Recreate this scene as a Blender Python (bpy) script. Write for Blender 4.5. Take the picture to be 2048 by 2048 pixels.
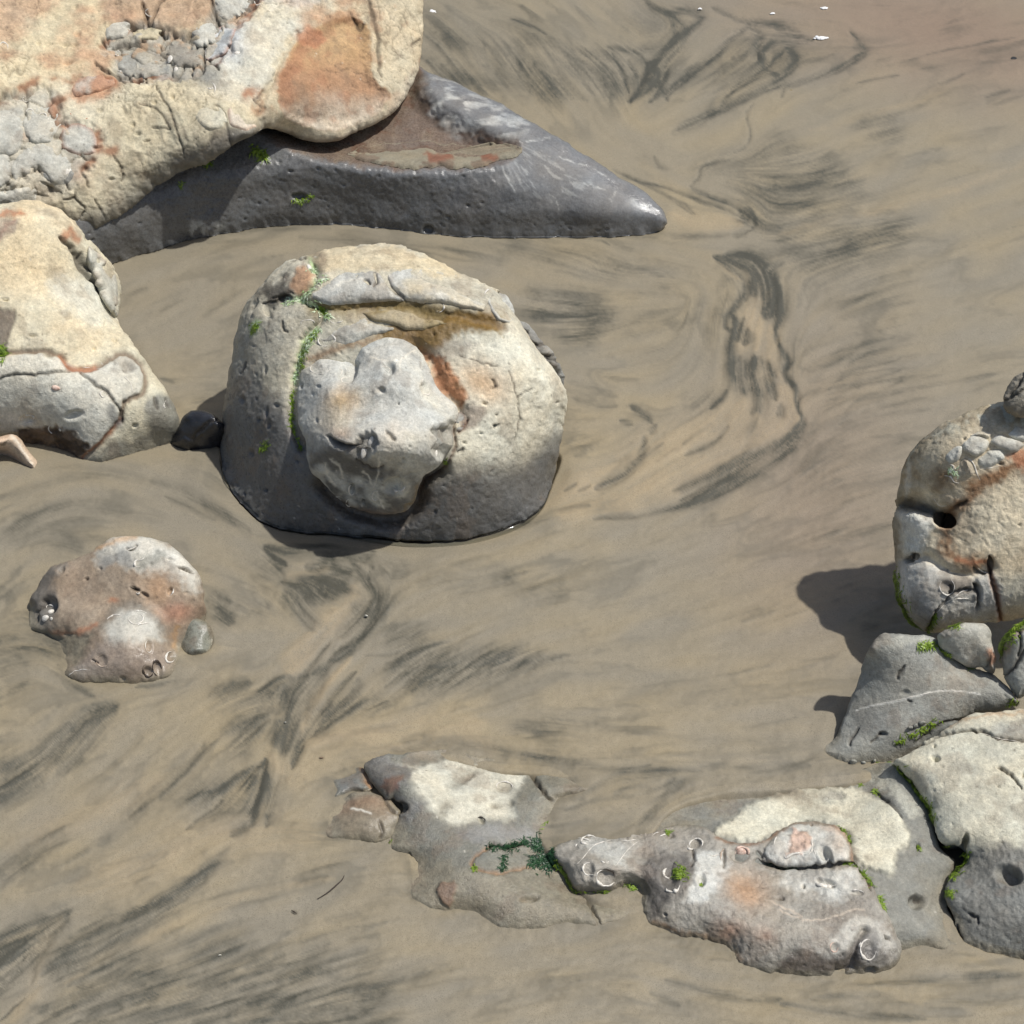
import bpy, math, random
import numpy as np

for _o in list(bpy.data.objects):
    bpy.data.objects.remove(_o, do_unlink=True)
SC = bpy.context.scene
COL = SC.collection

# ------------------------------------------------------------------ camera
CAM_H = 3.2
PITCH = math.radians(43.0)
FOV = math.radians(36.0)
cam_d = bpy.data.cameras.new('camera')
cam = bpy.data.objects.new('camera', cam_d)
COL.objects.link(cam)
cam.location = (0, 0, CAM_H)
cam.rotation_euler = (math.pi / 2 - PITCH, 0, 0)
cam_d.sensor_width = 36
cam_d.sensor_height = 36
cam_d.angle = FOV
cam_d.clip_start = 0.05
cam_d.clip_end = 2000
SC.camera = cam

# ------------------------------------------------------------------ sky, sun, exposure
SUN_EL = math.radians(63.5)
SUN_AZ = math.radians(87.0)          # clockwise from +Y (away from the viewer): the sun stands to the right
world = bpy.data.worlds.new('World')
SC.world = world
world.use_nodes = True
wn = world.node_tree
bg = wn.nodes['Background']
sky = wn.nodes.new('ShaderNodeTexSky')
sky.sky_type = 'NISHITA'
sky.sun_disc = False
sky.sun_elevation = SUN_EL
sky.sun_rotation = SUN_AZ
sky.dust_density = 2.5
wn.links.new(sky.outputs[0], bg.inputs[0])
bg.inputs[1].default_value = 0.09
sun_d = bpy.data.lights.new('sun', 'SUN')
sun = bpy.data.objects.new('sun', sun_d)
COL.objects.link(sun)
sun_d.energy = 3.95
sun_d.angle = math.radians(1.2)
sun_d.color = (1.0, 0.97, 0.925)
sun.rotation_euler = (math.pi / 2 - SUN_EL, 0, -SUN_AZ + math.pi)
SC.view_settings.view_transform = 'Standard'
SC.view_settings.look = 'None'
SC.view_settings.exposure = 0.0
SC.view_settings.gamma = 1.0
SC.view_settings.use_curve_mapping = False

# ------------------------------------------------------------------ tracing helpers
TF = math.tan(FOV / 2)
CP = np.array([0, 0, CAM_H])
FW = np.array([0, math.cos(PITCH), -math.sin(PITCH)])
RT = np.array([1.0, 0, 0])
UP = np.array([0, math.sin(PITCH), math.cos(PITCH)])


def sight(u, v):
    u = np.asarray(u, float)[..., None]
    v = np.asarray(v, float)[..., None]
    return FW + (u / 1024 - 1) * TF * RT + (1 - v / 1024) * TF * UP


def spot(u, v, z=0.0):
    """point at height z that shows at (u, v) of the photograph"""
    d = sight(u, v)
    t = (np.asarray(z, float) - CAM_H) / d[..., 2]
    return CP + d * t[..., None]


def seen(P):
    q = P - CP
    w = q @ FW
    return 1024 * (1 + (q @ RT) / w / TF), 1024 * (1 - (q @ UP) / w / TF)


def zp(x0, y0, s, pts):
    return [(x0 + p[0] * s, y0 + p[1] * s) + tuple(p[2:]) for p in pts]


def lin(*c):
    c = np.array(c, float) / 255
    return np.where(c <= 0.04045, c / 12.92, ((c + 0.055) / 1.055) ** 2.4)


# ------------------------------------------------------------------ noise
def _h(ix, iy, iz, seed):
    x = (ix.astype(np.uint32) * np.uint32(374761393)) ^ (iy.astype(np.uint32) * np.uint32(668265263)) \
        ^ (iz.astype(np.uint32) * np.uint32(2246822519)) ^ np.uint32((seed * 3266489917) & 0xffffffff)
    x = (x ^ (x >> np.uint32(13))) * np.uint32(1274126177)
    x = (x ^ (x >> np.uint32(16))) * np.uint32(2654435761)
    x = x ^ (x >> np.uint32(15))
    return (x & np.uint32(0xffffff)).astype(np.float32) / np.float32(0xffffff)


def vnoise(p, seed=0):
    i = np.floor(p).astype(np.int64)
    f = (p - i).astype(np.float32)
    f = f * f * f * (f * (f * 6 - 15) + 10)
    fx, fy, fz = f[:, 0], f[:, 1], f[:, 2]
    r = 0
    for dx in (0, 1):
        for dy in (0, 1):
            for dz in (0, 1):
                w = (fx if dx else 1 - fx) * (fy if dy else 1 - fy) * (fz if dz else 1 - fz)
                r = r + w * _h(i[:, 0] + dx, i[:, 1] + dy, i[:, 2] + dz, seed)
    return r * 2 - 1


def vnoise2(a, b, seed=0):
    ia = np.floor(a).astype(np.int64)
    ib = np.floor(b).astype(np.int64)
    fa = (a - ia).astype(np.float32)
    fb = (b - ib).astype(np.float32)
    fa = fa * fa * (3 - 2 * fa)
    fb = fb * fb * (3 - 2 * fb)
    z = np.zeros_like(ia)
    r = 0
    for dx in (0, 1):
        for dy in (0, 1):
            r = r + (fa if dx else 1 - fa) * (fb if dy else 1 - fb) * _h(ia + dx, ib + dy, z, seed)
    return r * 2 - 1


def fbm2(a, b, oct=4, seed=0, gain=0.5):
    r = 0
    g = 1.0
    t = 0
    for o in range(oct):
        r = r + g * vnoise2(a * 2 ** o + 17.3 * o, b * 2 ** o - 9.1 * o, seed + o)
        t += g
        g *= gain
    return r / t


def fbm(p, oct=4, seed=0, gain=0.5):
    r = 0
    g = 1.0
    t = 0
    for o in range(oct):
        r = r + g * vnoise(p * 2 ** o + 13.7 * o, seed + o)
        t += g
        g *= gain
    return r / t


def worley(p, seed=0):
    """distance to nearest and second nearest scattered point, and a random value of the nearest"""
    i = np.floor(p).astype(np.int64)
    f1 = np.full(len(p), 9.0)
    f2 = np.full(len(p), 9.0)
    idv = np.zeros(len(p))
    for dx in (-1, 0, 1):
        for dy in (-1, 0, 1):
            for dz in (-1, 0, 1):
                a, b, c = i[:, 0] + dx, i[:, 1] + dy, i[:, 2] + dz
                q = np.stack([a + _h(a, b, c, seed), b + _h(a, b, c, seed + 1), c + _h(a, b, c, seed + 2)], 1)
                d = np.sqrt(((q - p) ** 2).sum(1))
                n = d < f1
                f2 = np.where(n, f1, np.minimum(f2, d))
                idv = np.where(n, _h(a, b, c, seed + 3), idv)
                f1 = np.where(n, d, f1)
    return f1, f2, idv


def sstep(a, b, x):
    t = np.clip((x - a) / (b - a), 0, 1)
    return t * t * (3 - 2 * t)


# ------------------------------------------------------------------ curves
def smooth_line(pts, gap=6.0, closed=False):
    p = np.array(pts, float)
    n = len(p)
    out = []
    rng = range(n if closed else n - 1)
    for i in rng:
        if closed:
            a, b, c, d = p[(i - 1) % n], p[i], p[(i + 1) % n], p[(i + 2) % n]
        else:
            a, b, c, d = p[max(i - 1, 0)], p[i], p[i + 1], p[min(i + 2, n - 1)]
        L = np.hypot(*(c - b)[:2])
        m = max(1, int(L / gap))
        t = (np.arange(m) / m)[:, None]
        la = max(np.hypot(*(b - a)[:2]), 1e-6) ** .5
        lb = max(L, 1e-6) ** .5
        lc = max(np.hypot(*(d - c)[:2]), 1e-6) ** .5
        m1 = (c - b) + (lb / (la + lb)) * ((b - a) / la * lb - (c - b)) if True else 0
        m2 = (c - b) + (lb / (lb + lc)) * ((d - c) / lc * lb - (c - b))
        t2, t3 = t * t, t * t * t
        out.append((2 * t3 - 3 * t2 + 1) * b + (t3 - 2 * t2 + t) * m1 + (-2 * t3 + 3 * t2) * c + (t3 - t2) * m2)
    if not closed:
        out.append(p[-1:])
    return np.concatenate(out)


def line_dist(u, v, pts):
    """distance of points to a polyline and the position 0..1 along it"""
    p = np.asarray(pts, float)[:, :2]
    best = np.full(len(u), 1e9)
    along = np.zeros(len(u))
    seg = np.hypot(*(p[1:] - p[:-1]).T)
    cum = np.concatenate([[0], np.cumsum(seg)])
    tot = max(cum[-1], 1e-6)
    for i in range(len(p) - 1):
        ax, ay = p[i]
        bx, by = p[i + 1]
        dx, dy = bx - ax, by - ay
        L2 = max(dx * dx + dy * dy, 1e-9)
        t = np.clip(((u - ax) * dx + (v - ay) * dy) / L2, 0, 1)
        d = (u - ax - t * dx) ** 2 + (v - ay - t * dy) ** 2
        n = d < best
        best = np.where(n, d, best)
        along = np.where(n, (cum[i] + t * seg[i]) / tot, along)
    return np.sqrt(best), along


def inside_poly(u, v, p):
    p = np.asarray(p, float)[:, :2]
    r = np.zeros(len(u), bool)
    n = len(p)
    for i in range(n):
        x1, y1 = p[i]
        x2, y2 = p[(i + 1) % n]
        if y1 == y2:
            continue
        c = ((y1 > v) != (y2 > v)) & (u < (x2 - x1) * (v - y1) / (y2 - y1) + x1)
        r ^= c
    return r


class Surf:
    """a set of surface points that strokes, patches, cracks and pits can be drawn on"""

    def setup(self, P, seed):
        self.P = P
        self.n = len(P)
        self.u, self.v = seen(P)
        self.seed = seed
        self.h = np.zeros(self.n)
        self.wu = 9 * fbm2(self.u / 38, self.v / 38, 3, seed + 50) + 3.2 * vnoise2(self.u / 7, self.v / 7, seed + 57)
        self.wv = 9 * fbm2(self.u / 38, self.v / 38, 3, seed + 60) + 3.2 * vnoise2(self.u / 7, self.v / 7, seed + 67)

    def _sel(self, p, m):
        p = np.asarray(p, float)
        return np.nonzero((self.u > p[:, 0].min() - m) & (self.u < p[:, 0].max() + m) &
                          (self.v > p[:, 1].min() - m) & (self.v < p[:, 1].max() + m))[0]

    def stroke(self, pts, w, wob=1.0, taper=0.0, smooth=True, soft=1.0):
        p = np.array([q[:2] for q in pts], float)
        if smooth and len(p) > 2:
            p = smooth_line(p, 10)
        m = np.zeros(self.n)
        i = self._sel(p, w * 3 + 15 * wob)
        if len(i) == 0:
            return m
        d, a = line_dist(self.u[i] + wob * self.wu[i], self.v[i] + wob * self.wv[i], p)
        ww = w * (1 - taper + taper * np.sqrt(np.clip(4 * a * (1 - a), 0, 1))) + 1e-3
        m[i] = np.exp(-(d / ww) ** (2 * soft))
        return m

    def poly(self, pts, soft=10, wob=1.0, smooth=True):
        p = np.array([q[:2] for q in pts], float)
        if smooth:
            p = smooth_line(p, 12, True)
        m = np.zeros(self.n)
        i = self._sel(p, soft * 2 + 15 * wob)
        if len(i) == 0:
            return m
        uu, vv = self.u[i] + wob * self.wu[i], self.v[i] + wob * self.wv[i]
        d, _ = line_dist(uu, vv, np.vstack([p, p[:1]]))
        s = np.where(inside_poly(uu, vv, p), d, -d)
        m[i] = sstep(-soft, soft, s)
        return m

    def depth_in(self, pts, wob=0.3, smooth=True):
        """distance inside a closed line (0 outside)"""
        p = np.array([q[:2] for q in pts], float)
        if smooth:
            p = smooth_line(p, 12, True)
        m = np.zeros(self.n)
        i = self._sel(p, 20)
        if len(i) == 0:
            return m
        uu, vv = self.u[i] + wob * self.wu[i], self.v[i] + wob * self.wv[i]
        d, _ = line_dist(uu, vv, np.vstack([p, p[:1]]))
        m[i] = np.where(inside_poly(uu, vv, p), d, 0)
        return m

    def blob(self, u, v, ru, rv=None, ang=0.0, wob=1.0, p=2.0):
        rv = rv or ru
        c, s = math.cos(math.radians(ang)), math.sin(math.radians(ang))
        du = self.u + wob * self.wu - u
        dv = self.v + wob * self.wv - v
        a = (du * c + dv * s) / ru
        b = (-du * s + dv * c) / rv
        return np.exp(-(a * a + b * b) ** (p / 2))


# ------------------------------------------------------------------ materials
def node_mat(name):
    m = bpy.data.materials.new(name)
    m.use_nodes = True
    nt = m.node_tree
    return m, nt, nt.nodes['Principled BSDF']


def N_(nt, typ, **kw):
    n = nt.nodes.new(typ)
    for k, val in kw.items():
        if k.startswith('i_'):
            n.inputs[int(k[2:]) if k[2:].isdigit() else k[2:]].default_value = val
        else:
            setattr(n, k, val)
    return n


def noise_(nt, vec, scale, detail=4, rough=0.55, dist=0.0):
    n = nt.nodes.new('ShaderNodeTexNoise')
    n.inputs['Scale'].default_value = scale
    n.inputs['Detail'].default_value = detail
    n.inputs['Roughness'].default_value = rough
    n.inputs['Distortion'].default_value = dist
    nt.links.new(vec, n.inputs['Vector'])
    return n.outputs['Fac']


def ramp_(nt, fac, a, b, va=0.0, vb=1.0):
    n = nt.nodes.new('ShaderNodeMapRange')
    n.inputs['From Min'].default_value = a
    n.inputs['From Max'].default_value = b
    n.inputs['To Min'].default_value = va
    n.inputs['To Max'].default_value = vb
    nt.links.new(fac, n.inputs['Value'])
    return n.outputs[0]


def math_(nt, op, a, b):
    n = nt.nodes.new('ShaderNodeMath')
    n.operation = op
    for k, x in ((0, a), (1, b)):
        if isinstance(x, (int, float)):
            n.inputs[k].default_value = x
        else:
            nt.links.new(x, n.inputs[k])
    return n.outputs[0]


def mixc_(nt, fac, a, b, mode='MIX'):
    n = nt.nodes.new('ShaderNodeMix')
    n.data_type = 'RGBA'
    n.blend_type = mode
    if isinstance(fac, (int, float)):
        n.inputs[0].default_value = fac
    else:
        nt.links.new(fac, n.inputs[0])
    for k, x in ((6, a), (7, b)):
        if isinstance(x, tuple):
            n.inputs[k].default_value = x if len(x) == 4 else x + (1,)
        else:
            nt.links.new(x, n.inputs[k])
    return n.outputs[2]


def stone_material(name, bump=1.0, pit=0.5, grain=1.0):
    m, nt, bs = node_mat(name)
    L = nt.links
    co = nt.nodes.new('ShaderNodeTexCoord').outputs['Object']
    at = N_(nt, 'ShaderNodeAttribute', attribute_name='stone_colour')
    wt = N_(nt, 'ShaderNodeAttribute', attribute_name='wet')
    n1 = noise_(nt, co, 26, 6, 0.62)
    n2 = noise_(nt, co, 110, 5, 0.65)
    n3 = noise_(nt, co, 290, 4, 0.75)
    v = ramp_(nt, n1, 0.3, 0.7, 0.86, 1.12)
    v2 = ramp_(nt, n2, 0.3, 0.7, 0.83, 1.16)
    v3 = ramp_(nt, n3, 0.25, 0.75, 1 - .20 * grain, 1 + .20 * grain)
    k = math_(nt, 'MULTIPLY', math_(nt, 'MULTIPLY', v, v2), v3)
    cc = nt.nodes.new('ShaderNodeCombineColor')
    for i in range(3):
        L.new(k, cc.inputs[i])
    c = mixc_(nt, 1.0, at.outputs['Color'], cc.outputs[0], 'MULTIPLY')
    # warm / cool drift of the mineral
    drift = noise_(nt, co, 9, 5, 0.6)
    warm = mixc_(nt, ramp_(nt, drift, 0.35, 0.65), (0.97, 1.0, 1.03), (1.03, 1.0, 0.96))
    c = mixc_(nt, 1.0, c, warm, 'MULTIPLY')
    L.new(c, bs.inputs['Base Color'])
    r = math_(nt, 'ADD', ramp_(nt, wt.outputs['Fac'], 0, 1, 0.78, 0.20), ramp_(nt, n2, 0.3, 0.7, -0.07, 0.07))
    L.new(r, bs.inputs['Roughness'])
    L.new(ramp_(nt, wt.outputs['Fac'], 0, 1, 0.25, 0.55), bs.inputs['Specular IOR Level'])
    vo = nt.nodes.new('ShaderNodeTexVoronoi')
    vo.inputs['Scale'].default_value = 95
    L.new(co, vo.inputs['Vector'])
    pits = ramp_(nt, vo.outputs['Distance'], 0.0, 0.34, -1.0, 0.0)
    gate = ramp_(nt, noise_(nt, co, 31, 3), 0.52, 0.62)
    hgt = math_(nt, 'ADD', math_(nt, 'MULTIPLY', n2, 1.0), math_(nt, 'MULTIPLY', n3, 0.6))
    hgt = math_(nt, 'ADD', hgt, math_(nt, 'MULTIPLY', math_(nt, 'MULTIPLY', pits, gate), pit))
    bu = nt.nodes.new('ShaderNodeBump')
    bu.inputs['Strength'].default_value = 0.52 * bump
    bu.inputs['Distance'].default_value = 0.006
    L.new(hgt, bu.inputs['Height'])
    L.new(bu.outputs[0], bs.inputs['Normal'])
    return m


M_STONE = stone_material('weathered sandstone')
M_WET = stone_material('wet dark mudstone', bump=0.45, pit=1.2, grain=0.5)
M_SMOOTH = stone_material('worn smooth stone', bump=0.5, pit=0.2)


def plain(name, c1, c2, rough=0.6, scale=120, spec=0.4, bump=0.3):
    m, nt, bs = node_mat(name)
    co = nt.nodes.new('ShaderNodeTexCoord').outputs['Object']
    n = noise_(nt, co, scale, 4, 0.6)
    c = mixc_(nt, ramp_(nt, n, 0.3, 0.7), tuple(c1), tuple(c2))
    nt.links.new(c, bs.inputs['Base Color'])
    bs.inputs['Roughness'].default_value = rough
    bs.inputs['Specular IOR Level'].default_value = spec
    bu = nt.nodes.new('ShaderNodeBump')
    bu.inputs['Strength'].default_value = bump
    bu.inputs['Distance'].default_value = 0.002
    nt.links.new(n, bu.inputs['Height'])
    nt.links.new(bu.outputs[0], bs.inputs['Normal'])
    return m


M_SHELL = plain('chalky shell', (.50, .46, .38), (.82, .79, .72), 0.5, 260)
M_SHELLD = plain('stained shell', (.24, .16, .10), (.66, .56, .45), 0.5, 200)
M_PINK = plain('pink calcite crust', (.45, .27, .20), (.74, .60, .50), 0.7, 160)
M_TWIG = plain('dark wet twig', (.022, .015, .011), (.05, .036, .026), 0.6, 200)
M_FOAM = plain('white sea foam', (.70, .70, .68), (.86, .86, .85), 0.7, 200)


def algae_mat(name, a, b, tr=0.3):
    m, nt, bs = node_mat(name)
    co = nt.nodes.new('ShaderNodeTexCoord').outputs['Object']
    c = mixc_(nt, ramp_(nt, noise_(nt, co, 90, 3), 0.35, 0.65), tuple(a), tuple(b))
    nt.links.new(c, bs.inputs['Base Color'])
    bs.inputs['Roughness'].default_value = 0.42
    bs.inputs['Specular IOR Level'].default_value = 0.35
    return m


M_ALGAE = algae_mat('bright green seaweed', (.085, .15, .010), (.24, .34, .04))
M_ALGAED = algae_mat('dark green seaweed', (.008, .030, .014), (.03, .085, .03))
M_ALGAEP = algae_mat('bleached green seaweed', (.30, .46, .16), (.72, .78, .62))


# ------------------------------------------------------------------ objects
def add_mesh(name, verts, faces, mat, parent=None, smooth=True, attrs=None):
    me = bpy.data.meshes.new(name)
    verts = np.asarray(verts, np.float32)
    me.vertices.add(len(verts))
    me.vertices.foreach_set('co', verts.ravel())
    if isinstance(faces, np.ndarray):
        faces = [faces]
    loops = np.concatenate([f.ravel() for f in faces]).astype(np.int32)
    tot = np.concatenate([np.full(len(f), f.shape[1], np.int32) for f in faces])
    st = np.concatenate([[0], np.cumsum(tot)[:-1]]).astype(np.int32)
    me.loops.add(len(loops))
    me.loops.foreach_set('vertex_index', loops)
    me.polygons.add(len(tot))
    me.polygons.foreach_set('loop_start', st)
    me.polygons.foreach_set('loop_total', tot)
    me.update(calc_edges=True)
    me.polygons.foreach_set('use_smooth', np.full(len(tot), smooth, bool))
    for k, a in (attrs or {}).items():
        a = np.asarray(a, np.float32)
        if a.ndim == 2:
            at = me.attributes.new(k, 'FLOAT_COLOR', 'POINT')
            at.data.foreach_set('color', np.hstack([a, np.ones((len(a), 1), np.float32)]).ravel())
        else:
            at = me.attributes.new(k, 'FLOAT', 'POINT')
            at.data.foreach_set('value', a)
    me.validate(clean_customdata=False)
    me.materials.append(mat)
    o = bpy.data.objects.new(name, me)
    COL.objects.link(o)
    if parent is not None:
        o.parent = parent
        o.matrix_parent_inverse = parent.matrix_world.inverted()
    return o


def thing(name, label, cat, loc, group=None):
    o = bpy.data.objects.new(name, None)
    COL.objects.link(o)
    o.location = [float(x) for x in loc]
    o.empty_display_size = 0.1
    tag(o, label, cat, group)
    bpy.context.view_layer.update()
    return o


def tag(o, label, cat, group=None):
    o['label'] = label
    o['category'] = cat
    if group:
        o['group'] = group
    return o


def grid_normals(P, F):
    a = P[F[:, 2]] - P[F[:, 0]]
    b = P[F[:, 3]] - P[F[:, 1]]
    fn = np.cross(a, b)
    Nn = np.zeros_like(P)
    for k in range(4):
        for c in range(3):
            Nn[:, c] += np.bincount(F[:, k], fn[:, c], len(P))
    return Nn / np.maximum(np.linalg.norm(Nn, axis=1, keepdims=True), 1e-12)


OUTLINES = []          # where stones stand in the sand


class Stone(Surf):
    """A solid stone: a closed line of real 3-D points (the edge where it meets the sand or turns
    out of sight) carries a membrane that swells to the front by `A` metres and to the back by `Ab`."""

    def __init__(s, outline, A, R, Ab=None, step=2.6, upright=0.0, a=2.0, seed=1, host=None, gap=7.0, sink=0.004, edge=None, lean=0.85, jit=1.0, lap=False):
        pts = []
        for q in outline:
            q = list(q)
            if len(q) == 2:
                q.append(None)
            if host is not None and q[2] is None:
                w = host.at(q[0], q[1])[0]
                q[2] = w[2]
            if q[2] is None:
                q[2] = -0.005
            e = q[3] if len(q) > 3 else (0.0 if q[2] < 0.012 and host is None else 1.0)
            if edge is not None:
                e = edge
            pts.append((q[0], q[1], q[2], e))
        O = smooth_line(pts, gap, True)
        jx = 4.0 * fbm2(O[:, 0] / 34, O[:, 1] / 34, 3, seed + 400) + 1.6 * vnoise2(O[:, 0] / 8, O[:, 1] / 8, seed + 410)
        jy = 4.0 * fbm2(O[:, 0] / 34, O[:, 1] / 34, 3, seed + 420) + 1.6 * vnoise2(O[:, 0] / 8, O[:, 1] / 8, seed + 430)
        O[:, 0] += jit * jx
        O[:, 1] += jit * jy
        if host is not None:                      # the whole edge lies on the host's own surface
            wp = host.at(O[:, 0], O[:, 1])[0]
            lam0 = (wp - CP) @ FW
            lam0 = lam0 + sink
        else:
            lam0 = (spot(O[:, 0], O[:, 1], O[:, 2]) - CP) @ FW
        s.O = O
        if host is None and O[:, 2].min() < .012:
            foot = CP + sight(O[:, 0], O[:, 1]) * lam0[:, None]      # the stone's plan on the ground
            foot[:, 2] = 0
            OUTLINES.append((np.stack(seen(foot), 1), lap))
        u0, v0 = O[:, 0].min(), O[:, 1].min()
        nu = int((O[:, 0].max() - u0) / step) + 3
        nv = int((O[:, 1].max() - v0) / step) + 3
        us = u0 - step + np.arange(nu) * step
        vs = v0 - step + np.arange(nv) * step
        ins = np.zeros((nv, nu), bool)
        X, Y = O[:, 0], O[:, 1]
        X2, Y2 = np.roll(X, -1), np.roll(Y, -1)
        for j, y in enumerate(vs):
            c = (Y > y) != (Y2 > y)
            if c.any():
                xs = np.sort(X[c] + (y - Y[c]) * (X2[c] - X[c]) / (Y2[c] - Y[c]))
                ins[j] = (np.searchsorted(xs, us) % 2) == 1
        anyc = ins[:-1, :-1] | ins[1:, :-1] | ins[:-1, 1:] | ins[1:, 1:]
        use = np.zeros((nv, nu), bool)
        use[:-1, :-1] |= anyc
        use[1:, :-1] |= anyc
        use[:-1, 1:] |= anyc
        use[1:, 1:] |= anyc
        idx = -np.ones((nv, nu), np.int64)
        idx[use] = np.arange(use.sum())
        jj, ii = np.nonzero(anyc)
        s.F = np.stack([idx[jj, ii], idx[jj + 1, ii], idx[jj + 1, ii + 1], idx[jj, ii + 1]], 1)
        gv, gu = np.nonzero(use)
        u = us[gu].astype(float)
        v = vs[gv].astype(float)
        inn = ins[use]
        n = len(u)
        lam = np.zeros(n)
        dd = np.zeros(n)
        ee = np.zeros(n)
        seglen = np.hypot(X2 - X, Y2 - Y)
        wl = 0.5 * (seglen + np.roll(seglen, 1))
        ds = wl.mean()
        K = len(X)
        for k in range(0, n, 6000):
            sl = slice(k, k + 6000)
            du = u[sl, None] - X
            dv = v[sl, None] - Y
            d2 = du * du + dv * dv
            j = d2.argmin(1)
            best = np.full(len(j), 1e18)
            bx = np.zeros(len(j))
            by = np.zeros(len(j))
            bl = np.zeros(len(j))
            for o in (-1, 0):
                a0 = (j + o) % K
                b0 = (a0 + 1) % K
                ex, ey = X[b0] - X[a0], Y[b0] - Y[a0]
                t = np.clip(((u[sl] - X[a0]) * ex + (v[sl] - Y[a0]) * ey) / np.maximum(ex * ex + ey * ey, 1e-9), 0, 1)
                qx, qy = X[a0] + t * ex, Y[a0] + t * ey
                d = (u[sl] - qx) ** 2 + (v[sl] - qy) ** 2
                m = d < best
                best = np.where(m, d, best)
                bx = np.where(m, qx, bx)
                by = np.where(m, qy, by)
                bl = np.where(m, lam0[a0] + t * (lam0[b0] - lam0[a0]), bl)
            dex = np.sqrt(best)
            w = wl / (d2 + (0.7 * ds) ** 2) ** 1.5
            W = w.sum(1)
            l = (w @ lam0) / W
            e = (w @ O[:, 3]) / W
            sd = 1 / np.sqrt(np.maximum(W / 2, 1e-12))
            sd = np.sqrt(np.maximum(sd * sd - (0.7 * ds) ** 2, 0))
            mix = sstep(0.5 * ds, 2.5 * ds, dex)
            out = ~inn[sl]
            dd[sl] = np.where(out, 0, dex * (1 - mix) + sd * mix)
            lam[sl] = np.where(out, bl, l * mix + bl * (1 - mix) if False else bl * (1 - mix) + l * mix)
            ee[sl] = e
            u[sl] = np.where(out, bx, u[sl])
            v[sl] = np.where(out, by, v[sl])
        s.edge = ~inn
        P0 = CP + sight(u, v) * lam[:, None]
        c = P0.mean(0)
        nrm = CP - c
        nrm /= np.linalg.norm(nrm)
        nrm = nrm * (1 - upright) + np.array([0, 0, 1.0]) * upright
        s.nrm = nrm / np.linalg.norm(nrm)
        x = np.clip(dd / R, 0, 1)
        # where the edge meets the sand the face leans back; where it turns out of sight it rounds over
        pxm = np.linalg.norm(c - CP) * TF / 1024
        ac = min(max(lean * R * pxm / max(A, 1e-6), 1.12), a)
        base = 1 - (1 - x) ** (ac + (a - ac) * np.clip(ee * 1.4, 0, 1))
        s.prof = base ** (1 - 0.5 * ee)
        s.d = dd
        s.px = np.linalg.norm(c - CP) * TF / 1024 * 0.97      # metres per photograph pixel here
        P = P0 + (A * s.prof)[:, None] * s.nrm
        s.Ab = A if Ab is None else Ab
        s.col = np.zeros((n, 3))
        s.wet = np.zeros(n)
        s.setup(P, seed)
        s._index()

    def _index(s):
        s.N = grid_normals(s.P, s.F)
        if (s.N @ s.nrm).mean() < 0:
            s.F = s.F[:, ::-1].copy()
            s.N = -s.N
        s.u, s.v = seen(s.P)

    # --- sculpting
    def swell(s, amt):
        """push along the stone's facing"""
        amt = np.where(s.edge, 0, amt)
        s.P = s.P + amt[:, None] * s.nrm
        s._index()

    def lump(s, pts, A, R, p=0.5, wob=0.3):
        d = s.depth_in(pts, wob)
        x = np.clip(d / R, 0, 1)
        s.swell(A * (1 - (1 - x) ** 2) ** p)
        return sstep(0, 5, d)

    def relief(s, k=1.0):
        """apply gathered fine height along the normals"""
        h = np.where(s.edge, np.minimum(s.h, 0) * 0.3, s.h) * k
        s.P = s.P + h[:, None] * s.N
        s.h[:] = 0
        s._index()

    def crack(s, pts, w=3.0, dep=0.012, wob=0.5, col=None, k=0.8):
        m = s.stroke(pts, w, wob, 0.5)
        s.h -= dep * m
        if col is not None:
            s.paint(s.stroke(pts, w * 1.4, wob, 0.5) * k, col)
        return m

    def pit(s, u, v, r, dep, ry=None, ang=0, rim=0.25):
        m = s.blob(u, v, r, ry, ang, 0.25, 4)
        m2 = s.blob(u, v, r * 1.5, (ry or r) * 1.5, ang, 0.25, 3)
        s.h += -dep * m + rim * dep * (m2 - m).clip(0)
        return m

    def rough(s, scale, amp, oct=4, ridged=False, seed=0, gain=.5):
        q = fbm(s.P * scale, oct, s.seed + seed, gain)
        if ridged:
            q = 1 - 2 * np.abs(q)
        s.h += amp * q
        return q

    def pores(s, scale, dep, keep=0.4, r=0.25, mask=1.0, stretch=(1, 1, 1)):
        f1, f2, idv = worley(s.P * scale * np.array(stretch), s.seed + 91)
        m = sstep(r, r * 0.3, f1) * (idv < keep) * (0.4 + 0.6 * (idv * 7 % 1))
        s.h -= dep * m * mask
        return m

    # --- colour
    def paint(s, m, c):
        m = np.clip(np.broadcast_to(m, (s.n,)), 0, 1)[:, None]
        s.col = s.col * (1 - m) + np.asarray(c) * m

    def damp(s, m):
        s.wet = np.maximum(s.wet, np.clip(np.broadcast_to(m, (s.n,)), 0, 1))

    def mottle(s, c, scale=8, lo=0.0, hi=0.5, k=1.0, seed=0, oct=5):
        q = fbm(s.P * scale, oct, s.seed + 200 + seed)
        m = sstep(lo, hi, q) * k
        s.paint(m, c)
        return m

    def at(s, u, v):
        u = np.atleast_1d(np.asarray(u, float))
        v = np.atleast_1d(np.asarray(v, float))
        r = np.zeros(len(u), np.int64)
        for k in range(len(u)):
            r[k] = ((s.u - u[k]) ** 2 + (s.v - v[k]) ** 2).argmin()
        # slide from the nearest vertex to the wanted spot inside its tangent plane
        P = s.P[r]
        Nn = s.N[r]
        d = sight(u, v)
        t = ((P - CP) * Nn).sum(1) / np.where(np.abs((d * Nn).sum(1)) < 0.15, 1e9, (d * Nn).sum(1))
        Q = CP + d * t[:, None]
        ok = np.linalg.norm(Q - P, axis=1) < 8 * s.px
        Q = np.where(ok[:, None], Q, P)
        if len(u) == 1:
            return Q[0], Nn[0]
        return Q, Nn

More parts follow.
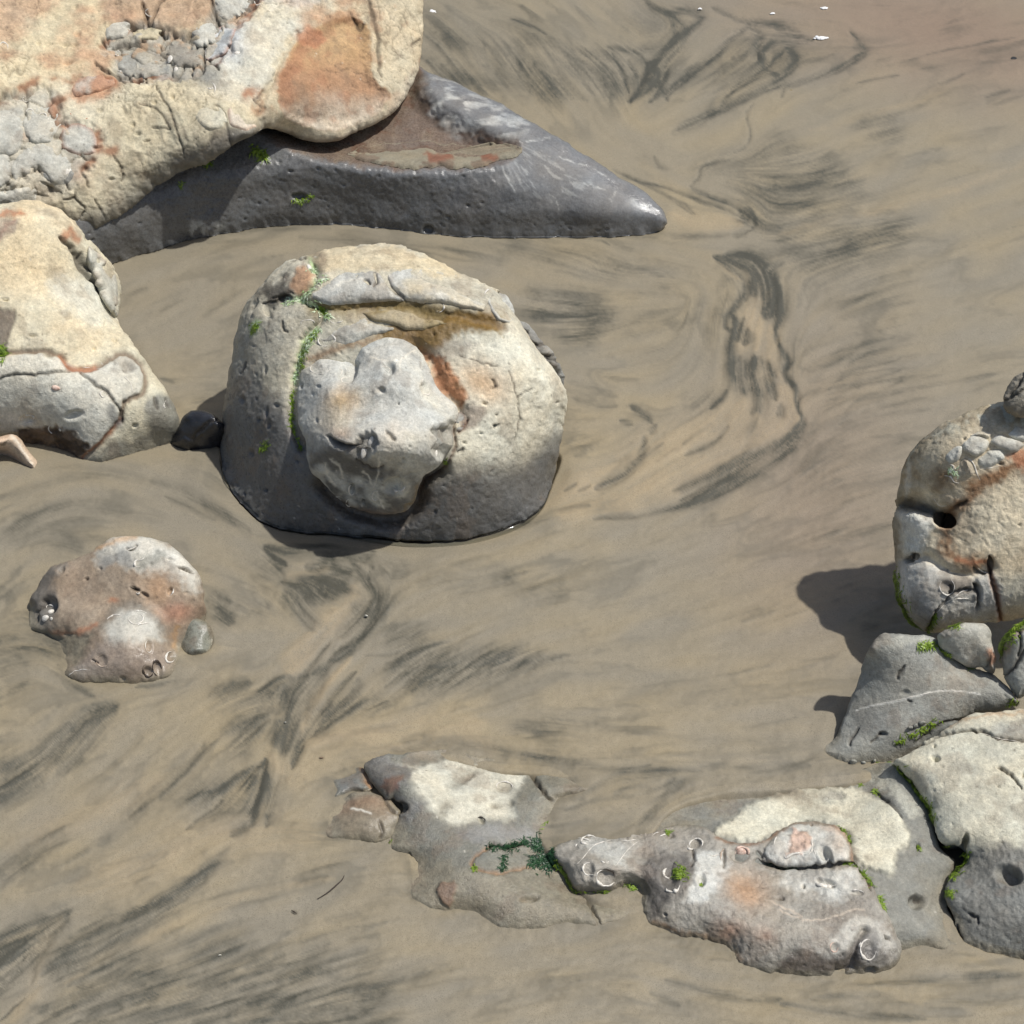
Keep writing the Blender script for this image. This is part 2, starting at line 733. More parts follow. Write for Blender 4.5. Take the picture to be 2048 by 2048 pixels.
    # --- finish
    def build(s, name, mat, parent=None, back=True):
        F = s.F
        V = s.P
        col, wet = s.col, s.wet
        faces = [F]
        if back:
            E = np.concatenate([F[:, [0, 1]], F[:, [1, 2]], F[:, [2, 3]], F[:, [3, 0]]])
            key = np.sort(E, 1)
            kk = key[:, 0] * s.n + key[:, 1]
            un, inv, cnt = np.unique(kk, return_inverse=True, return_counts=True)
            bd = E[cnt[inv] == 1]
            nxt = dict(zip(bd[:, 0].tolist(), bd[:, 1].tolist()))
            st = int(bd[0, 0])
            loop = [st]
            while True:
                q = nxt.get(loop[-1])
                if q is None or q == st or len(loop) > len(bd) + 2:
                    break
                loop.append(q)
            loop = np.array(loop)
            B = V[loop]
            cB = B.mean(0)
            rings = []
            m = len(loop)
            K = 7
            for k in range(1, K + 1):
                f = math.pi / 2 * k / (K + 0.4)
                R_ = cB + (B - cB) * math.cos(f) - s.nrm * s.Ab * math.sin(f)
                R_ = R_ + 0.05 * s.Ab * fbm(R_ * 6, 3, s.seed)[:, None] * s.nrm
                rings.append(R_)
            n0 = len(V)
            V = np.concatenate([V] + rings + [(cB - s.nrm * s.Ab)[None]])
            ids = [loop] + [n0 + k * m + np.arange(m) for k in range(K)]
            for k in range(K):
                a, b = ids[k], ids[k + 1]
                faces.append(np.stack([np.roll(a, -1), a, b, np.roll(b, -1)], 1))
            last = ids[-1]
            faces.append(np.stack([np.roll(last, -1), last, np.full(m, len(V) - 1)], 1))
            mean = s.col.mean(0)
            bc = s.col[loop]
            col = np.concatenate([col] + [bc * (1 - k / K) + mean * (k / K) for k in range(1, K + 1)] + [mean[None]])
            wet = np.concatenate([wet] + [s.wet[loop]] * K + [s.wet[loop][:1]])
        else:
            pass
        lum = (col @ np.array([.25, .6, .15]))[:, None]
        chroma = (col.max(1, keepdims=True) - col.min(1, keepdims=True)) / np.maximum(lum, .01)
        col = np.clip(lum + (col - lum) * (.72 + .06 * sstep(.5, 1.1, chroma)), 0, 1) * np.array([1.03, 1.025, .955])
        s.obj = add_mesh(name, V, faces, mat, parent, True, {'stone_colour': col, 'wet': wet})
        return s.obj


# ------------------------------------------------------------------ small things that sit on a surface
class Ground:
    px = 0.0016

    def at(s, u, v):
        P = np.atleast_2d(spot(np.atleast_1d(u), np.atleast_1d(v)))
        P[:, 2] = sand_z(P[:, 0], P[:, 1])
        Nn = np.tile(np.array([0, 0, 1.0]), (len(P), 1))
        return (P[0], Nn[0]) if len(P) == 1 else (P, Nn)


def sand_z(x, y):
    return np.zeros(np.shape(x))


def tube(host, pts, w, lift=0.5, flat=0.6, sides=6, taper=True, gap=3.0, wmin=0.12):
    """a tapered rod along a traced line; widths in photograph pixels become metres at that distance"""
    L = smooth_line([p[:2] for p in pts], gap) if len(pts) > 2 else np.linspace(pts[0][:2], pts[-1][:2], 5)
    P, Nn = host.at(L[:, 0], L[:, 1])
    sc = np.linalg.norm(P - CP, axis=1).mean() * TF / 1024
    for _ in range(2):
        P[1:-1] = (P[:-2] + 2 * P[1:-1] + P[2:]) / 4
        Nn[1:-1] = (Nn[:-2] + 2 * Nn[1:-1] + Nn[2:]) / 4
    T = np.gradient(P, axis=0)
    T /= np.maximum(np.linalg.norm(T, axis=1, keepdims=True), 1e-9)
    Nn = Nn - (Nn * T).sum(1)[:, None] * T
    Nn /= np.maximum(np.linalg.norm(Nn, axis=1, keepdims=True), 1e-9)
    S = np.cross(T, Nn)
    n = len(P)
    t = np.linspace(0, 1, n)
    ww = w * sc * (np.maximum(np.sin(math.pi * t) ** 0.7, wmin) if taper else np.ones(n))
    if taper and wmin < .3:
        ww = ww * np.clip(0.75 + 0.9 * fbm2(L[:, 0] / 7, L[:, 1] / 7, 2, 5), .25, 1.5)
    V = []
    for k in range(sides):
        a = 2 * math.pi * k / sides
        V.append(P + S * (ww * 0.5 * math.cos(a))[:, None] + Nn * (ww * (lift * 0.5 + 0.5 * flat * math.sin(a)))[:, None])
    V = np.stack(V, 1).reshape(-1, 3)
    F = []
    for i in range(n - 1):
        for k in range(sides):
            F.append((i * sides + k, i * sides + (k + 1) % sides, (i + 1) * sides + (k + 1) % sides, (i + 1) * sides + k))
    F = np.array(F)
    caps = np.array([list(range(sides))[::-1], [(n - 1) * sides + k for k in range(sides)]])
    return V, [F, caps]


def join(parts):
    V, F, o = [], {}, 0
    for v, fs in parts:
        V.append(v)
        for f in (fs if isinstance(fs, list) else [fs]):
            F.setdefault(f.shape[1], []).append(f + o)
        o += len(v)
    return np.concatenate(V), [np.concatenate(x) for x in F.values()]


def arc(u, v, ru, rv, a0, a1, rot=0, n=14):
    a = np.radians(np.linspace(a0, a1, n))
    c, s_ = math.cos(math.radians(rot)), math.sin(math.radians(rot))
    x, y = ru * np.cos(a), rv * np.sin(a)
    return [(u + x[k] * c - y[k] * s_, v + x[k] * s_ + y[k] * c) for k in range(n)]


def shell_arc(host, parent, u, v, ru, rv, a0, a1, rot=0, w=5, mat=None, lift=0.25):
    if a1 - a0 > 300:
        a1 = a0 + 270
    A_ = arc(u, v, ru, rv, a0, a1, rot, 22)
    A_ = [(x + .10 * ru * float(vnoise2(np.array([x / 5]), np.array([y / 5]), 3)[0]), y + .10 * ru * float(vnoise2(np.array([x / 5]), np.array([y / 5]), 4)[0])) for x, y in A_]
    V, F = tube(host, A_, w * 1.4, lift, 0.9, gap=2.0)
    return add_mesh('shell', V, F, mat or M_SHELL, parent)


def shell_line(host, parent, pts, w=4, mat=None, name='shell', lift=0.4):
    V, F = tube(host, pts, w, lift, 0.7)
    return add_mesh(name, V, F, mat or M_SHELL, parent)


def shell_cup(host, parent, u, v, ru, rv, rot=0, mat=None, hgt=0.35, name='shell'):
    """an oval half shell lying on the surface"""
    rings, seg = 5, 14
    c, s_ = math.cos(math.radians(rot)), math.sin(math.radians(rot))
    C0, N0 = host.at(u, v)
    sc = np.linalg.norm(C0 - CP) * TF / 1024
    ax = RT - (RT @ N0) * N0
    ax /= np.linalg.norm(ax)
    ay = np.cross(N0, ax)
    V = [C0 + N0 * (ru * hgt * sc * 1.2)]
    for r in range(1, rings + 1):
        f = r / rings
        for k in range(seg):
            a = 2 * math.pi * k / seg
            x, y = ru * f * math.cos(a), rv * f * math.sin(a) * (1 - .25 * math.cos(a))
            x, y = x * c - y * s_, x * s_ + y * c
            V.append(C0 + sc * (x * ax - y * ay + ru * hgt * (1.2 * math.sqrt(max(0, 1 - f * f)) - 0.05 + 0.05 * math.sin(8 * a * 1)) * N0))
    F4, F3 = [], []
    for k in range(seg):
        F3.append((0, 1 + k, 1 + (k + 1) % seg))
        for r in range(rings - 1):
            a = 1 + r * seg
            F4.append((a + k, a + seg + k, a + seg + (k + 1) % seg, a + (k + 1) % seg))
    return add_mesh(name, np.array(V), [np.array(F4), np.array(F3)], mat or M_SHELL, parent)


def weed(host, parent, pts, spread, count, ln, mat, seed=0, name='green_seaweed', down=0.6, wid=1.6, lift=0.22):
    """a tuft of many thin blades rooted along a traced line"""
    rnd = np.random.RandomState(seed + 5)
    L = smooth_line([p[:2] for p in pts], 2.0) if len(pts) > 1 else np.array([pts[0][:2]])
    pick = L[rnd.randint(0, len(L), count)] + rnd.randn(count, 2) * spread * (0.35 + 0.65 * rnd.rand(count, 1))
    P, Nn = host.at(pick[:, 0], pick[:, 1])
    sc = np.linalg.norm(P - CP, axis=1) * TF / 1024
    d = rnd.randn(count, 3) * 0.7
    d += -np.array([0, 0, 1.0]) * down - np.array([0, 0.4, 0]) * down
    d -= (d * Nn).sum(1)[:, None] * Nn
    d /= np.maximum(np.linalg.norm(d, axis=1, keepdims=True), 1e-6)
    side = np.cross(Nn, d)
    l = 0.85 * ln * sc * (0.4 + rnd.rand(count))
    w = 1.5 * wid * sc * (0.6 + 0.8 * rnd.rand(count))
    K = 4
    V = np.zeros((count, K + 1, 2, 3))
    bend = lift * (0.3 + rnd.rand(count))
    sw = rnd.randn(count) * 0.35
    for k in range(K + 1):
        t = k / K
        q = P + d * (l * t)[:, None] + Nn * (l * (bend * math.sin(math.pi * (0.12 + 0.88 * t))) + 0.6 * sc)[:, None] + side * (l * sw * t * t)[:, None]
        ww = (w * (1 - 0.8 * t))[:, None]
        V[:, k, 0] = q - side * ww * 0.5 + Nn * ww * 0.2
        V[:, k, 1] = q + side * ww * 0.5
    V = V.reshape(-1, 3)
    o = (np.arange(count) * (K + 1) * 2)[:, None]
    F = np.concatenate([o + np.array([[2 * k, 2 * k + 1, 2 * k + 3, 2 * k + 2]]) for k in range(K)])
    ob = add_mesh(name, V, F, mat, parent)
    ob['kind'] = 'stuff'
    return ob


# ================================================================== the beach
STREAKS = []      # (points, width, strength, wobble, taper)
PATCHES = []      # (points, soft, strength)
LIGHTS = []       # (points, width, strength)
GUIDES = []


def S(pts, w, k, wob=1.0, taper=0.7):
    STREAKS.append((pts, w, k, wob, taper))


def Pt(pts, soft, k):
    PATCHES.append((pts, soft, k))


def Lg(pts, w, k=0.6):
    LIGHTS.append((pts, w, k))


z = lambda pts: zp(800, 0, .5176, pts)            # upper right web of dark sand
for p, w, k in [
    ([(930, -30), (970, 20), (1040, 50), (1110, 35), (1165, 60), (1130, 105), (1080, 140), (1010, 210), (960, 270), (930, 330), (890, 395)], 7, .8),
    ([(1035, 40), (1065, 110), (1030, 175), (940, 195), (850, 190), (800, 180)], 6, .6),
    ([(1060, 60), (1110, 110), (1090, 180), (1030, 240), (1020, 310), (985, 370)], 6, .7),
    ([(820, 205), (850, 260), (885, 355)], 4, .75),
    ([(900, 190), (960, 250), (1000, 290), (950, 350), (880, 390)], 6, .75),
    ([(880, 230), (930, 300), (1000, 330), (1035, 390)], 5, .7),
    ([(1205, 25), (1330, 75), (1480, 100), (1590, 152)], 6, .8),
    ([(1590, 152), (1500, 185), (1530, 225), (1490, 290), (1430, 335), (1310, 390), (1180, 450), (1070, 500)], 8, .8),
    ([(1340, 85), (1390, 140), (1375, 210), (1410, 260), (1475, 310)], 7, .75),
    ([(1345, 100), (1280, 150), (1220, 215), (1130, 275), (1030, 370)], 7, .7),
    ([(1450, 110), (1540, 140), (1440, 160), (1400, 200)], 7, .7),
    ([(1200, 230), (1110, 300), (1040, 340), (960, 395)], 5, .7),
    ([(1480, 200), (1440, 240), (1370, 300), (1290, 350), (1240, 410)], 6, .75),
    ([(1740, 120), (1770, 160), (1800, 185), (1770, 220), (1650, 285), (1520, 325), (1400, 350)], 6, .75),
    ([(1750, 180), (1810, 190), (1740, 240)], 8, .5),
    ([(1930, 290), (1850, 305), (1760, 325)], 3, .5),
    ([(420, 75), (500, 100), (570, 140)], 3, .45),
    ([(1210, 440), (1120, 480), (1050, 515)], 9, .55), ([(1480, 345), (1470, 385)], 3, .5),
    ([(1370, 400), (1335, 440), (1355, 520), (1330, 570), (1290, 585)], 3, .6),
    ([(1250, 610), (1160, 655), (1155, 690), (1125, 715), (1200, 760), (1290, 800), (1345, 840), (1370, 870), (1300, 912)], 4, .7),
    ([(820, 652), (900, 690), (1000, 718), (1130, 765), (1250, 812), (1345, 850)], 4, .6),
    ([(860, 670), (960, 720), (1060, 780), (1130, 830)], 4, .5),
    ([(1310, 815), (1340, 860)], 13, .8), ([(980, 600), (1000, 640), (1050, 650)], 4, .35),
    ([(1250, 985), (1310, 985), (1360, 1000)], 7, .8),
    ([(1140, 830), (1100, 790), (1040, 760)], 3, .4), ([(1300, 770), (1350, 800), (1370, 870)], 4, .6),
]:
    S(z(p), w, k)
for k in range(16):                                # feathered combs, slanting down to the right
    S(z([(390 + 15 * k, 225 + 2.2 * k), (455 + 15 * k, 300 + 3 * k), (520 + 14 * k, 375 + 1 * k)]), 3.2, .26, .8)
for k in range(12):
    S(z([(590 + 16 * k, 210 + (k % 4) * 8), (660 + 15 * k, 280), (730 + 12 * k, 350 + (k % 3) * 9)]), 3.2, .26, .8)
for k in range(9):
    S(z([(640 + 22 * k, 180 + k * 2), (720 + 18 * k, 220 + k * 4)]), 4, .24, .8)
Pt(z([(400, 225), (520, 250), (640, 330), (640, 385), (580, 380), (470, 310)]), 22, .42)
Pt(z([(590, 205), (700, 180), (820, 230), (830, 290), (820, 370), (740, 320)]), 24, .42)
Pt(z([(100, 255), (260, 290), (420, 300), (430, 335), (250, 345), (130, 310)]), 18, .22)
Pt(z([(100, 60), (420, 90), (600, 200), (400, 230), (120, 230)]), 40, .22)
Pt(z([(1180, 640), (1400, 600), (1650, 680), (1560, 800), (1400, 860), (1300, 760)]), 45, .36)
Pt(z([(1500, 590), (1700, 640), (1790, 740), (1700, 720), (1600, 660)]), 24, .4)
Pt(z([(1760, 490), (1932, 480), (1932, 530), (1800, 520)]), 16, .42)
Pt(z([(1380, 860), (1600, 850), (1932, 800), (1950, 920), (1500, 950)]), 40, .20)
Pt(z([(1830, 870), (1960, 860), (2050, 900), (1900, 930)]), 20, .3)
Pt(z([(880, 30), (1180, 60), (1130, 200), (1040, 390), (860, 390), (820, 200)]), 34, .22)
Pt(z([(1300, 100), (1560, 140), (1500, 290), (1250, 410), (1190, 330), (1260, 180)]), 34, .2)

z = lambda pts: zp(1048, 420, .3313, pts)          # the braided meander right of the middle boulder
for p, w, k in [
    ([(1140, 280), (1220, 345), (1325, 430), (1310, 530), (1260, 605), (1215, 650), (1215, 710), (1260, 745)], 6, .75),
    ([(1245, 635), (1290, 715), (1245, 800), (1255, 920), (1290, 1040)], 9, .75),
    ([(1290, 900), (1295, 1000), (1340, 1110)], 20, .62),
    ([(1235, 275), (1340, 272), (1440, 350), (1525, 480), (1555, 600), (1515, 720)], 13, .8),
    ([(1390, 400), (1440, 480), (1480, 570), (1460, 640)], 22, .85),
    ([(1160, 285), (1280, 330), (1380, 370), (1430, 430)], 9, .7),
    ([(1515, 720), (1530, 800), (1595, 930), (1560, 985), (1640, 1090), (1650, 1200), (1685, 1265)], 6, .75),
    ([(1390, 410), (1375, 470), (1388, 520)], 8, .7), ([(1335, 440), (1345, 520), (1330, 560)], 4, .5),
    ([(1345, 720), (1335, 760), (1330, 810)], 12, .65), ([(1325, 650), (1300, 720), (1285, 790)], 8, .6),
    ([(1420, 895), (1362, 975), (1375, 1020)], 12, .8), ([(1440, 915), (1470, 960), (1520, 1010)], 9, .8),
    ([(1455, 990), (1495, 1070), (1520, 1150)], 9, .85), ([(1548, 1180), (1550, 1235), (1525, 1225)], 8, .85),
    ([(1395, 1030), (1425, 1080), (1440, 1120)], 17, .7), ([(1375, 1060), (1390, 1150), (1370, 1230)], 12, .5),
    ([(1450, 1080), (1440, 1180), (1400, 1300), (1340, 1420)], 9, .35),
    ([(1685, 1265), (1665, 1330), (1580, 1400), (1420, 1480), (1290, 1560), (1110, 1660), (950, 1740)], 16, .72),
    ([(1660, 1290), (1600, 1370), (1480, 1430), (1340, 1490), (1200, 1560), (1050, 1620), (900, 1690)], 9, .6),
    ([(1700, 1290), (1600, 1430), (1430, 1570), (1200, 1690), (950, 1780), (700, 1830), (420, 1860)], 7, .6),
    ([(1580, 1440), (1420, 1560), (1250, 1630)], 14, .4), ([(950, 1680), (1100, 1640), (1270, 1600)], 26, .38),
    ([(1230, 1300), (1150, 1390), (1040, 1450), (970, 1480)], 6, .65), ([(1130, 1290), (1030, 1360), (960, 1420)], 5, .3),
    ([(728, 1375), (712, 1470), (620, 1570), (530, 1630), (430, 1675)], 9, .68),
    ([(840, 1410), (740, 1480), (640, 1560), (560, 1620)], 5, .45),
    ([(325, 1650), (240, 1700)], 4, .6), ([(400, 1660), (320, 1700)], 4, .5),
    ([(640, 1180), (720, 1230), (775, 1285)], 7, .6), ([(580, 1270), (650, 1295)], 6, .55),
    ([(300, 1130), (380, 1160), (440, 1185), (560, 1180)], 8, .35), ([(260, 1030), (420, 1070), (560, 1130)], 7, .3),
    ([(1225, 1095), (1180, 1150), (1120, 1200)], 6, .55), ([(800, 1300), (760, 1350)], 5, .4),
    ([(1800, 1080), (1700, 1120), (1660, 1150)], 4, .3), ([(1760, 1330), (1680, 1400), (1600, 1470)], 5, .3),
    ([(1560, 310), (1500, 350), (1460, 380)], 5, .45),
    ([(300, 1500), (560, 1400), (700, 1300)], 5, .16),
    ([(380, 175), (480, 190), (520, 215)], 3, .4), ([(600, 150), (850, 170), (1100, 160), (1300, 130)], 6, .4),
    ([(1260, 155), (1340, 130)], 7, .6),
]:
    S(z(p), w, min(k * 1.22, .97), .7)
Pt(z([(0, 530), (250, 500), (430, 540), (530, 640), (420, 740), (200, 720), (60, 640)]), 22, .5)
Pt(z([(200, 760), (330, 720), (430, 800), (300, 830)]), 16, .34)
Pt(z([(200, 360), (600, 330), (900, 370), (860, 430), (600, 380), (300, 400)]), 16, .36)
Pt(z([(-400, 170), (100, 200), (500, 260), (700, 330), (300, 330), (-300, 240)]), 20, .26)
Pt(z([(950, 1140), (1130, 1110), (1150, 1170), (1000, 1190)]), 12, .32)
Pt(z([(650, 560), (1150, 560), (1230, 800), (1100, 950), (700, 800)]), 60, .16)
Pt(z([(1560, 0), (2100, 40), (2200, 500), (1650, 420), (1480, 300)]), 60, .28)
Pt(z([(1600, 1500), (2300, 1350), (2500, 1700), (1700, 1750)]), 60, .18)
Pt(z([(1500, 860), (2000, 820), (2300, 960), (1900, 1000), (1700, 960)]), 30, .3)
for k in range(14):
    y = 690 + 11 * k
    S([(1640 + (k * 53) % 60, y + 25), (1700 + (k * 31) % 50, y + 6), (1790 + (k * 47) % 90, y - 16)], 4, .28, .9)
Lg(z([(1350, 370), (1400, 460), (1410, 600), (1340, 700), (1300, 860)]), 18, .8)
Lg(z([(1480, 1040), (1490, 860), (1540, 780)]), 14, .7)
Lg(z([(1560, 1080), (1590, 1250), (1480, 1380), (1300, 1480), (1000, 1590), (600, 1730), (200, 1830)]), 30, .8)
Lg(z([(1330, 1180), (1200, 1300), (900, 1450), (500, 1640), (150, 1760)]), 40, .7)
Lg(z([(1400, 1240), (1420, 1330), (1330, 1450), (1100, 1560)]), 14, .8)
Lg(z([(1600, 1150), (1640, 1260), (1560, 1340)]), 12, .9)
Lg(z([(1500, 470), (1440, 560), (1420, 700), (1400, 850)]), 10, .8)
Lg(z([(1540, 640), (1480, 760), (1500, 900), (1560, 1030)]), 9, .7)
Lg(z([(880, 30), (1050, 60), (1200, 70), (1300, 90)]), 16, .6)
Lg(z([(1170, 310), (1310, 440)]), 4, .8)
Lg([(1560, 470), (1660, 440), (1800, 410), (1950, 365), (2080, 310)], 7, .5)
Lg([(1620, 260), (1760, 225), (1900, 180)], 5, .3)
for p in [[(1820, 120), (1900, 100), (2030, 75)], [(1830, 180), (1890, 165), (1930, 145)], [(1970, 195), (2020, 180)]]:
    S(p, 3, .45)

z = lambda pts: zp(450, 1050, .3623, pts)          # the channel below the middle boulder
for p, w, k in [
    ([(210, 115), (270, 185), (340, 222)], 7, .8), ([(240, 160), (290, 240), (330, 300)], 6, .55),
    ([(215, 112), (330, 150), (450, 135), (560, 130), (690, 170), (760, 182), (825, 150)], 9, .72),
    ([(440, 232), (510, 240), (560, 185), (600, 180)], 8, .8), ([(590, 200), (640, 248), (700, 245)], 10, .8),
    ([(470, 250), (540, 230), (660, 260)], 7, .5),
    ([(330, 375), (400, 490), (480, 575)], 14, .55), ([(310, 315), (480, 300), (620, 265)], 7, .7),
    ([(690, 195), (770, 290), (832, 375), (832, 455), (790, 560), (750, 620), (690, 690), (600, 745)], 9, .8),
    ([(800, 420), (740, 480), (670, 560), (620, 600)], 17, .6), ([(790, 480), (720, 520)], 20, .45),
    ([(800, 250), (790, 300)], 4, .7), ([(740, 180), (800, 200), (820, 240)], 6, .5),
    ([(580, 640), (500, 740), (400, 840)], 5, .7), ([(760, 610), (650, 665), (570, 745)], 6, .7),
    ([(640, 650), (600, 690), (690, 660)], 5, .7), ([(700, 690), (580, 760), (480, 815)], 7, .6),
    ([(455, 820), (390, 835), (280, 850), (180, 920)], 6, .7),
    ([(720, 800), (600, 930), (480, 1070), (430, 1170), (365, 1355)], 6, .75), ([(425, 1180), (375, 1340)], 8, .65),
    ([(560, 780), (520, 900), (470, 1000), (440, 1090)], 9, .6),
    ([(470, 1160), (560, 1050), (690, 930), (730, 850)], 16, .5),
    ([(330, 880), (335, 1000), (330, 1120)], 10, .5), ([(350, 1080), (330, 1180), (320, 1250)], 26, .6),
    ([(0, 920), (60, 880), (140, 870)], 12, .5), ([(220, 1300), (200, 1450), (150, 1620)], 11, .75),
    ([(230, 1380), (250, 1500), (235, 1620)], 8, .6), ([(210, 1315), (100, 1370), (0, 1440), (-90, 1480)], 6, .65),
    ([(265, 1450), (330, 1400)], 12, .5), ([(770, 714), (900, 705), (1080, 675), (1250, 640)], 4, .5),
    ([(520, 1285), (545, 1300)], 6, .5), ([(170, 1030), (250, 1010), (300, 1040)], 9, .45),
]:
    S(z(p), w, k)
for p in [[(400, 390), (450, 470), (520, 540)], [(440, 330), (480, 390), (540, 430)], [(520, 320), (560, 370), (610, 400)], [(600, 300), (640, 340), (690, 360)]]:
    S(z(p), 12, .35)
    GUIDES.append(z(p))
Pt(z([(310, 320), (500, 285), (690, 270), (710, 350), (540, 430), (420, 400)]), 12, .55)
Pt(z([(140, 140), (230, 150), (300, 240), (240, 280), (160, 220)]), 14, .3)
Pt(z([(180, 915), (300, 850), (440, 830), (540, 790), (500, 900), (450, 1000), (390, 1100), (340, 1250), (300, 1240), (310, 1000), (240, 980)]), 14, .52)
Pt(z([(40, 1080), (200, 1000), (230, 1120), (110, 1250), (30, 1180)]), 18, .44)
Pt(z([(-60, 920), (120, 870), (220, 980), (120, 1010), (-40, 1000)]), 20, .36)
Pt(z([(110, 1390), (190, 1400), (150, 1460), (100, 1450)]), 10, .55)
Pt(z([(890, 600), (1080, 555), (1110, 640), (1350, 680), (1750, 720), (1560, 800), (1300, 860), (1080, 915), (920, 860), (900, 720)]), 22, .60)
Pt(z([(640, 960), (850, 945), (960, 1000), (720, 1050), (500, 1130), (560, 1020)]), 18, .50)
Pt(z([(900, 190), (990, 200), (980, 280), (920, 270)]), 14, .3)
Pt(z([(1480, 260), (1600, 270), (1600, 330), (1500, 310)]), 14, .28)
Pt(z([(1800, 330), (1860, 280), (1850, 410), (1790, 400)]), 14, .26)
Pt(z([(1600, 1120), (1800, 1040), (1932, 1090), (1700, 1150)]), 18, .3)
Pt(z([(1650, 1130), (1950, 1180), (2100, 1140), (1800, 1230)]), 18, .28)
Pt(z([(800, 330), (900, 300), (1000, 480), (830, 560)]), 30, .22)
Pt(z([(-60, 400), (20, 460), (50, 540), (-20, 530)]), 12, .5)
Pt(z([(150, 440), (240, 450), (200, 510), (140, 490)]), 10, .3)
for k in range(18):
    x = 880 + 48 * k
    S(z([(x, 900 - 8 * k + (k * 37) % 60), (x + 130, 800 - 5 * k + (k * 23) % 40), (x + 260, 745 - 2 * k + (k * 41) % 50)]), 4, .34, .9)
Lg(z([(330, 320), (420, 260), (560, 240)]), 12, .5)
Lg(z([(720, 330), (680, 420), (560, 560), (420, 700), (330, 800)]), 22, .7)
Lg(z([(700, 720), (560, 880), (470, 1010), (420, 1150)]), 7, .8)
Lg(z([(450, 1210), (700, 1170), (1000, 1140), (1400, 1110)]), 30, .7)
Lg(z([(1500, 1250), (1250, 1150), (900, 1250), (700, 1260)]), 16, .4)

z = lambda pts: zp(0, 1300, .4141, pts)            # lower left
for p, w, k in [
    ([(560, 270), (430, 305), (340, 390), (270, 460), (150, 560), (0, 660)], 20, .5),
    ([(430, 290), (490, 310), (560, 280)], 13, .55), ([(480, 350), (390, 480), (280, 590)], 18, .45),
    ([(330, 400), (420, 330)], 8, .5), ([(200, 620), (100, 690), (0, 730)], 18, .45), ([(130, 560), (0, 650)], 22, .4),
    ([(980, 460), (900, 580), (840, 650), (780, 720)], 13, .5), ([(860, 560), (740, 690), (620, 790)], 14, .3),
    ([(560, 620), (470, 700), (420, 740)], 16, .3), ([(1010, 560), (960, 640), (900, 720)], 10, .3),
    ([(1275, 548), (1160, 640), (1040, 745), (900, 870)], 7, .65), ([(1280, 600), (1230, 740), (1215, 850)], 11, .55),
    ([(1200, 850), (1110, 905)], 10, .5), ([(1340, 640), (1320, 760), (1290, 850)], 11, .45),
    ([(300, 890), (160, 970), (0, 1080)], 18, .28), ([(700, 770), (580, 860), (480, 940)], 14, .32),
    ([(0, 1400), (150, 1320), (330, 1262)], 18, .5), ([(330, 1280), (230, 1410), (160, 1490), (0, 1640)], 8, .55),
    ([(1100, 960), (940, 1110), (720, 1235), (520, 1300), (340, 1390)], 14, .46), ([(1000, 1080), (860, 1180), (640, 1270)], 9, .45),
    ([(700, 1240), (480, 1380), (300, 1500), (200, 1570)], 12, .5), ([(900, 1200), (700, 1330), (420, 1490), (260, 1600)], 7, .5),
    ([(230, 1410), (170, 1500), (150, 1600)], 7, .6), ([(1200, 1290), (900, 1390), (600, 1490), (330, 1620)], 9, .42),
    ([(1580, 1095), (1350, 1130), (1150, 1165), (1000, 1200)], 6, .35), ([(1560, 1120), (1300, 1200), (1100, 1240)], 6, .3),
    ([(1130, 1020), (1010, 1060), (880, 1130)], 7, .35), ([(120, 1680), (0, 1790)], 3, .7),
    ([(370, 1620), (440, 1650), (380, 1660)], 12, .6), ([(150, 1740), (250, 1720), (360, 1720)], 12, .45),
    ([(1370, 1470), (1320, 1490)], 9, .55), ([(1410, 1258), (1435, 1272)], 3, .9),
    ([(1420, 1670), (1320, 1710)], 14, .55), ([(1600, 1760), (1720, 1780)], 8, .55), ([(1350, 1780), (1500, 1800), (1640, 1790)], 10, .45),
    ([(1700, 1660), (1800, 1680)], 10, .45), ([(1500, 1560), (1400, 1600)], 9, .4), ([(1450, 1470), (1600, 1420)], 7, .3),
]:
    S(z(p), w, k)
for k in range(44):
    x = 180 + (k * 337) % 1620
    y = 1480 + (k * 191) % 340
    l = 110 + (k * 71) % 190
    S(z([(x, y), (x + l * .5, y - l * .17), (x + l, y - l * .30)]), 5 + (k * 5) % 10, .36, 1.0)
Pt(z([(-30, 1400), (180, 1300), (345, 1258), (270, 1390), (170, 1490), (70, 1590), (-30, 1670)]), 14, .62)
Pt(z([(330, 1420), (640, 1290), (980, 1120), (900, 1240), (560, 1440), (250, 1580), (190, 1560)]), 24, .40)
Pt(z([(920, 1430), (1080, 1400), (1240, 1430), (1130, 1480), (960, 1490)]), 20, .36)
Pt(z([(300, 1650), (900, 1500), (1500, 1480), (1900, 1560), (1900, 1850), (100, 1850)]), 60, .30)
Pt(z([(900, 700), (1000, 640), (1240, 640), (1200, 830), (1000, 850)]), 22, .42)
Pt(z([(0, 1000), (200, 870), (330, 900), (150, 1020), (0, 1120)]), 26, .24)
Pt(z([(220, 450), (420, 300), (570, 270), (440, 440), (270, 600), (0, 720), (0, 600)]), 22, .36)
Lg(z([(1620, 1110), (1250, 1160), (930, 1290), (700, 1400), (450, 1530), (320, 1610)]), 7, .4)
Lg(z([(300, 1290), (220, 1420), (170, 1530), (165, 1640), (60, 1790)]), 14, .5)
Lg(z([(1500, 900), (1100, 880), (700, 1040), (400, 1150)]), 40, .5)
Lg(z([(1300, 520), (1420, 620), (1480, 560), (1700, 440), (1950, 430)]), 22, .6)
Lg(z([(800, 620), (600, 720), (300, 830), (60, 960)]), 30, .4)

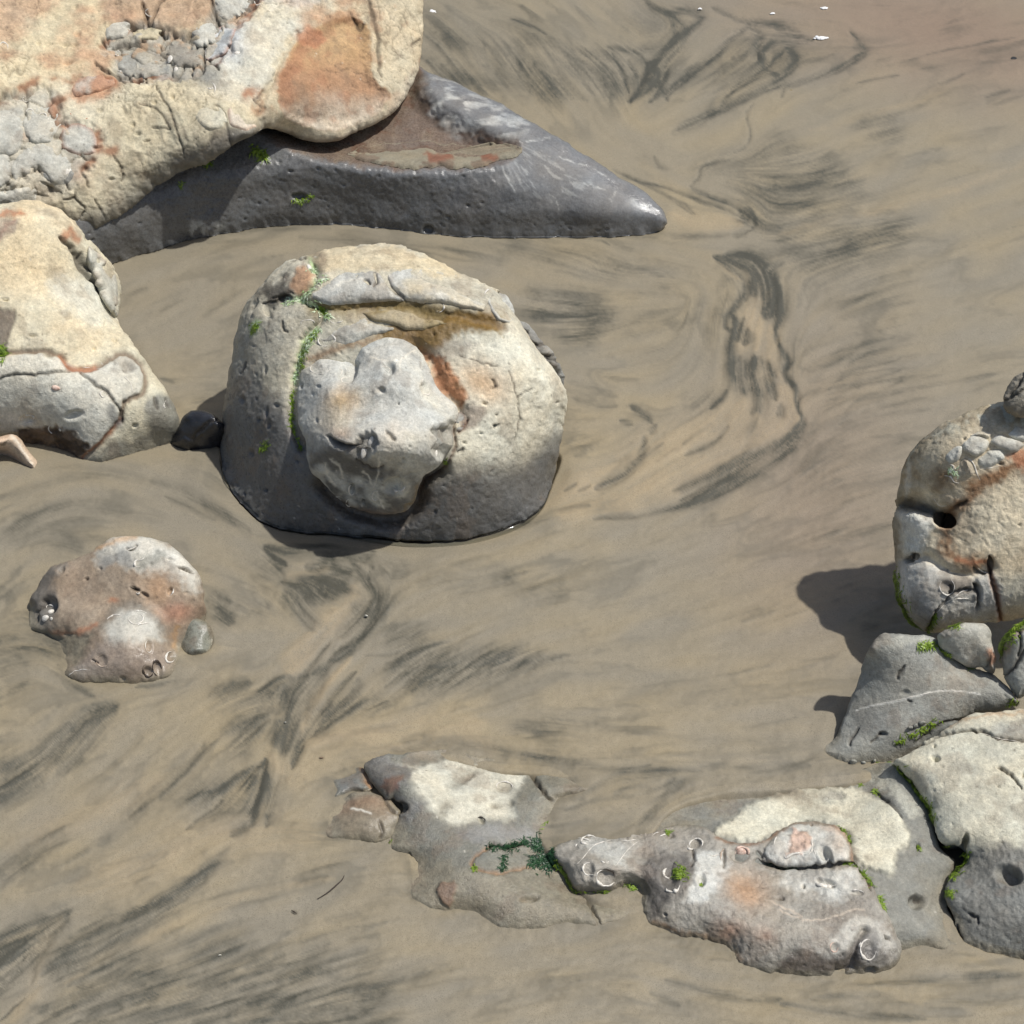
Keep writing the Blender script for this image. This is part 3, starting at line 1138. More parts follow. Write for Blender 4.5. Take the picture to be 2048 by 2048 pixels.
for p, w, k in [                                    # left edge, the small rock, the lower right and the foot of the boulder
    ([(30, 1090), (90, 1060), (160, 1100)], 20, .3), ([(0, 1060), (60, 1030), (140, 1000)], 16, .3), ([(20, 1180), (0, 1200)], 16, .3),
    ([(80, 1290), (130, 1300), (170, 1330)], 16, .5), ([(0, 1310), (60, 1290), (120, 1300)], 20, .42), ([(0, 1350), (50, 1330)], 22, .4),
    ([(115, 1330), (150, 1370), (190, 1395)], 5, .5), ([(270, 1373), (310, 1370), (350, 1362)], 4, .6),
    ([(430, 1220), (450, 1235), (465, 1245)], 11, .6), ([(150, 1080), (200, 1075), (230, 1090)], 10, .3),
    ([(0, 1000), (100, 960), (220, 950), (330, 970), (420, 1010)], 12, .3), ([(300, 960), (420, 1010), (500, 1060)], 9, .45),
    ([(330, 990), (430, 1040)], 6, .45), ([(400, 1000), (470, 1050)], 10, .4), ([(0, 1080), (120, 1020), (260, 1020)], 20, .25),
    ([(1330, 1960), (1440, 1990), (1560, 2000)], 9, .5), ([(1300, 1985), (1360, 2010)], 6, .5),
    ([(1560, 2010), (1700, 2030), (1850, 2040)], 8, .5), ([(1750, 1965), (1900, 1960), (2040, 1950)], 9, .4),
    ([(1620, 2000), (1760, 1990)], 6, .35), ([(1850, 2010), (2000, 2000), (2080, 1990)], 10, .35),
    ([(730, 1810), (800, 1790), (850, 1800)], 10, .24), ([(650, 1840), (720, 1830)], 8, .3), ([(690, 1880), (760, 1870)], 8, .26),
    ([(960, 1560), (1100, 1600), (1250, 1560), (1350, 1550)], 8, .2),
    ([(780, 1500), (900, 1490), (1060, 1510), (1230, 1540), (1400, 1540)], 7, .5), ([(800, 1480), (860, 1478)], 10, .3),
    ([(1160, 1600), (1210, 1560), (1300, 1530)], 5, .4), ([(1230, 1590), (1260, 1575), (1300, 1580)], 8, .45),
    ([(1130, 1620), (1200, 1600), (1290, 1590), (1350, 1560)], 5, .4), ([(1280, 1650), (1330, 1590), (1370, 1560)], 9, .45),
    ([(1100, 1440), (1300, 1470), (1500, 1480), (1640, 1480)], 7, .2),
    ([(1680, 1490), (1560, 1530), (1400, 1530)], 6, .35), ([(1620, 1530), (1500, 1545)], 6, .3),
    ([(1170, 1350), (1260, 1330)], 9, .2), ([(1420, 1420), (1500, 1400)], 10, .2), ([(1050, 1480), (1130, 1460)], 7, .24),
    ([(270, 860), (330, 790), (360, 780)], 8, .15), ([(240, 520), (400, 480), (520, 460), (660, 458)], 5, .3),
    ([(600, 475), (760, 490), (880, 500), (1000, 520)], 9, .35), ([(320, 760), (350, 768)], 4, .5),
    ([(1020, 1050), (1090, 1030), (1180, 1010)], 5, .3),
]:
    S(p, w, k)
GUIDES += [[(230, 700), (330, 640), (440, 560)], [(300, 560), (440, 500), (620, 470)], [(1150, 1200), (1400, 1150), (1700, 1050)], [(1200, 1350), (1500, 1280)],
           [(1650, 200), (1900, 150)], [(1650, 450), (1900, 380)], [(1700, 600), (1950, 560)], [(0, 150 + 1000), (80, 1090)], [(0, 1500), (160, 1400)],
           [(0, 1700), (200, 1600)], [(700, 1950), (1100, 1850)], [(1200, 1980), (1700, 1960)], [(850, 1950), (1100, 1930)], [(880, 30), (1100, 20)], [(1450, 520), (1480, 700)],
           [(300, 1000), (100, 960)], [(1160, 700), (1350, 640)], [(1160, 560), (1400, 560)], [(0, 980), (200, 940)], [(1900, 800), (1650, 860)], [(1850, 700), (1650, 720)]]


class Sand(Surf):
    pass


def make_sand():
    st = 3.0
    us = np.arange(-230, 2281, st)
    vs = np.arange(-200, 2281, st)
    nu, nv = len(us), len(vs)
    U, V = np.meshgrid(us, vs)
    P = spot(U.ravel(), V.ravel())
    s = Sand()
    s.setup(P, 7)
    n = s.n
    # --- direction the backwash ran, from the streaks themselves
    ax, ay, ac, as_ = [], [], [], []
    for p in [q[0] for q in STREAKS] + [q[0] for q in LIGHTS] + GUIDES:
        L = smooth_line([k[:2] for k in p], 25) if len(p) > 2 else np.array([k[:2] for k in p], float)
        d = L[1:] - L[:-1]
        a = 2 * np.arctan2(d[:, 1], d[:, 0])
        m = (L[1:] + L[:-1]) / 2
        ax.append(m[:, 0]); ay.append(m[:, 1]); ac.append(np.cos(a)); as_.append(np.sin(a))
    ax, ay, ac, as_ = map(np.concatenate, (ax, ay, ac, as_))
    q = 5
    cu, cv = us[::q], vs[::q]
    GU, GV = np.meshgrid(cu, cv)
    gu, gv = GU.ravel(), GV.ravel()
    c2 = np.zeros(len(gu)); s2 = np.zeros(len(gu))
    for k in range(0, len(gu), 4000):
        w = 1 / ((gu[k:k + 4000, None] - ax) ** 2 + (gv[k:k + 4000, None] - ay) ** 2 + 18 ** 2) ** 1.4
        c2[k:k + 4000] = w @ ac
        s2[k:k + 4000] = w @ as_
    ang = 0.5 * np.arctan2(s2, c2).reshape(GU.shape)
    ang = ang + 0.2 * fbm2(GU.ravel() / 120, GV.ravel() / 120, 3, 3).reshape(GU.shape)
    iu = np.clip((np.arange(nu) / q + .5).astype(int), 0, GU.shape[1] - 1)
    iv = np.clip((np.arange(nv) / q + .5).astype(int), 0, GU.shape[0] - 1)
    A = ang[iv][:, iu]
    # --- smear scattered grains along that direction
    rnd = np.random.RandomState(4)
    n1 = rnd.rand(nv, nu).astype(np.float32)
    n2 = vnoise2(U.ravel() / 10, V.ravel() / 10, 31).reshape(nv, nu).astype(np.float32)
    n3 = vnoise2(U.ravel() / 26, V.ravel() / 26, 33).reshape(nv, nu).astype(np.float32)
    CA, SA = np.cos(A).astype(np.float32), np.sin(A).astype(np.float32)
    acc = [np.zeros((nv, nu), np.float32) for _ in range(3)]
    yy, xx = np.meshgrid(np.arange(nv, dtype=np.float32), np.arange(nu, dtype=np.float32), indexing='ij')
    for sg in (1, -1):
        px, py = xx.copy(), yy.copy()
        dx, dy = CA * sg, SA * sg
        for k in range(22):
            px = np.clip(px + dx, 0, nu - 1)
            py = np.clip(py + dy, 0, nv - 1)
            i, j = (px + .5).astype(np.int32), (py + .5).astype(np.int32)
            i = np.minimum(i, nu - 1); j = np.minimum(j, nv - 1)
            ndx, ndy = CA[j, i], SA[j, i]
            f = np.where(ndx * dx + ndy * dy < 0, -1, 1)
            dx, dy = ndx * f, ndy * f
            w = 1 - k / 22
            if k < 12:
                acc[0] += n1[j, i]
            acc[1] += w * n2[j, i]
            acc[2] += w * n3[j, i]
    L1, L2, L3 = [((a - a.mean()) / a.std()).ravel() for a in acc]
    s.L1, s.L2, s.L3 = L1, L2, L3
    und = np.zeros((nv, nu), np.float32)
    def soften(m, r):
        for ax_ in (0, 1):
            for _ in range(2):
                c_ = np.cumsum(np.concatenate([np.repeat(m.take([0], ax_), r + 1, ax_), m, np.repeat(m.take([-1], ax_), r, ax_)], ax_), ax_, dtype=np.float64)
                L_ = m.shape[ax_]
                m = (c_.take(range(2 * r + 1, 2 * r + 1 + L_), ax_) - c_.take(range(0, L_), ax_)) / (2 * r + 1)
        return m
    lapm = np.zeros((nv, nu))
    lapin = np.zeros((nv, nu))
    for O, lap in OUTLINES:
        tgt = np.zeros((nv, nu), np.float32) if lap else und
        X, Y = O[:, 0], O[:, 1]
        X2, Y2 = np.roll(X, -1), np.roll(Y, -1)
        for j in np.nonzero((vs > Y.min()) & (vs < Y.max()))[0]:
            y = vs[j]
            c = (Y > y) != (Y2 > y)
            if c.any():
                xs = np.sort(X[c] + (y - Y[c]) * (X2[c] - X[c]) / (Y2[c] - Y[c]))
                tgt[j] = np.maximum(tgt[j], (np.searchsorted(xs, us) % 2) == 1)

        if lap:
            q_ = soften(tgt, 9)
            lapm = np.maximum(lapm, q_)
            lapin = np.maximum(lapin, q_ * (q_ > .8))
    lapm = lapm.ravel()
    lapin = lapin.ravel()
    s.near = soften(und, 14).ravel()
    und2 = soften(und, 2).ravel()
    # --- dark mineral sand
    keep = np.ones(n)
    line = np.zeros(n)
    brk = np.clip(.90 + .5 * fbm2(s.u / 45, s.v / 45, 3, 95), .4, 1.15)
    for p, w, k, wob, tp in STREAKS:
        m = s.stroke(p, w * (1.3 if w > 4 else 1.1), wob * .28, tp) * k * (.88 if w > 4 else .9)
        m = m * (brk if k < .8 else np.maximum(brk, .9))
        line = 1 - (1 - line) * (1 - np.clip(m, 0, 1))
    patch = np.zeros(n)
    for p, soft, k in PATCHES:
        m = s.poly(p, soft * 1.5, 1.2) * min(k * 1.18, .8)
        patch = 1 - (1 - patch) * (1 - m)
    light = np.zeros(n)
    for p, w, k in LIGHTS:
        m = s.stroke(p, w * 1.3, .6, .7) * k
        light = np.maximum(light, m)
    light *= np.clip(.72 + .55 * fbm2(s.u / 50, s.v / 30, 3, 97) + .16 * L1 + .14 * L2, 0, 1.15)
    big = fbm2(s.u / 260, s.v / 150, 4, 77)
    med = fbm2(s.u / 60, s.v / 40, 4, 79)
    streak = 0.22 * L1 + 0.62 * L2 + 0.36 * L3
    silk = 0.55 * L1 + 0.55 * L2 + 0.25 * L3
    dark = line * np.clip(0.90 + 0.34 * silk, 0.2, 1.4)
    pk = patch * np.clip(0.85 + 0.42 * silk + 0.4 * med, 0.0, 1.9)
    pk = pk * (1 - .75 * light)
    dark = 1 - (1 - np.clip(dark, 0, 1)) * (1 - np.clip(pk, 0, 1))
    thin = sstep(1.0, 2.4, streak + 1.2 * med + 0.6 * big) * 0.24
    dark = 1 - (1 - dark) * (1 - thin)
    soft_ = sstep(-.05, .55, fbm2(s.u / 110 + .3 * L3, s.v / 46 + .2 * L2, 4, 83, .6)) * .26
    dark = np.clip(dark + 0.05 + soft_ + 0.08 * big + 0.030 * streak + 0.05 * med, 0, 1)
    dark = np.clip(dark - .10 * light, 0, 1)
    rim_ = lapm * (lapm < .62) * np.clip(.8 + fbm2(s.u / 26, s.v / 16, 4, 103), .1, 1.3)
    dark = np.clip(dark + .34 * rim_, 0, 1)
    warm = np.clip(0.36 + 0.5 * big + 0.18 * L3 - 0.35 * dark + 0.55 * light, 0, 1)
    for b in (s.blob(1280, 330, 330, 170, 20), s.blob(1200, 900, 250, 120, -20), s.blob(280, 1560, 300, 200, -30) * .7, s.blob(700, 1480, 300, 80), s.blob(1000, 1450, 500, 90, 0) * .7):
        warm = np.clip(warm + 0.35 * b, 0, 1)
    warm *= 1 - 0.5 * np.clip(s.blob(300, 620, 260, 170) + s.blob(700, 470, 400, 60) + s.blob(1750, 900, 350, 300) + s.blob(960, 80, 200, 120), 0, 1)
    rose = np.clip(s.blob(1900, 60, 420, 120, 12) + .5 * s.blob(1640, 1000, 200, 300), 0, 1)
    # --- relief: combed ridges, scour round the stones, low swells
    h = 0.0022 * (0.5 * L2 + 0.5 * L3) * (0.35 + dark) + 0.010 * big + 0.0022 * med - 0.003 * line
    h += 0.0011 * fbm2(s.u / 15 + L3 * .3, s.v / 8, 3, 101) + 0.0018 * light - 0.0012 * line
    lapf = 0.0048 * fbm2(s.u / 34, s.v / 22, 5, 91, .6) - .0008
    Z = h * (1 - sstep(.02, .35, s.near)) * (1 - sstep(.02, .5, lapm)) - 0.03 * sstep(.5, .95, und2) + lapf * sstep(.05, .4, lapm) * (1 - sstep(.05, .4, s.near)) - .03 * sstep(.8, .98, lapin) + SAND_SHAPE(s) + .0045 * np.exp(-((s.near - .16) / .09) ** 2) * (.6 + .8 * fbm2(s.u / 60, s.v / 40, 3, 99))
    P[:, 2] = Z
    idx = np.arange(n).reshape(nv, nu)
    F = np.stack([idx[:-1, :-1].ravel(), idx[1:, :-1].ravel(), idx[1:, 1:].ravel(), idx[:-1, 1:].ravel()], 1)
    loop = np.concatenate([idx[0, :-1], idx[:-1, -1], idx[-1, :0:-1], idx[:0:-1, 0]])
    m = len(loop)
    c = np.array([0, 4.0, 0])
    V1 = P[loop].copy()
    V1 = c + (V1 - c) * 1.03; V1[:, 2] = -0.004
    V2 = c + (V1 - c) * 120; V2[:, 2] = -0.02
    allP = np.concatenate([P, V1, V2])
    r1, r2 = n + np.arange(m), n + m + np.arange(m)
    FF = [F]
    for a, b in ((loop, r1), (r1, r2)):
        FF.append(np.stack([a, np.roll(a, -1), np.roll(b, -1), b], 1)[:, ::-1])
    ext = lambda x, v: np.concatenate([x, x[loop], np.full(m, v)])
    up = np.cross(P[F[0, 1]] - P[F[0, 0]], P[F[0, 3]] - P[F[0, 0]])[2]
    mt = sand_material()
    F2 = [f if up > 0 else f[:, ::-1].copy() for f in FF]
    o = add_mesh('sand', allP, [np.concatenate(F2)], mt, None, True, {'dark': ext(dark, .15), 'warm': ext(warm, .4), 'rose': ext(rose, .1), 'pale': ext(light, 0)})
    o['kind'] = 'structure'
    s.P = P
    return s


def sand_material():
    m, nt, bs = node_mat('wet beach sand')
    L = nt.links
    co = nt.nodes.new('ShaderNodeTexCoord').outputs['Object']
    dk = N_(nt, 'ShaderNodeAttribute', attribute_name='dark').outputs['Fac']
    wm = N_(nt, 'ShaderNodeAttribute', attribute_name='warm').outputs['Fac']
    rs = N_(nt, 'ShaderNodeAttribute', attribute_name='rose').outputs['Fac']
    g1 = noise_(nt, co, 420, 2, 0.6)
    g2 = noise_(nt, co, 210, 3, 0.75)
    g3 = noise_(nt, co, 60, 5, 0.65)
    base = mixc_(nt, wm, tuple(SAND_GREY), tuple(SAND_WARM))
    base = mixc_(nt, rs, base, tuple(SAND_ROSE))
    pl_ = N_(nt, 'ShaderNodeAttribute', attribute_name='pale').outputs['Fac']
    base = mixc_(nt, math_(nt, 'MULTIPLY', pl_, .6), base, tuple(SAND_PALE))
    d2 = math_(nt, 'ADD', dk, ramp_(nt, g3, 0.3, 0.7, -0.06, 0.06))
    d2 = math_(nt, 'ADD', d2, ramp_(nt, g1, 0.25, 0.75, -0.30, 0.30))
    d2 = math_(nt, 'ADD', d2, ramp_(nt, g2, 0.25, 0.75, -0.13, 0.13))
    c = mixc_(nt, ramp_(nt, d2, 0.0, 1.0), base, tuple(SAND_DARK))
    k = math_(nt, 'MULTIPLY', ramp_(nt, g1, 0.25, 0.75, 0.70, 1.3), ramp_(nt, g2, 0.25, 0.75, 0.82, 1.18))
    cc = nt.nodes.new('ShaderNodeCombineColor')
    for i in range(3):
        L.new(k, cc.inputs[i])
    c = mixc_(nt, 1.0, c, cc.outputs[0], 'MULTIPLY')
    L.new(c, bs.inputs['Base Color'])
    bs.inputs['Roughness'].default_value = 0.62
    bs.inputs['Specular IOR Level'].default_value = 0.35
    hg = math_(nt, 'ADD', math_(nt, 'MULTIPLY', g1, 0.6), math_(nt, 'MULTIPLY', g3, 0.8))
    bu = nt.nodes.new('ShaderNodeBump')
    bu.inputs['Strength'].default_value = 0.30
    bu.inputs['Distance'].default_value = 0.004
    L.new(hg, bu.inputs['Height'])
    L.new(bu.outputs[0], bs.inputs['Normal'])
    return m


ALB = 0.80                       # base colours are what the sunlit photograph shows, brought down to the stuff's own reflectance
SAND_GREY = lin(148, 140, 122) * ALB
SAND_WARM = lin(165, 151, 122) * ALB
SAND_PALE = lin(184, 164, 132) * ALB
SAND_ROSE = lin(152, 132, 112) * ALB
SAND_DARK = lin(76, 75, 65) * ALB


# ================================================================== stone colours
K_ = 0.95
CREAM = lin(220, 206, 175) * K_
BUFF = lin(204, 189, 154) * K_
PALE = lin(205, 202, 192) * K_
BLUE = lin(178, 180, 182) * K_
GREY = lin(150, 149, 145) * K_
DGREY = lin(104, 104, 106) * K_
WETG = lin(84, 84, 87) * K_
BLACK = lin(50, 50, 54) * K_
OCHRE = lin(203, 152, 92) * K_
RUST = lin(184, 112, 68) * K_
REDB = lin(150, 98, 74) * K_
BROWN = lin(126, 104, 84) * K_
DIRT = lin(70, 60, 50) * K_
OLIVE = lin(122, 104, 50) * K_
MOSS = lin(150, 175, 110) * K_
SALT = lin(232, 232, 230) * 0.85
SANDC = lin(153, 143, 121) * ALB
LIME = lin(225, 218, 205) * K_


def fine(s, amp=1.0, pores=1.0, net=0.0, plates=0.4, stain=.30):
    """the grain every stone of this beach has: gentle lows, chatter, pocks"""
    s.rough(4, 0.012 * amp, 2)
    s.rough(11, 0.0020 * amp * (1 + plates), 5, seed=3, gain=.6)
    # flaked plates: the skin has come away in thin steps here and there
    t = 5 * fbm(s.P * 11, 4, s.seed + 301)
    fl = np.floor(t)
    plate = fl + sstep(.80, 1.0, t - fl)
    where = sstep(-.05, .35, fbm(s.P * 5, 3, s.seed + 302))
    s.h += .0034 * amp * plates * (plate - t) * where
    # hairline fractures
    wq = s.P + .05 * np.stack([fbm(s.P * 9, 3, s.seed + 303 + k) for k in range(3)], 1)
    for sc_k, wd, dp, thr in (((5.5, .016, .0060 * net, .06), (15, .028, .0034 * net, .10)) if net else ()):
        f1, f2, idv = worley(wq * sc_k, s.seed + 310)
        c = np.exp(-((f2 - f1) / wd) ** 2) * sstep(thr, thr + .22, fbm(s.P * 4.5, 3, s.seed + 320))
        s.h -= dp * amp * c
        s.paint(c * .45 * min(net, 1), DIRT)
    s.rough(48, 0.0022 * amp, 3, seed=5, gain=.6)
    s.rough(150, 0.0010 * amp, 2, seed=6)
    gate = sstep(-.1, .3, fbm(s.P * 7, 3, s.seed + 330))
    s.pores(30, 0.0060 * pores, 0.10, 0.20, stretch=(1, .7, 1.3))
    s.pores(62, 0.0040 * pores, 0.28, 0.26, gate, stretch=(1.3, .8, .8))
    s.pores(110, 0.0026 * pores, 0.30, 0.28, gate)
    k = 1 + .20 * fbm(s.P * 34, 4, s.seed + 340, .65) + .10 * fbm(s.P * 110, 2, s.seed + 345)
    s.col = s.col * k[:, None]
    f1, f2, idv = worley(s.P * 58, s.seed + 350)
    s.paint(sstep(.26, .14, f1) * (idv < .10) * .5, DIRT)
    s.paint(sstep(.22, .12, f1) * (idv > .97) * .5, LIME)
    st = fbm(s.P * np.array([13, 13, 7]), 5, s.seed + 360, .62)
    s.paint(sstep(.16, .34, st) * stain, BROWN)


def cracks(s, lines, w=2.2, dep=0.008, col=None, k=0.7):
    for p in lines:
        s.crack(p, w, dep, 0.6, DIRT if col is None else col, k)


# ================================================================== 1. the ledge at the top left
ledge = thing('rock_outcrop', 'big sandstone ledge, cream and orange above, dark wet grey below, top left', 'rock outcrop', spot(620, 330))

base = Stone([(225, 527, 0), (300, 505, 0), (372, 483, 0), (450, 466, 0), (530, 455, 0), (620, 450, 0), (700, 452, 0), (780, 458, 0), (860, 467, 0), (960, 474, 0),
              (1100, 475, 0), (1200, 474, 0), (1270, 472, 0), (1308, 466, 0.0), (1320, 462, .004, .6), (1333, 448, .02, .9), (1328, 426, .05, 1), (1292, 388, .09), (1240, 355, .13),
              (1180, 317, .18), (1110, 270, .23), (1050, 235, .26), (1000, 207, .28), (950, 183, .3), (900, 160, .32), (850, 142, .34), (790, 90, .38), (500, 60, .4),
              (200, 200, .38), (90, 330, .28), (100, 470, .12), (150, 545, 0.02)], 0.13, 110, Ab=.35, upright=.1, seed=11, a=2.0, lean=.95)
d_h = base.depth_in([(505, 268), (560, 292), (640, 322), (740, 341), (850, 344), (950, 337), (1015, 322), (1045, 300), (1030, 275), (960, 240), (880, 190), (830, 100), (560, 120)], .5)
base.swell(-0.075 * sstep(0, 55, d_h))
base.swell(0.012 * base.stroke([(505, 268), (560, 294), (640, 326), (740, 345), (850, 348), (950, 341), (1010, 330)], 14, .3))
base.col[:] = lin(99, 99, 101) * K_
base.mottle(DGREY, 6, -.1, .5, .6)
base.mottle(lin(70, 70, 73) * K_, 12, 0.1, .6, .5, 3)
base.swell(-.030 * base.stroke([(420, 400), (560, 380), (700, 396), (860, 402), (1000, 405), (1120, 410)], 42, .4))
lipz = base.poly([(480, 255), (640, 300), (760, 318), (1010, 315), (1060, 290), (1120, 300), (1200, 340), (1310, 420), (1340, 480), (1200, 440), (1000, 350), (860, 365), (700, 360), (560, 320)], 20)
base.paint(lipz * .7, lin(120, 122, 128) * K_)
nose = base.poly([(860, 140), (1000, 200), (1110, 265), (1250, 350), (1340, 440), (1310, 460), (1150, 430), (1000, 350), (1050, 285), (900, 260), (850, 200)], 18)
base.paint(nose * .85, lin(122, 122, 126) * K_)
base.damp(0.85 * (1 - .9 * nose))
hol = base.poly([(540, 280), (640, 312), (740, 336), (860, 338), (960, 330), (1020, 312), (1042, 292), (1000, 275), (930, 258), (870, 230), (850, 150), (845, 90), (800, 150), (700, 240), (600, 250)], 10, 1.3)
base.paint(hol * .85, lin(116, 94, 78) * K_)
base.paint(hol * sstep(-.1, .4, fbm(base.P * 16, 5, 5)) * .7, lin(136, 118, 98) * K_)
base.paint(hol * sstep(.05, .3, fbm(base.P * 26, 5, 6)) * .6, lin(108, 76, 58) * K_)
s_ = fbm(base.P * np.array([14, 40, 26]), 5, 9)
salt = base.poly([(870, 195), (960, 195), (1030, 225), (1060, 250), (1010, 285), (950, 285), (880, 250), (850, 220)], 20, 1.6) * sstep(-.12, .22, s_)
base.paint(salt * .42, SALT)
salt2 = base.poly([(860, 160), (930, 180), (900, 230), (855, 215)], 22, 1.6) * sstep(0.05, .35, s_)
base.paint(salt2 * .4, SALT)
s2 = fbm(base.P * np.array([60, 26, 40]), 4, 19)
fa = np.arctan2(base.v - 262, base.u - 985)
fr_ = np.hypot(base.v - 262, base.u - 985)
s2 = fbm2(fa * 26 + base.wu * .06, fr_ / 26, 5, 19)
fan = base.poly([(1035, 295), (1080, 308), (1135, 342), (1190, 378), (1160, 395), (1090, 392), (1030, 372), (1020, 330)], 16, 2) * sstep(-.02, .28, s2)
base.paint(fan * .24, SALT)
for p in [[(1005, 330), (1018, 360), (1030, 385)], [(1080, 380), (1110, 395), (1118, 415)], [(1170, 370), (1215, 385), (1222, 405)], [(1220, 400), (1235, 385)],
          [(1080, 300), (1160, 330), (1210, 345)], [(1040, 285), (1100, 275)]]:
    base.paint(base.stroke(p, 1.5, .8) * .45 * sstep(-.4, .3, s2), SALT)
base.paint(base.poly([(1270, 400), (1300, 405), (1305, 440), (1270, 440)], 16, 1.5) * sstep(-.1, .35, s2) * .5, SALT)
base.paint(base.poly([(330, 478), (430, 440), (460, 460), (360, 492)], 12, 1.5) * sstep(.15, .45, s2) * .4, SALT)
base.swell(-.011 * np.exp(-((base.d - 24) / 18) ** 2) * sstep(780, 980, base.u))
base.damp(1.1 * sstep(46, 20, base.d) * sstep(500, 900, base.u))
base.rough(7, .0045, 3)
base.rough(28, .0018, 4, seed=2)
base.pores(26, .008, .22, .28, stretch=(1, .8, 1.5))
base.pores(55, .0045, .35, .3)
base.rough(90, .0022, 3, seed=4)
base.h *= sstep(0, 16, base.d) * (1 - .72 * nose) * (1 - .6 * hol)
base.pit(598, 394, 15, .016, 7)
base.pit(857, 460, 12, .018, 9)
base.pit(580, 343, 7, .008, 4)
base.relief()
base.build('dark_base', M_WET, ledge)

sandp = Stone([(697, 303), (725, 292), (770, 286), (850, 284), (930, 290), (1000, 290), (1042, 296), (1046, 306), (1015, 320), (950, 331), (860, 336), (790, 333), (730, 322)],
              0.0025, 26, Ab=.03, seed=12, host=base, sink=-.001, step=2.4, edge=.2, jit=2.2)
sandp.col[:] = SANDC
sandp.mottle(lin(120, 96, 78) * K_, 22, .12, .35, .7)
sandp.paint(sandp.poly([(850, 308), (905, 305), (910, 318), (860, 320)], 6, 1.2), REDB * .8)
sandp.paint(sandp.poly([(952, 308), (1000, 306), (1000, 314), (960, 318)], 6, 1.2), REDB * .85)
sandp.build('sand_pocket', M_SMOOTH, ledge)

slab = Stone([(-170, 470, .3), (-20, 440, .25), (40, 440, .22), (100, 450, .16), (150, 462, .14), (200, 452, .15), (255, 420, .18), (300, 385, .23), (345, 352, .28), (395, 332, .32), (440, 312, .36),
              (470, 288, .39), (500, 272, .41), (524, 258, .40), (545, 256, .36), (570, 266, .31), (600, 278, .285), (645, 284, .27), (690, 275, .265), (732, 257, .27), (770, 234, .285), (806, 204, .31), (828, 163, .35), (841, 118, .4), (847, 68, .46), (845, 30, .5), (847, 0, .54), (848, -60, .62), (852, -150, .75), (760, -165, .8), (300, -170, .8), (-180, -170, .8), (-200, 150, .55)],
             0.09, 95, Ab=.3, upright=.1, seed=21, a=2.0, edge=.75)
slab.swell(.022 * fbm(slab.P * 3.2, 3, 71))
# the recessed seam that runs across the slab, its grey fill
seam = seam_m = slab.poly([(205, 90), (225, 50), (260, 40), (330, 60), (400, 70), (420, 20), (450, -30), (520, -20), (500, 30), (470, 60), (455, 110), (420, 130), (385, 160), (320, 165), (250, 165), (215, 110)], 9, 1.3)
slab.h -= .020 * seam
left = slab.poly([(-50, 230), (10, 190), (60, 175), (110, 180), (130, 230), (170, 250), (205, 290), (180, 330), (150, 370), (100, 400), (-50, 410)], 12, 1.2)
slab.h -= .018 * left
slab.col[:] = CREAM * .95
slab.mottle(BUFF, 3.2, -.2, .4, .8)
top = slab.poly([(-100, -100), (600, -100), (480, 60), (400, 90), (300, 140), (200, 170), (100, 170), (0, 220), (-100, 300)], 40, 2)
slab.paint(top * .75, lin(207, 187, 146) * K_)
slab.mottle(lin(190, 146, 112) * K_, 4, .12, .42, .8, 7)
slab.paint(slab.poly([(-60, -40), (60, -40), (110, 10), (60, 60), (0, 85), (-60, 90)], 18, 2) * .7, lin(186, 146, 116) * K_)
slab.paint(slab.poly([(200, -30), (390, -30), (430, 10), (380, 60), (300, 60), (230, 40)], 16, 2) * .7, lin(184, 144, 114) * K_)
slab.paint(slab.poly([(480, 40), (600, 30), (560, 120), (520, 200), (450, 190), (400, 140), (460, 90)], 20, 2) * .8, lin(206, 200, 184) * K_)
slab.paint(slab.poly([(520, 5), (640, 0), (690, -60), (500, -60)], 14, 2) * .5, SALT)
low = slab.poly([(120, 420), (230, 330), (330, 260), (520, 210), (540, 260), (440, 300), (300, 385), (200, 460), (120, 470)], 40, 1.6)
slab.paint(low * .5, lin(206, 192, 160) * K_)
slab.paint(slab.poly([(395, 270), (450, 250), (530, 235), (535, 262), (470, 292), (400, 330), (340, 350), (300, 360)], 26, 1.6) * sstep(-.35, .3, fbm(slab.P * 14, 4, 3)) * .75, lin(118, 108, 96) * K_)
slab.paint(seam * .8, lin(168, 164, 156) * K_)
slab.paint(seam * sstep(.1, .35, fbm(slab.P * 18, 4, 8)) * .7, lin(190, 150, 110) * K_)
slab.paint(left * .7, lin(182, 176, 164) * K_)
for p, w in [([(-20, 215), (20, 185), (70, 168), (130, 165), (180, 162), (235, 165)], 8), ([(130, 200), (105, 205), (115, 235), (135, 245)], 10), ([(190, 270), (200, 300), (230, 300)], 10), ([(155, 350), (170, 330), (190, 320)], 6),
             ([(205, 85), (230, 60), (258, 50)], 5), ([(520, -10), (500, 25), (478, 50), (465, 95), (430, 125)], 7), ([(260, 165), (300, 150), (340, 155)], 6), ([(500, 190), (530, 185), (520, 215)], 9)]:
    slab.paint(slab.stroke(p, w * 1.2, 1.2) * sstep(-.55, .05, fbm(slab.P * 17, 4, 92)) * .85, lin(166, 108, 70) * K_)
slab.paint(slab.stroke([(150, 190), (190, 165), (230, 165), (215, 185), (160, 195)], 12, 1) * .7, RUST)
slab.paint(slab.blob(415, 155, 34, 22) * .7, DGREY)
slab.paint(slab.blob(470, 90, 26, 40, 25) * .9, lin(190, 195, 200) * K_)
cracks(slab, [[(415, -10), (430, 25), (438, 55), (415, 75), (405, 105), (408, 130)], [(330, -10), (300, 45), (295, 55)], [(282, 5), (295, 50)], [(190, 125), (215, 145), (235, 150), (250, 170)], [(205, 75), (212, 85)],
              [(250, 40), (285, 55), (320, 60), (325, 70)], [(408, 130), (425, 125), (440, 140)], [(225, 90), (290, 75)], [(410, 75), (390, 65), (370, 75)]], 3.2, .018)
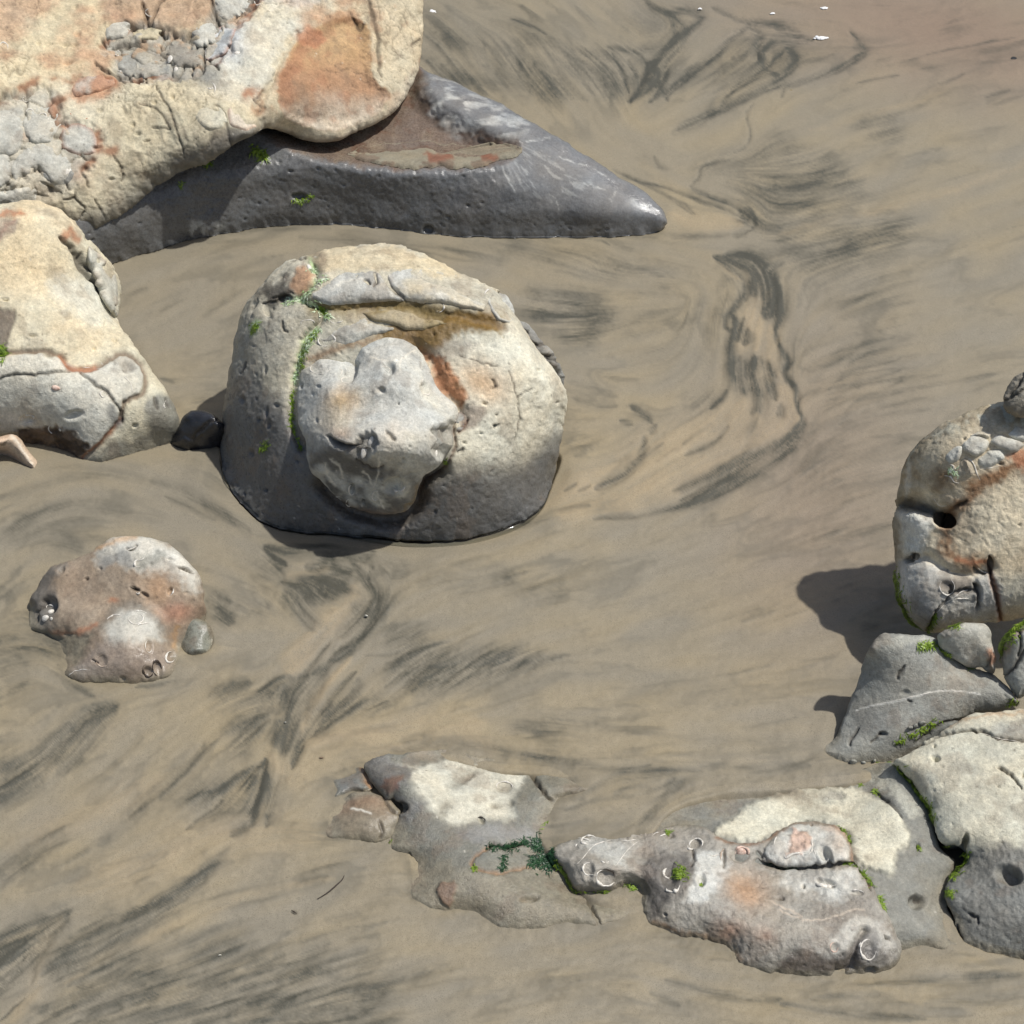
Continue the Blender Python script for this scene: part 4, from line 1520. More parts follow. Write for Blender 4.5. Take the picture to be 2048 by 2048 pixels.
cracks(slab, [[(310, 175), (325, 200), (345, 235), (360, 280), (370, 305)], [(430, 205), (450, 230), (455, 255), (460, 290)], [(225, 310), (245, 345), (240, 365)], [(165, 350), (180, 375)], [(190, 400), (205, 425), (215, 440)], [(150, 380), (150, 395), (170, 420), (160, 440)],
              [(510, 200), (535, 180), (548, 170)], [(280, 210), (310, 220), (340, 260)], [(125, 400), (150, 395)], [(305, 255), (340, 262)], [(510, 198), (522, 215)]], 1.9, .007)
for (a, b, r, q) in [(130, 87, 10, 5), (148, 88, 9, 4), (155, 66, 7, 5), (76, 86, 6, 4), (136, 126, 12, 4), (345, 195, 5, 5), (310, 207, 5, 4), (267, 250, 5, 4), (277, 268, 6, 4), (295, 282, 7, 3), (222, 358, 6, 4), (475, 105, 8, 5), (200, 222, 6, 5), (150, 16, 6, 4), (265, 72, 6, 4)]:
    slab.pit(a, b, r, .010, q, -15)
slab.paint(slab.blob(270, 345, 34, 16, 10) * .45, BROWN)
# the broken orange face at its right end
cut = slab.depth_in([(552, 190), (568, 128), (588, 80), (640, 42), (700, 25), (735, 40), (744, 100), (754, 150), (785, 195), (760, 222), (690, 258), (620, 258), (570, 238)], .8)
slab.swell(-.020 * sstep(0, 26, cut))
fc = slab.poly([(524, 205), (545, 165), (565, 115), (590, 70), (640, 35), (700, 10), (760, -60), (860, -60), (860, 100), (820, 200), (740, 270), (640, 295), (560, 270)], 9, 1.2)
slab.swell(-.018 * slab.stroke([(523, 262), (522, 215), (546, 160), (566, 110), (590, 66)], 7, .8))
lowrim_shade = sstep(52, 6, slab.d + 12 * fbm(slab.P * 9, 4, 44)) * sstep(225, 262, slab.v) * (1 - sstep(505, 540, slab.u))
slab.paint(lowrim_shade * .85, lin(104, 101, 97) * K_)  # shade of the undercut lower rim painted into the colour, with some wet stone
slab.damp(lowrim_shade * .5)
slab.paint(fc * .9, lin(206, 188, 154) * K_)
cp = sstep(0, 9, cut)
vv = slab.v + 26 * fbm(slab.P * 9, 4, 2) + 8 * fbm(slab.P * np.array([50, 50, 12]), 3, 3)
slab.paint(cp, lin(190, 152, 104) * K_)
slab.paint(cp * sstep(95, 160, vv) * .8, lin(172, 126, 92) * K_)
slab.paint(cp * sstep(165, 225, vv) * .6, lin(172, 142, 118) * K_)
slab.paint(cp * sstep(180, 250, vv) * .9, lin(212, 196, 174) * K_)
slab.paint(slab.poly([(590, 60), (620, 50), (645, 80), (635, 95), (605, 90)], 6, 1.2) * .8, lin(190, 122, 82) * K_)
slab.paint(slab.poly([(630, 40), (680, 15), (720, 20), (730, 40), (680, 45)], 8, 1.4) * .7, lin(176, 124, 84) * K_)
slab.paint(slab.poly([(552, 170), (575, 125), (600, 95), (620, 110), (600, 150), (575, 220)], 12, 1.6) * .7, lin(168, 116, 82) * K_)
slab.paint(fc * sstep(.12, .42, fbm(slab.P * 18, 5, 6)) * .4, lin(168, 112, 78) * K_)
eg = fc * sstep(30, 4, slab.d) * sstep(110, 180, slab.v)
slab.paint(eg * .7, lin(218, 204, 180) * K_)
slab.paint(fc * sstep(9, 1, slab.d) * sstep(225, 262, slab.v) * .7, lin(128, 112, 100) * K_)
cracks(slab, [[(738, -10), (746, 40), (754, 80), (758, 120), (765, 150)], [(825, 92), (842, 82)], [(700, 25), (720, 60), (730, 45)]], 2.6, .016)
slab.pit(838, 50, 6, .012, 5)
slab.h += fc * .002 * (1 - np.abs(fbm(slab.P * np.array([46, 46, 14]), 4, 12)) * 2)
fine(slab, 1.1, 1.2, net=.9, plates=1)
zone = np.clip(seam_m + left, 0, 1)
wq = slab.P + .03 * np.stack([fbm(slab.P * 14, 3, 500 + k) for k in range(3)], 1)
f1, f2, idv = worley(wq * 13, 510)
slab.h -= zone * .014 * np.exp(-((f2 - f1) / .07) ** 2)
slab.h += zone * .010 * (idv - .5) + zone * .008 * (.5 - f1)
slab.paint(zone * np.exp(-((f2 - f1) / .05) ** 2) * .55, DIRT)
slab.paint(zone * (idv > .7) * sstep(.4, .2, f1) * .5, lin(186, 150, 122) * K_)
slab.paint(zone * (idv < .25) * sstep(.45, .25, f1) * .5, lin(160, 160, 158) * K_)
slab.h *= 1 - .55 * fc
slab.h += .006 * (1 - fc) * (1 - 2 * np.abs(fbm(slab.P * 12, 4, 29)))
slab.relief()
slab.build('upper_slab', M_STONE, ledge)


def nodule(host, parent, pts, A, R, col, seed, col2=None, rimcol=None, name='nodule', mat=None, extra=None, sink=.003, amp=.9, flat=.9, edge=.45):
    q = Stone(pts, A * flat, R * 1.3, Ab=.05, seed=seed, host=host, sink=sink, step=2.3, gap=5, edge=edge, a=1.8, lean=1.1)
    q.swell(.006 * sstep(0, R, q.d) * fbm(q.P * 16, 3, seed))
    q.col[:] = col
    q.mottle(col * .86 if col2 is None else col2, 14, -.05, .45, .7)
    if rimcol is not None:
        q.paint(sstep(R * .55, 0, q.d) * .6, rimcol)
    if extra:
        extra(q)
    fine(q, amp, .7, net=.0, plates=.5)
    q.h *= sstep(0, 8, q.d)
    q.relief()
    q.build(name, mat or M_STONE, parent)
    return q


NB = lin(190, 187, 178) * K_
nodule(slab, ledge, [(48, 235), (75, 215), (110, 220), (122, 245), (118, 270), (95, 285), (60, 285), (46, 262)], .020, 22, NB, 31)
nodule(slab, ledge, [(-30, 225), (15, 215), (44, 240), (45, 290), (30, 310), (-30, 312)], .02, 25, NB * .97, 32)
nodule(slab, ledge, [(120, 262), (140, 245), (185, 258), (196, 285), (190, 305), (160, 312), (125, 295)], .02, 24, NB * 1.02, 33, rimcol=RUST)
nodule(slab, ledge, [(22, 335), (38, 310), (65, 290), (95, 288), (125, 305), (145, 330), (140, 365), (110, 372), (85, 345), (60, 350), (30, 360)], .028, 32, NB, 34)
nodule(slab, ledge, [(85, 348), (110, 310), (140, 330), (152, 350), (135, 372), (105, 370)], .016, 20, lin(150, 150, 148) * K_, 35)
nodule(slab, ledge, [(-30, 312), (15, 310), (22, 340), (20, 365), (-30, 375)], .02, 22, NB, 36)
nodule(slab, ledge, [(10, 378), (35, 358), (75, 346), (98, 368), (70, 376), (30, 388)], .016, 16, lin(190, 182, 165) * K_, 37)
nodule(slab, ledge, [(-30, 385), (10, 380), (50, 372), (75, 385), (72, 402), (30, 412), (-30, 412)], .02, 20, NB, 38)
nodule(slab, ledge, [(138, 225), (165, 220), (180, 235), (165, 246), (142, 244)], .012, 12, RUST * 1.15, 39)
nodule(slab, ledge, [(140, 175), (170, 150), (215, 150), (230, 165), (200, 185), (150, 195)], .012, 16, lin(190, 140, 108) * K_, 40, col2=NB)
nodule(slab, ledge, [(212, 60), (235, 42), (262, 48), (258, 70), (232, 82), (214, 78)], .016, 14, NB, 41)
nodule(slab, ledge, [(265, 65), (290, 58), (325, 62), (318, 78), (290, 82), (270, 80)], .012, 12, BUFF, 42)
nodule(slab, ledge, [(232, 128), (250, 110), (300, 100), (330, 115), (345, 140), (310, 155), (255, 155), (240, 145)], .018, 20, lin(170, 165, 155) * K_, 43)
nodule(slab, ledge, [(330, 95), (360, 85), (400, 95), (405, 130), (380, 138), (350, 130)], .018, 18, lin(158, 150, 138) * K_, 44)
nodule(slab, ledge, [(385, 65), (410, 45), (435, 55), (430, 85), (405, 95), (385, 85)], .02, 16, NB * 1.03, 45)
nodule(slab, ledge, [(412, 85), (440, 55), (470, 52), (465, 85), (440, 115), (414, 120)], .02, 18, lin(192, 197, 202) * K_, 46, rimcol=RUST)
nodule(slab, ledge, [(425, 10), (450, -30), (510, -30), (505, 5), (480, 35), (450, 40), (435, 30)], .018, 20, NB, 47)
nodule(slab, ledge, [(390, 235), (410, 210), (440, 212), (455, 235), (445, 255), (415, 262)], .018, 20, lin(205, 196, 172) * K_, 48)
nodule(slab, ledge, [(455, 215), (490, 200), (520, 212), (528, 245), (490, 262), (458, 250)], .018, 20, lin(208, 192, 172) * K_, 49, rimcol=lin(196, 150, 120) * K_)

# shells and green weed of the ledge
for (u, v, ru, rv, r) in [(88, 247, 11, 5, 20), (98, 243, 5, 6, 0), (340, 118, 6, 9, 0), (352, 138, 4, 5, 0), (475, 106, 6, 4, -20), (126, 338, 7, 10, 30), (134, 350, 5, 12, 15), (140, 342, 4, 9, -20), (28, 285, 9, 7, 0)]:
    shell_cup(slab, ledge, u, v, ru, rv, r)
for a in [(237, 108, 6, 5, 20, 320, 0, 3), (240, 135, 7, 8, -30, 140, 0, 3), (52, 198, 8, 5, 0, 330, 0, 2.5), (85, 232, 8, 6, 180, 400, 0, 2.5), (7, 95, 9, 10, 180, 380, 0, 3), (450, 92, 9, 8, -20, 130, 0, 2.5), (230, 65, 8, 12, 90, 240, 20, 3),
          (300, 25, 9, 8, 60, 250, 0, 2.5), (420, 172, 7, 6, 30, 170, 0, 3), (60, 222, 7, 4, 150, 380, 0, 2), (40, 205, 6, 4, 150, 380, 0, 2), (515, 5, 6, 6, 20, 250, 0, 3)]:
    shell_arc(slab, ledge, *a[:7], w=a[7])
for p in [[(425, 165), (432, 178), (428, 186)], [(455, 135), (448, 120), (460, 112)], [(408, 105), (413, 95), (410, 120)]]:
    shell_line(slab, ledge, p, 3)
weed(base, ledge, [(508, 305), (520, 300), (528, 318)], 6, 90, 12, M_ALGAE, 1)
weed(base, ledge, [(410, 330), (420, 326)], 4, 40, 9, M_ALGAE, 2)
weed(base, ledge, [(586, 400), (600, 402), (625, 390)], 4, 50, 8, M_ALGAE, 3)
weed(base, ledge, [(360, 372), (364, 366)], 3, 16, 7, M_ALGAE, 4)

# ================================================================== 2. the left boulder
lb = thing('boulder', 'cream boulder cut by the left edge, rust rimmed pale patches at its foot', 'boulder', spot(150, 800))
lbs = Stone([(-190, 430, .48), (-60, 412, .5), (0, 410, .5), (60, 406, .49), (105, 416, .47), (150, 448, .43), (180, 480, .37), (205, 506, .32), (226, 532, .27), (238, 565, .22), (239, 605, .18), (234, 640, .16), (250, 668, .19), (275, 700, .19), (303, 740, .15),
             (326, 772, .12, 1), (347, 806, .085, 1), (359, 838, .045, 1), (360, 862, .012, .8), (346, 882, -.005, .3), (304, 897), (250, 912), (205, 924), (165, 922), (138, 908), (90, 892), (40, 884), (-20, 884), (-190, 900)],
            0.19, 170, Ab=.25, upright=.1, seed=61)
lbs.swell(.03 * lbs.blob(120, 480, 130, 70, 0, 0) + .035 * lbs.blob(120, 640, 150, 70, 15, 0))
lump1 = lbs.lump([(-120, 750), (0, 715), (60, 705), (120, 712), (160, 738), (210, 725), (245, 708), (272, 720), (288, 755), (280, 790), (250, 805), (235, 850), (200, 890), (160, 915), (110, 870), (40, 868), (-120, 868)], .020, 60, .6)
lbs.col[:] = lin(218, 206, 176) * K_
lbs.mottle(lin(206, 198, 172) * K_, 3, -.2, .3, .8)
lbs.mottle(lin(214, 190, 148) * K_, 3.5, -.02, .4, .8, 3)
lbs.paint(lbs.poly([(0, 440), (100, 450), (150, 520), (130, 570), (40, 560), (-60, 520)], 30, 2) * .6, lin(220, 194, 148) * K_)
lbs.paint(lbs.poly([(110, 560), (210, 570), (230, 640), (190, 650), (110, 600)], 20, 2) * .7, lin(206, 204, 192) * K_)
lbs.paint(lump1 * .75, lin(206, 204, 196) * K_)
rim = lbs.stroke([(-100, 740), (10, 708), (60, 703), (120, 710), (140, 738), (190, 735), (230, 712), (250, 708), (275, 722), (290, 755), (284, 790), (252, 806), (240, 840), (215, 870), (185, 900), (162, 918)], 5, .5)
lbs.paint(rim * .8, lin(112, 84, 66) * K_)
lbs.paint(lbs.stroke([(120, 712), (145, 738), (190, 733)], 5, .5) * .7, RUST)
lbs.paint(lbs.stroke([(240, 838), (215, 870), (185, 895), (160, 918)], 4, .5) * .7, RUST)
lbs.h -= .008 * rim
br = lbs.poly([(38, 862), (70, 848), (100, 852), (125, 852), (160, 870), (175, 890), (165, 910), (130, 912), (80, 893), (50, 886)], 6, 1.3)
lbs.paint(br * .9, lin(98, 74, 54) * K_)
lbs.paint(br * sstep(-.1, .3, fbm(lbs.P * 30, 4, 5)) * .7, lin(58, 46, 36) * K_)
lbs.h += br * .012 * fbm(lbs.P * 40, 4, 6)
wetl = sstep(800, 860, lbs.v + 8 * lbs.wv / 9) * sstep(230, 270, lbs.u) + sstep(895, 905, lbs.v) * sstep(150, 180, lbs.u)
wetl = np.clip(lbs.poly([(290, 800), (340, 795), (365, 850), (340, 890), (250, 925), (160, 930), (190, 905), (240, 880), (290, 860)], 10, 1.2), 0, 1)
lbs.paint(wetl * .85, lin(124, 122, 114) * K_)
lbs.damp(wetl * .6)
lbs.paint(lbs.poly([(-40, 615), (30, 618), (38, 640), (20, 670), (5, 715), (-40, 720)], 7, 1.2) * .85, lin(112, 98, 88) * K_)
lbs.h -= .005 * lbs.poly([(-40, 615), (30, 618), (38, 640), (20, 670), (5, 715), (-40, 720)], 7, 1.2)
for p in [[(-20, 440), (20, 430), (45, 432)], [(-10, 480), (15, 455), (25, 445)], [(130, 470), (145, 460), (150, 475)]]:
    lbs.paint(lbs.stroke(p, 6, 1.2) * .8, RUST)
lbs.paint(lbs.poly([(-30, 450), (35, 445), (35, 462), (0, 480), (-30, 480)], 5, 1.2) * .7, lin(150, 135, 125) * K_)
lbs.paint(lbs.stroke([(75, 420), (100, 425), (115, 432)], 8, 1.2) * .5, BROWN)
cracks(lbs, [[(122, 475), (140, 490), (155, 515), (165, 540), (180, 555), (195, 568)], [(160, 505), (170, 530), (190, 545)], [(190, 565), (205, 590), (215, 605)]], 5, .022)
cracks(lbs, [[(160, 745), (195, 770), (215, 785), (225, 800), (245, 820), (240, 845)], [(-40, 760), (60, 748), (140, 742)], [(190, 500), (205, 525), (200, 535)]], 2.6, .010)
gr = lbs.stroke([(222, 815), (232, 840), (236, 848)], 10, .8)
lbs.paint(gr * .7, DGREY)
for (a, b, r, q, an) in [(66, 670, 8, 3, -10), (211, 651, 5, 4, 30), (230, 682, 5, 4, 0), (188, 697, 4, 3, 0), (174, 477, 7, 5, 60), (150, 830, 18, 9, -15), (55, 838, 14, 9, -10), (95, 712, 10, 5, 10), (270, 850, 4, 6, 60), (10, 597, 7, 3, 0), (255, 735, 14, 12, 0)]:
    lbs.pit(a, b, r, .012, q, an)
lbs.paint(lbs.blob(255, 738, 20, 15) * .7, GREY)
cracks(lbs, [[(306, 795), (312, 810), (316, 820)], [(330, 800), (338, 815)]], 3, .01)
fine(lbs, .8, .8, net=.25, plates=.35)
lbs.relief()
lbs.build('body', M_STONE, lb)
for a in [(56, 838, 13, 8, 150, 400, -10, 4), (57, 841, 9, 5, -10, 170, 0, 3), (208, 788, 8, 6, 0, 330, 0, 3), (150, 832, 12, 8, 190, 330, -10, 3), (332, 808, 4, 8, 60, 250, 20, 3), (105, 858, 8, 8, 90, 250, 0, 3)]:
    shell_arc(lbs, lb, *a[:7], w=a[7])
shell_line(lbs, lb, [(245, 750), (262, 768), (265, 785)], 2.2, name='white_vein')
shell_line(lbs, lb, [(165, 735), (200, 738), (230, 752)], 1.6, name='white_vein')
shell_cup(lbs, lb, 112, 776, 9, 5, 10, M_PINK)
shell_cup(lbs, lb, 120, 860, 3, 3, 0)
weed(lbs, lb, [(0, 695), (10, 705), (4, 715)], 5, 90, 13, M_ALGAE, 6)
bulge = Stone([(178, 490), (192, 500), (215, 522), (232, 550), (238, 590), (235, 635), (215, 618), (200, 590), (190, 560), (178, 530)], .03, 22, Ab=.08, seed=66, host=lbs, sink=0.0)
bulge.col[:] = lin(200, 196, 182) * K_
bulge.mottle(lin(190, 165, 140) * K_, 12, .1, .5, .5)
bulge.pit(174 + 26, 520, 5, .01, 8, 60)
fine(bulge, .9)
bulge.h *= sstep(0, 8, bulge.d)
bulge.relief()
bulge.build('side_knob', M_STONE, lb)

# ================================================================== 3. two loose stones beside it
pk = Stone([(-60, 884, .07), (0, 872, .075), (24, 868, .075), (40, 876, .06), (54, 896, .035), (66, 912, .015), (76, 926, -.003, .3), (70, 938, -.004), (52, 934, -.004), (30, 922, -.004), (10, 912, -.004), (-60, 915, -.004)], .042, 20, Ab=.04, seed=71, jit=.4)
pk.col[:] = lin(210, 184, 158) * K_
pk.mottle(lin(196, 160, 132) * K_, 16, -.1, .4, .7)
pk.paint(pk.stroke([(24, 872), (48, 902), (68, 930)], 3, .6) * .6, LIME)
pk.paint(pk.poly([(-60, 900), (10, 900), (40, 915), (70, 935), (40, 935), (0, 918), (-60, 925)], 5, 1) * .4, lin(150, 122, 100) * K_)
cracks(pk, [[(2, 892), (20, 880)]], 1.4, .003)
fine(pk, .5, .5)
pk.relief()
pko = pk.build('stone', M_SMOOTH)
tag(pko, 'small wedge of pinkish tan stone at the foot of the cream boulder', 'stone')

bk = Stone([(342, 890, -.004), (346, 878, .01, .7), (352, 868, .03), (358, 850, .06), (368, 832, .09), (382, 822, .10), (410, 822, .10), (430, 830, .10), (442, 845, .09), (455, 865, .05), (450, 890, -.004), (425, 899, -.005), (400, 902, -.005), (370, 899, -.005), (348, 896, -.005)],
           .05, 30, Ab=.06, upright=.2, seed=73)
bk.col[:] = lin(46, 48, 56) * K_
bk.mottle(lin(26, 26, 30) * K_, 18, -.2, .4, .8)
bk.damp(1.15)
bk.swell(.010 * sstep(0, 8, bk.depth_in([(390, 880), (415, 845), (432, 838), (445, 860), (440, 895), (395, 895)], .3)))
bk.swell(.007 * sstep(0, 5, bk.depth_in([(352, 885), (372, 872), (385, 880), (380, 898), (355, 896)], .3)))
cracks(bk, [[(388, 880), (400, 862), (418, 842), (438, 838)], [(405, 870), (398, 885)]], 2.4, .008)
fine(bk, .35, .3, plates=.2, stain=0)
bk.relief()
bko = bk.build('stone', M_SMOOTH)
tag(bko, 'wet glossy black stone in the shade beside the middle boulder', 'stone')

# ================================================================== 4. the middle boulder
mb = thing('boulder', 'round grey and cream boulder with a pale knob on its face, in the middle', 'boulder', spot(780, 1000))
mbs = Stone([(444, 945, -.005, 0), (440, 900, .0, .5), (446, 830, .10), (454, 771, .18), (466, 702, .27), (477, 645, .35), (493, 603, .40), (516, 572, .44), (550, 541, .47), (581, 521, .49), (619, 513, .5), (650, 503, .51), (722, 495, .52), (788, 497, .52), (837, 512, .52), (880, 532, .51),
             (922, 551, .50), (960, 566, .49), (994, 582, .48), (1020, 612, .46), (1045, 650, .43), (1075, 695, .38), (1109, 744, .31), (1125, 775, .26), (1131, 810, .21), (1125, 850, .15), (1116, 901, .08), (1106, 955, .01, .5), (1088, 1006, -.005, 0), (1067, 1030), (1014, 1056), (949, 1074), (860, 1082),
             (765, 1078), (665, 1068), (585, 1062), (546, 1055), (508, 1032), (477, 998), (455, 966)], .23, 190, Ab=.26, upright=.12, seed=101, a=2.2)
mbs.swell(.030 * mbs.blob(960, 820, 150, 130, 0, 0) + .022 * mbs.blob(560, 780, 90, 160, 0, 0))
Zm = lambda pts: zp(420, 480, .383, pts)
trench = mbs.stroke(Zm([(300, 350), (420, 320), (560, 360), (700, 375), (860, 355), (1040, 350), (1150, 390), (1300, 395), (1450, 430), (1520, 455)]), 12, .6)
mbs.swell(-.018 * trench)
groove = mbs.stroke(Zm([(545, 150), (560, 230), (470, 300), (560, 350), (600, 400), (510, 500), (470, 620), (440, 760), (425, 900), (440, 1000), (480, 1090)]), 9, .5)
mbs.swell(-.022 * groove)
mbs.swell(-.028 * mbs.stroke(Zm([(1090, 560), (1160, 640), (1200, 740), (1270, 850), (1310, 900)]), 15, .5))
mbs.col[:] = lin(196, 188, 168) * K_
mbs.mottle(lin(212, 200, 170) * K_, 4, -.2, .3, .8)
mbs.mottle(lin(170, 165, 152) * K_, 9, 0, .5, .6, 4)
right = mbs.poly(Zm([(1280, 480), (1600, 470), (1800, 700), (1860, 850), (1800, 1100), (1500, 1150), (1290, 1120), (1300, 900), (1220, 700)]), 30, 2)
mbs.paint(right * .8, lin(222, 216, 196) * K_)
# the tide's wet band round the foot
wl = mbs.v + 12 * fbm2(mbs.u / 50, mbs.v / 50, 4, 8)
tide = np.interp(mbs.u, [430, 480, 560, 650, 760, 860, 920, 980, 1050, 1110, 1140], [700, 730, 800, 880, 930, 930, 925, 925, 920, 860, 840])
wet = sstep(-25, 45, wl - tide)
mbs.paint(wet * .9, lin(98, 98, 100) * K_)
mbs.paint(sstep(20, 120, wl - tide) * .5, lin(82, 82, 86) * K_)
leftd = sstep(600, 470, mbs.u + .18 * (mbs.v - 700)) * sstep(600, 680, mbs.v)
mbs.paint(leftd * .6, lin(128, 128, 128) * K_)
mbs.damp(np.clip(wet * .8, 0, 1))
drk = mbs.poly(Zm([(330, 180), (420, 140), (440, 230), (440, 290), (350, 340), (280, 420), (200, 450), (180, 380), (250, 250)]), 12, 1.5)
mbs.paint(drk * sstep(-.3, .25, fbm(mbs.P * 16, 4, 31)) * .9, lin(84, 78, 71) * K_)
mbs.h -= .022 * drk * sstep(0, .4, fbm(mbs.P * 24, 3, 32))
mbs.paint(mbs.poly(Zm([(430, 190), (500, 140), (545, 180), (530, 240), (470, 285), (440, 270)]), 7, 1.3) * .8, lin(196, 140, 94) * K_)
mbs.paint(mbs.poly(Zm([(500, 60), (600, 45), (960, 42), (1240, 130), (1300, 190), (980, 150), (720, 165), (560, 160)]), 8, 1.2) * .75, lin(212, 190, 148) * K_)
mbs.paint(mbs.poly(Zm([(520, 80), (600, 80), (600, 150), (530, 170)]), 8, 1.2) * .6, BROWN)
mbs.paint(np.clip(mbs.stroke(Zm([(560, 370), (760, 352), (1040, 348), (1150, 385), (1300, 392), (1460, 430)]), 24, 1.3), 0, 1) * .9, lin(118, 94, 18) * K_)
ol = mbs.poly(Zm([(870, 470), (1000, 430), (1180, 415), (1300, 372), (1470, 392), (1530, 465), (1390, 470), (1285, 500), (1200, 560), (1090, 600), (1000, 550), (930, 530)]), 10, 1.4)
mbs.paint(ol * .95, lin(124, 92, 10) * K_)
mbs.damp(ol * .6)
mbs.paint(mbs.stroke(Zm([(540, 610), (640, 575), (760, 540), (880, 510)]), 9, 1.2) * .7, lin(150, 110, 66) * K_)
rz = mbs.poly(Zm([(1100, 570), (1160, 590), (1250, 640), (1300, 760), (1350, 850), (1310, 890), (1240, 820), (1190, 760), (1160, 660)]), 9, 1.4)
mbs.paint(rz * .9, lin(190, 118, 66) * K_)
mbs.paint(rz * sstep(.02, .3, fbm(mbs.P * 28, 4, 40)) * .8, lin(96, 66, 36) * K_)
mbs.paint(mbs.blob(*Zm([(1430, 740)])[0], 55, 38, 30) * .65, lin(214, 164, 108) * K_)
mbs.paint(mbs.poly(Zm([(1140, 560), (1260, 520), (1380, 540), (1300, 620), (1200, 620)]), 12, 1.4) * .6, lin(150, 138, 126) * K_)
mbs.paint(mbs.poly(Zm([(1310, 900), (1380, 860), (1430, 880), (1390, 970), (1320, 1000)]), 6, 1.2) * .8, lin(150, 134, 122) * K_)
al = mbs.stroke(Zm([(540, 130), (555, 200), (530, 270), (440, 320), (540, 345), (610, 395)]), 7, 1.2) + mbs.stroke(Zm([(560, 470), (500, 540), (470, 640), (440, 740)]), 7, 1.2) + mbs.stroke(Zm([(240, 440), (230, 480)]), 8, 1.2)
mbs.paint(np.clip(al, 0, 1) * sstep(-.5, .1, fbm(mbs.P * 40, 4, 45)) * .9, lin(172, 205, 138) * K_)
cracks(mbs, [Zm(p) for p in [[(310, 300), (360, 290), (420, 270), (440, 280)], [(270, 330), (330, 320), (400, 300)], [(415, 110), (460, 100), (510, 110)], [(380, 420), (385, 470), (410, 480)], [(1480, 720), (1500, 760), (1480, 770)],
                              [(1300, 1110), (1330, 1090)], [(1480, 980), (1510, 960)], [(150, 700), (180, 640)]]], 2.2, .008)
cracks(mbs, [Zm([(1340, 930), (1330, 980), (1300, 1010)]), Zm([(1270, 920), (1280, 1010), (1290, 1080), (1230, 1180), (1130, 1250), (1080, 1340)])], 3, .012, lin(104, 62, 40) * K_)
for (a, b, r, q) in [(165, 835, 16, 22), (350, 862, 13, 12), (300, 900, 10, 30), (1437, 855, 16, 10), (1495, 912, 8, 8), (290, 680, 8, 26), (215, 1110, 14, 20), (285, 1310, 10, 8), (1530, 500, 8, 6), (1720, 680, 10, 8), (1490, 970, 18, 8), (1330, 1060, 12, 8), (310, 960, 10, 26), (255, 940, 9, 9), (170, 1330, 8, 8), (1815, 850, 6, 9), (1420, 1010, 12, 7), (1180, 1420, 9, 12)]:
    x, y = Zm([(a, b)])[0]
    mbs.pit(x, y, r * .383, .009, q * .383, 10)
fine(mbs, 1.0, 1.3, net=.4, plates=.7)
mbs.h += .0022 * fbm(mbs.P * 46, 3, 77) * (1 - wet * .3)
cracks(mbs, [Zm([(1560, 680), (1600, 800), (1620, 950), (1600, 1060)]), Zm([(1310, 600), (1420, 640), (1500, 650)]), Zm([(1690, 780), (1600, 830)])], 1.3, .003)
mbs.relief()

crown_col = lin(188, 186, 180) * K_


def crownx(q):
    q.paint(q.poly(Zm([(900, 250), (1300, 200), (1560, 270), (1500, 300), (1200, 280)]), 14, 1.5) * .6, lin(206, 190, 158) * K_)
    cracks(q, [Zm(p) for p in [[(855, 175), (870, 230), (850, 250)], [(915, 190), (940, 240), (1000, 300), (1020, 330)], [(1490, 280), (1450, 330), (1440, 370)], [(800, 210), (840, 230)]]], 3, .012)
    for p in [[(640, 250), (700, 210), (790, 200)], [(920, 200), (940, 180)], [(1280, 290), (1300, 330)], [(1190, 290), (1240, 280)]]:
        q.paint(q.stroke(Zm(p), 2.4, .8) * .7, LIME)


nodule(mbs, mb, Zm([(530, 290), (600, 230), (680, 185), (760, 165), (880, 170), (905, 200), (935, 250), (1000, 300), (1015, 322), (900, 325), (760, 330), (650, 350), (570, 330)]), .028, 26, crown_col, 111, extra=crownx, name='crown_slab', flat=1.1, edge=.6)
nodule(mbs, mb, Zm([(925, 195), (980, 160), (1120, 145), (1250, 175), (1400, 225), (1510, 270), (1470, 300), (1445, 345), (1430, 370), (1300, 350), (1150, 330), (1020, 320), (945, 250)]), .03, 30, crown_col * 1.03, 112, extra=crownx, name='crown_slab', flat=1.1, edge=.6, col2=lin(204, 190, 160) * K_)
nodule(mbs, mb, Zm([(1450, 340), (1460, 300), (1500, 275), (1560, 290), (1585, 340), (1588, 400), (1560, 440), (1510, 425), (1470, 380)]), .028, 22, crown_col, 113, name='crown_slab', flat=1.1, edge=.6)
nodule(mbs, mb, Zm([(575, 470), (590, 430), (640, 395), (720, 385), (790, 395), (850, 425), (960, 455), (930, 480), (820, 510), (700, 545), (640, 530), (590, 540), (560, 510)]), .026, 26, lin(190, 187, 178) * K_, 114, name='front_slab', col2=lin(160, 150, 135) * K_)
nodule(mbs, mb, Zm([(790, 380), (900, 365), (1010, 370), (1110, 400), (1250, 430), (1200, 450), (1040, 470), (940, 450), (860, 425)]), .016, 20, lin(176, 160, 128) * K_, 115, name='front_slab', col2=lin(150, 128, 70) * K_)

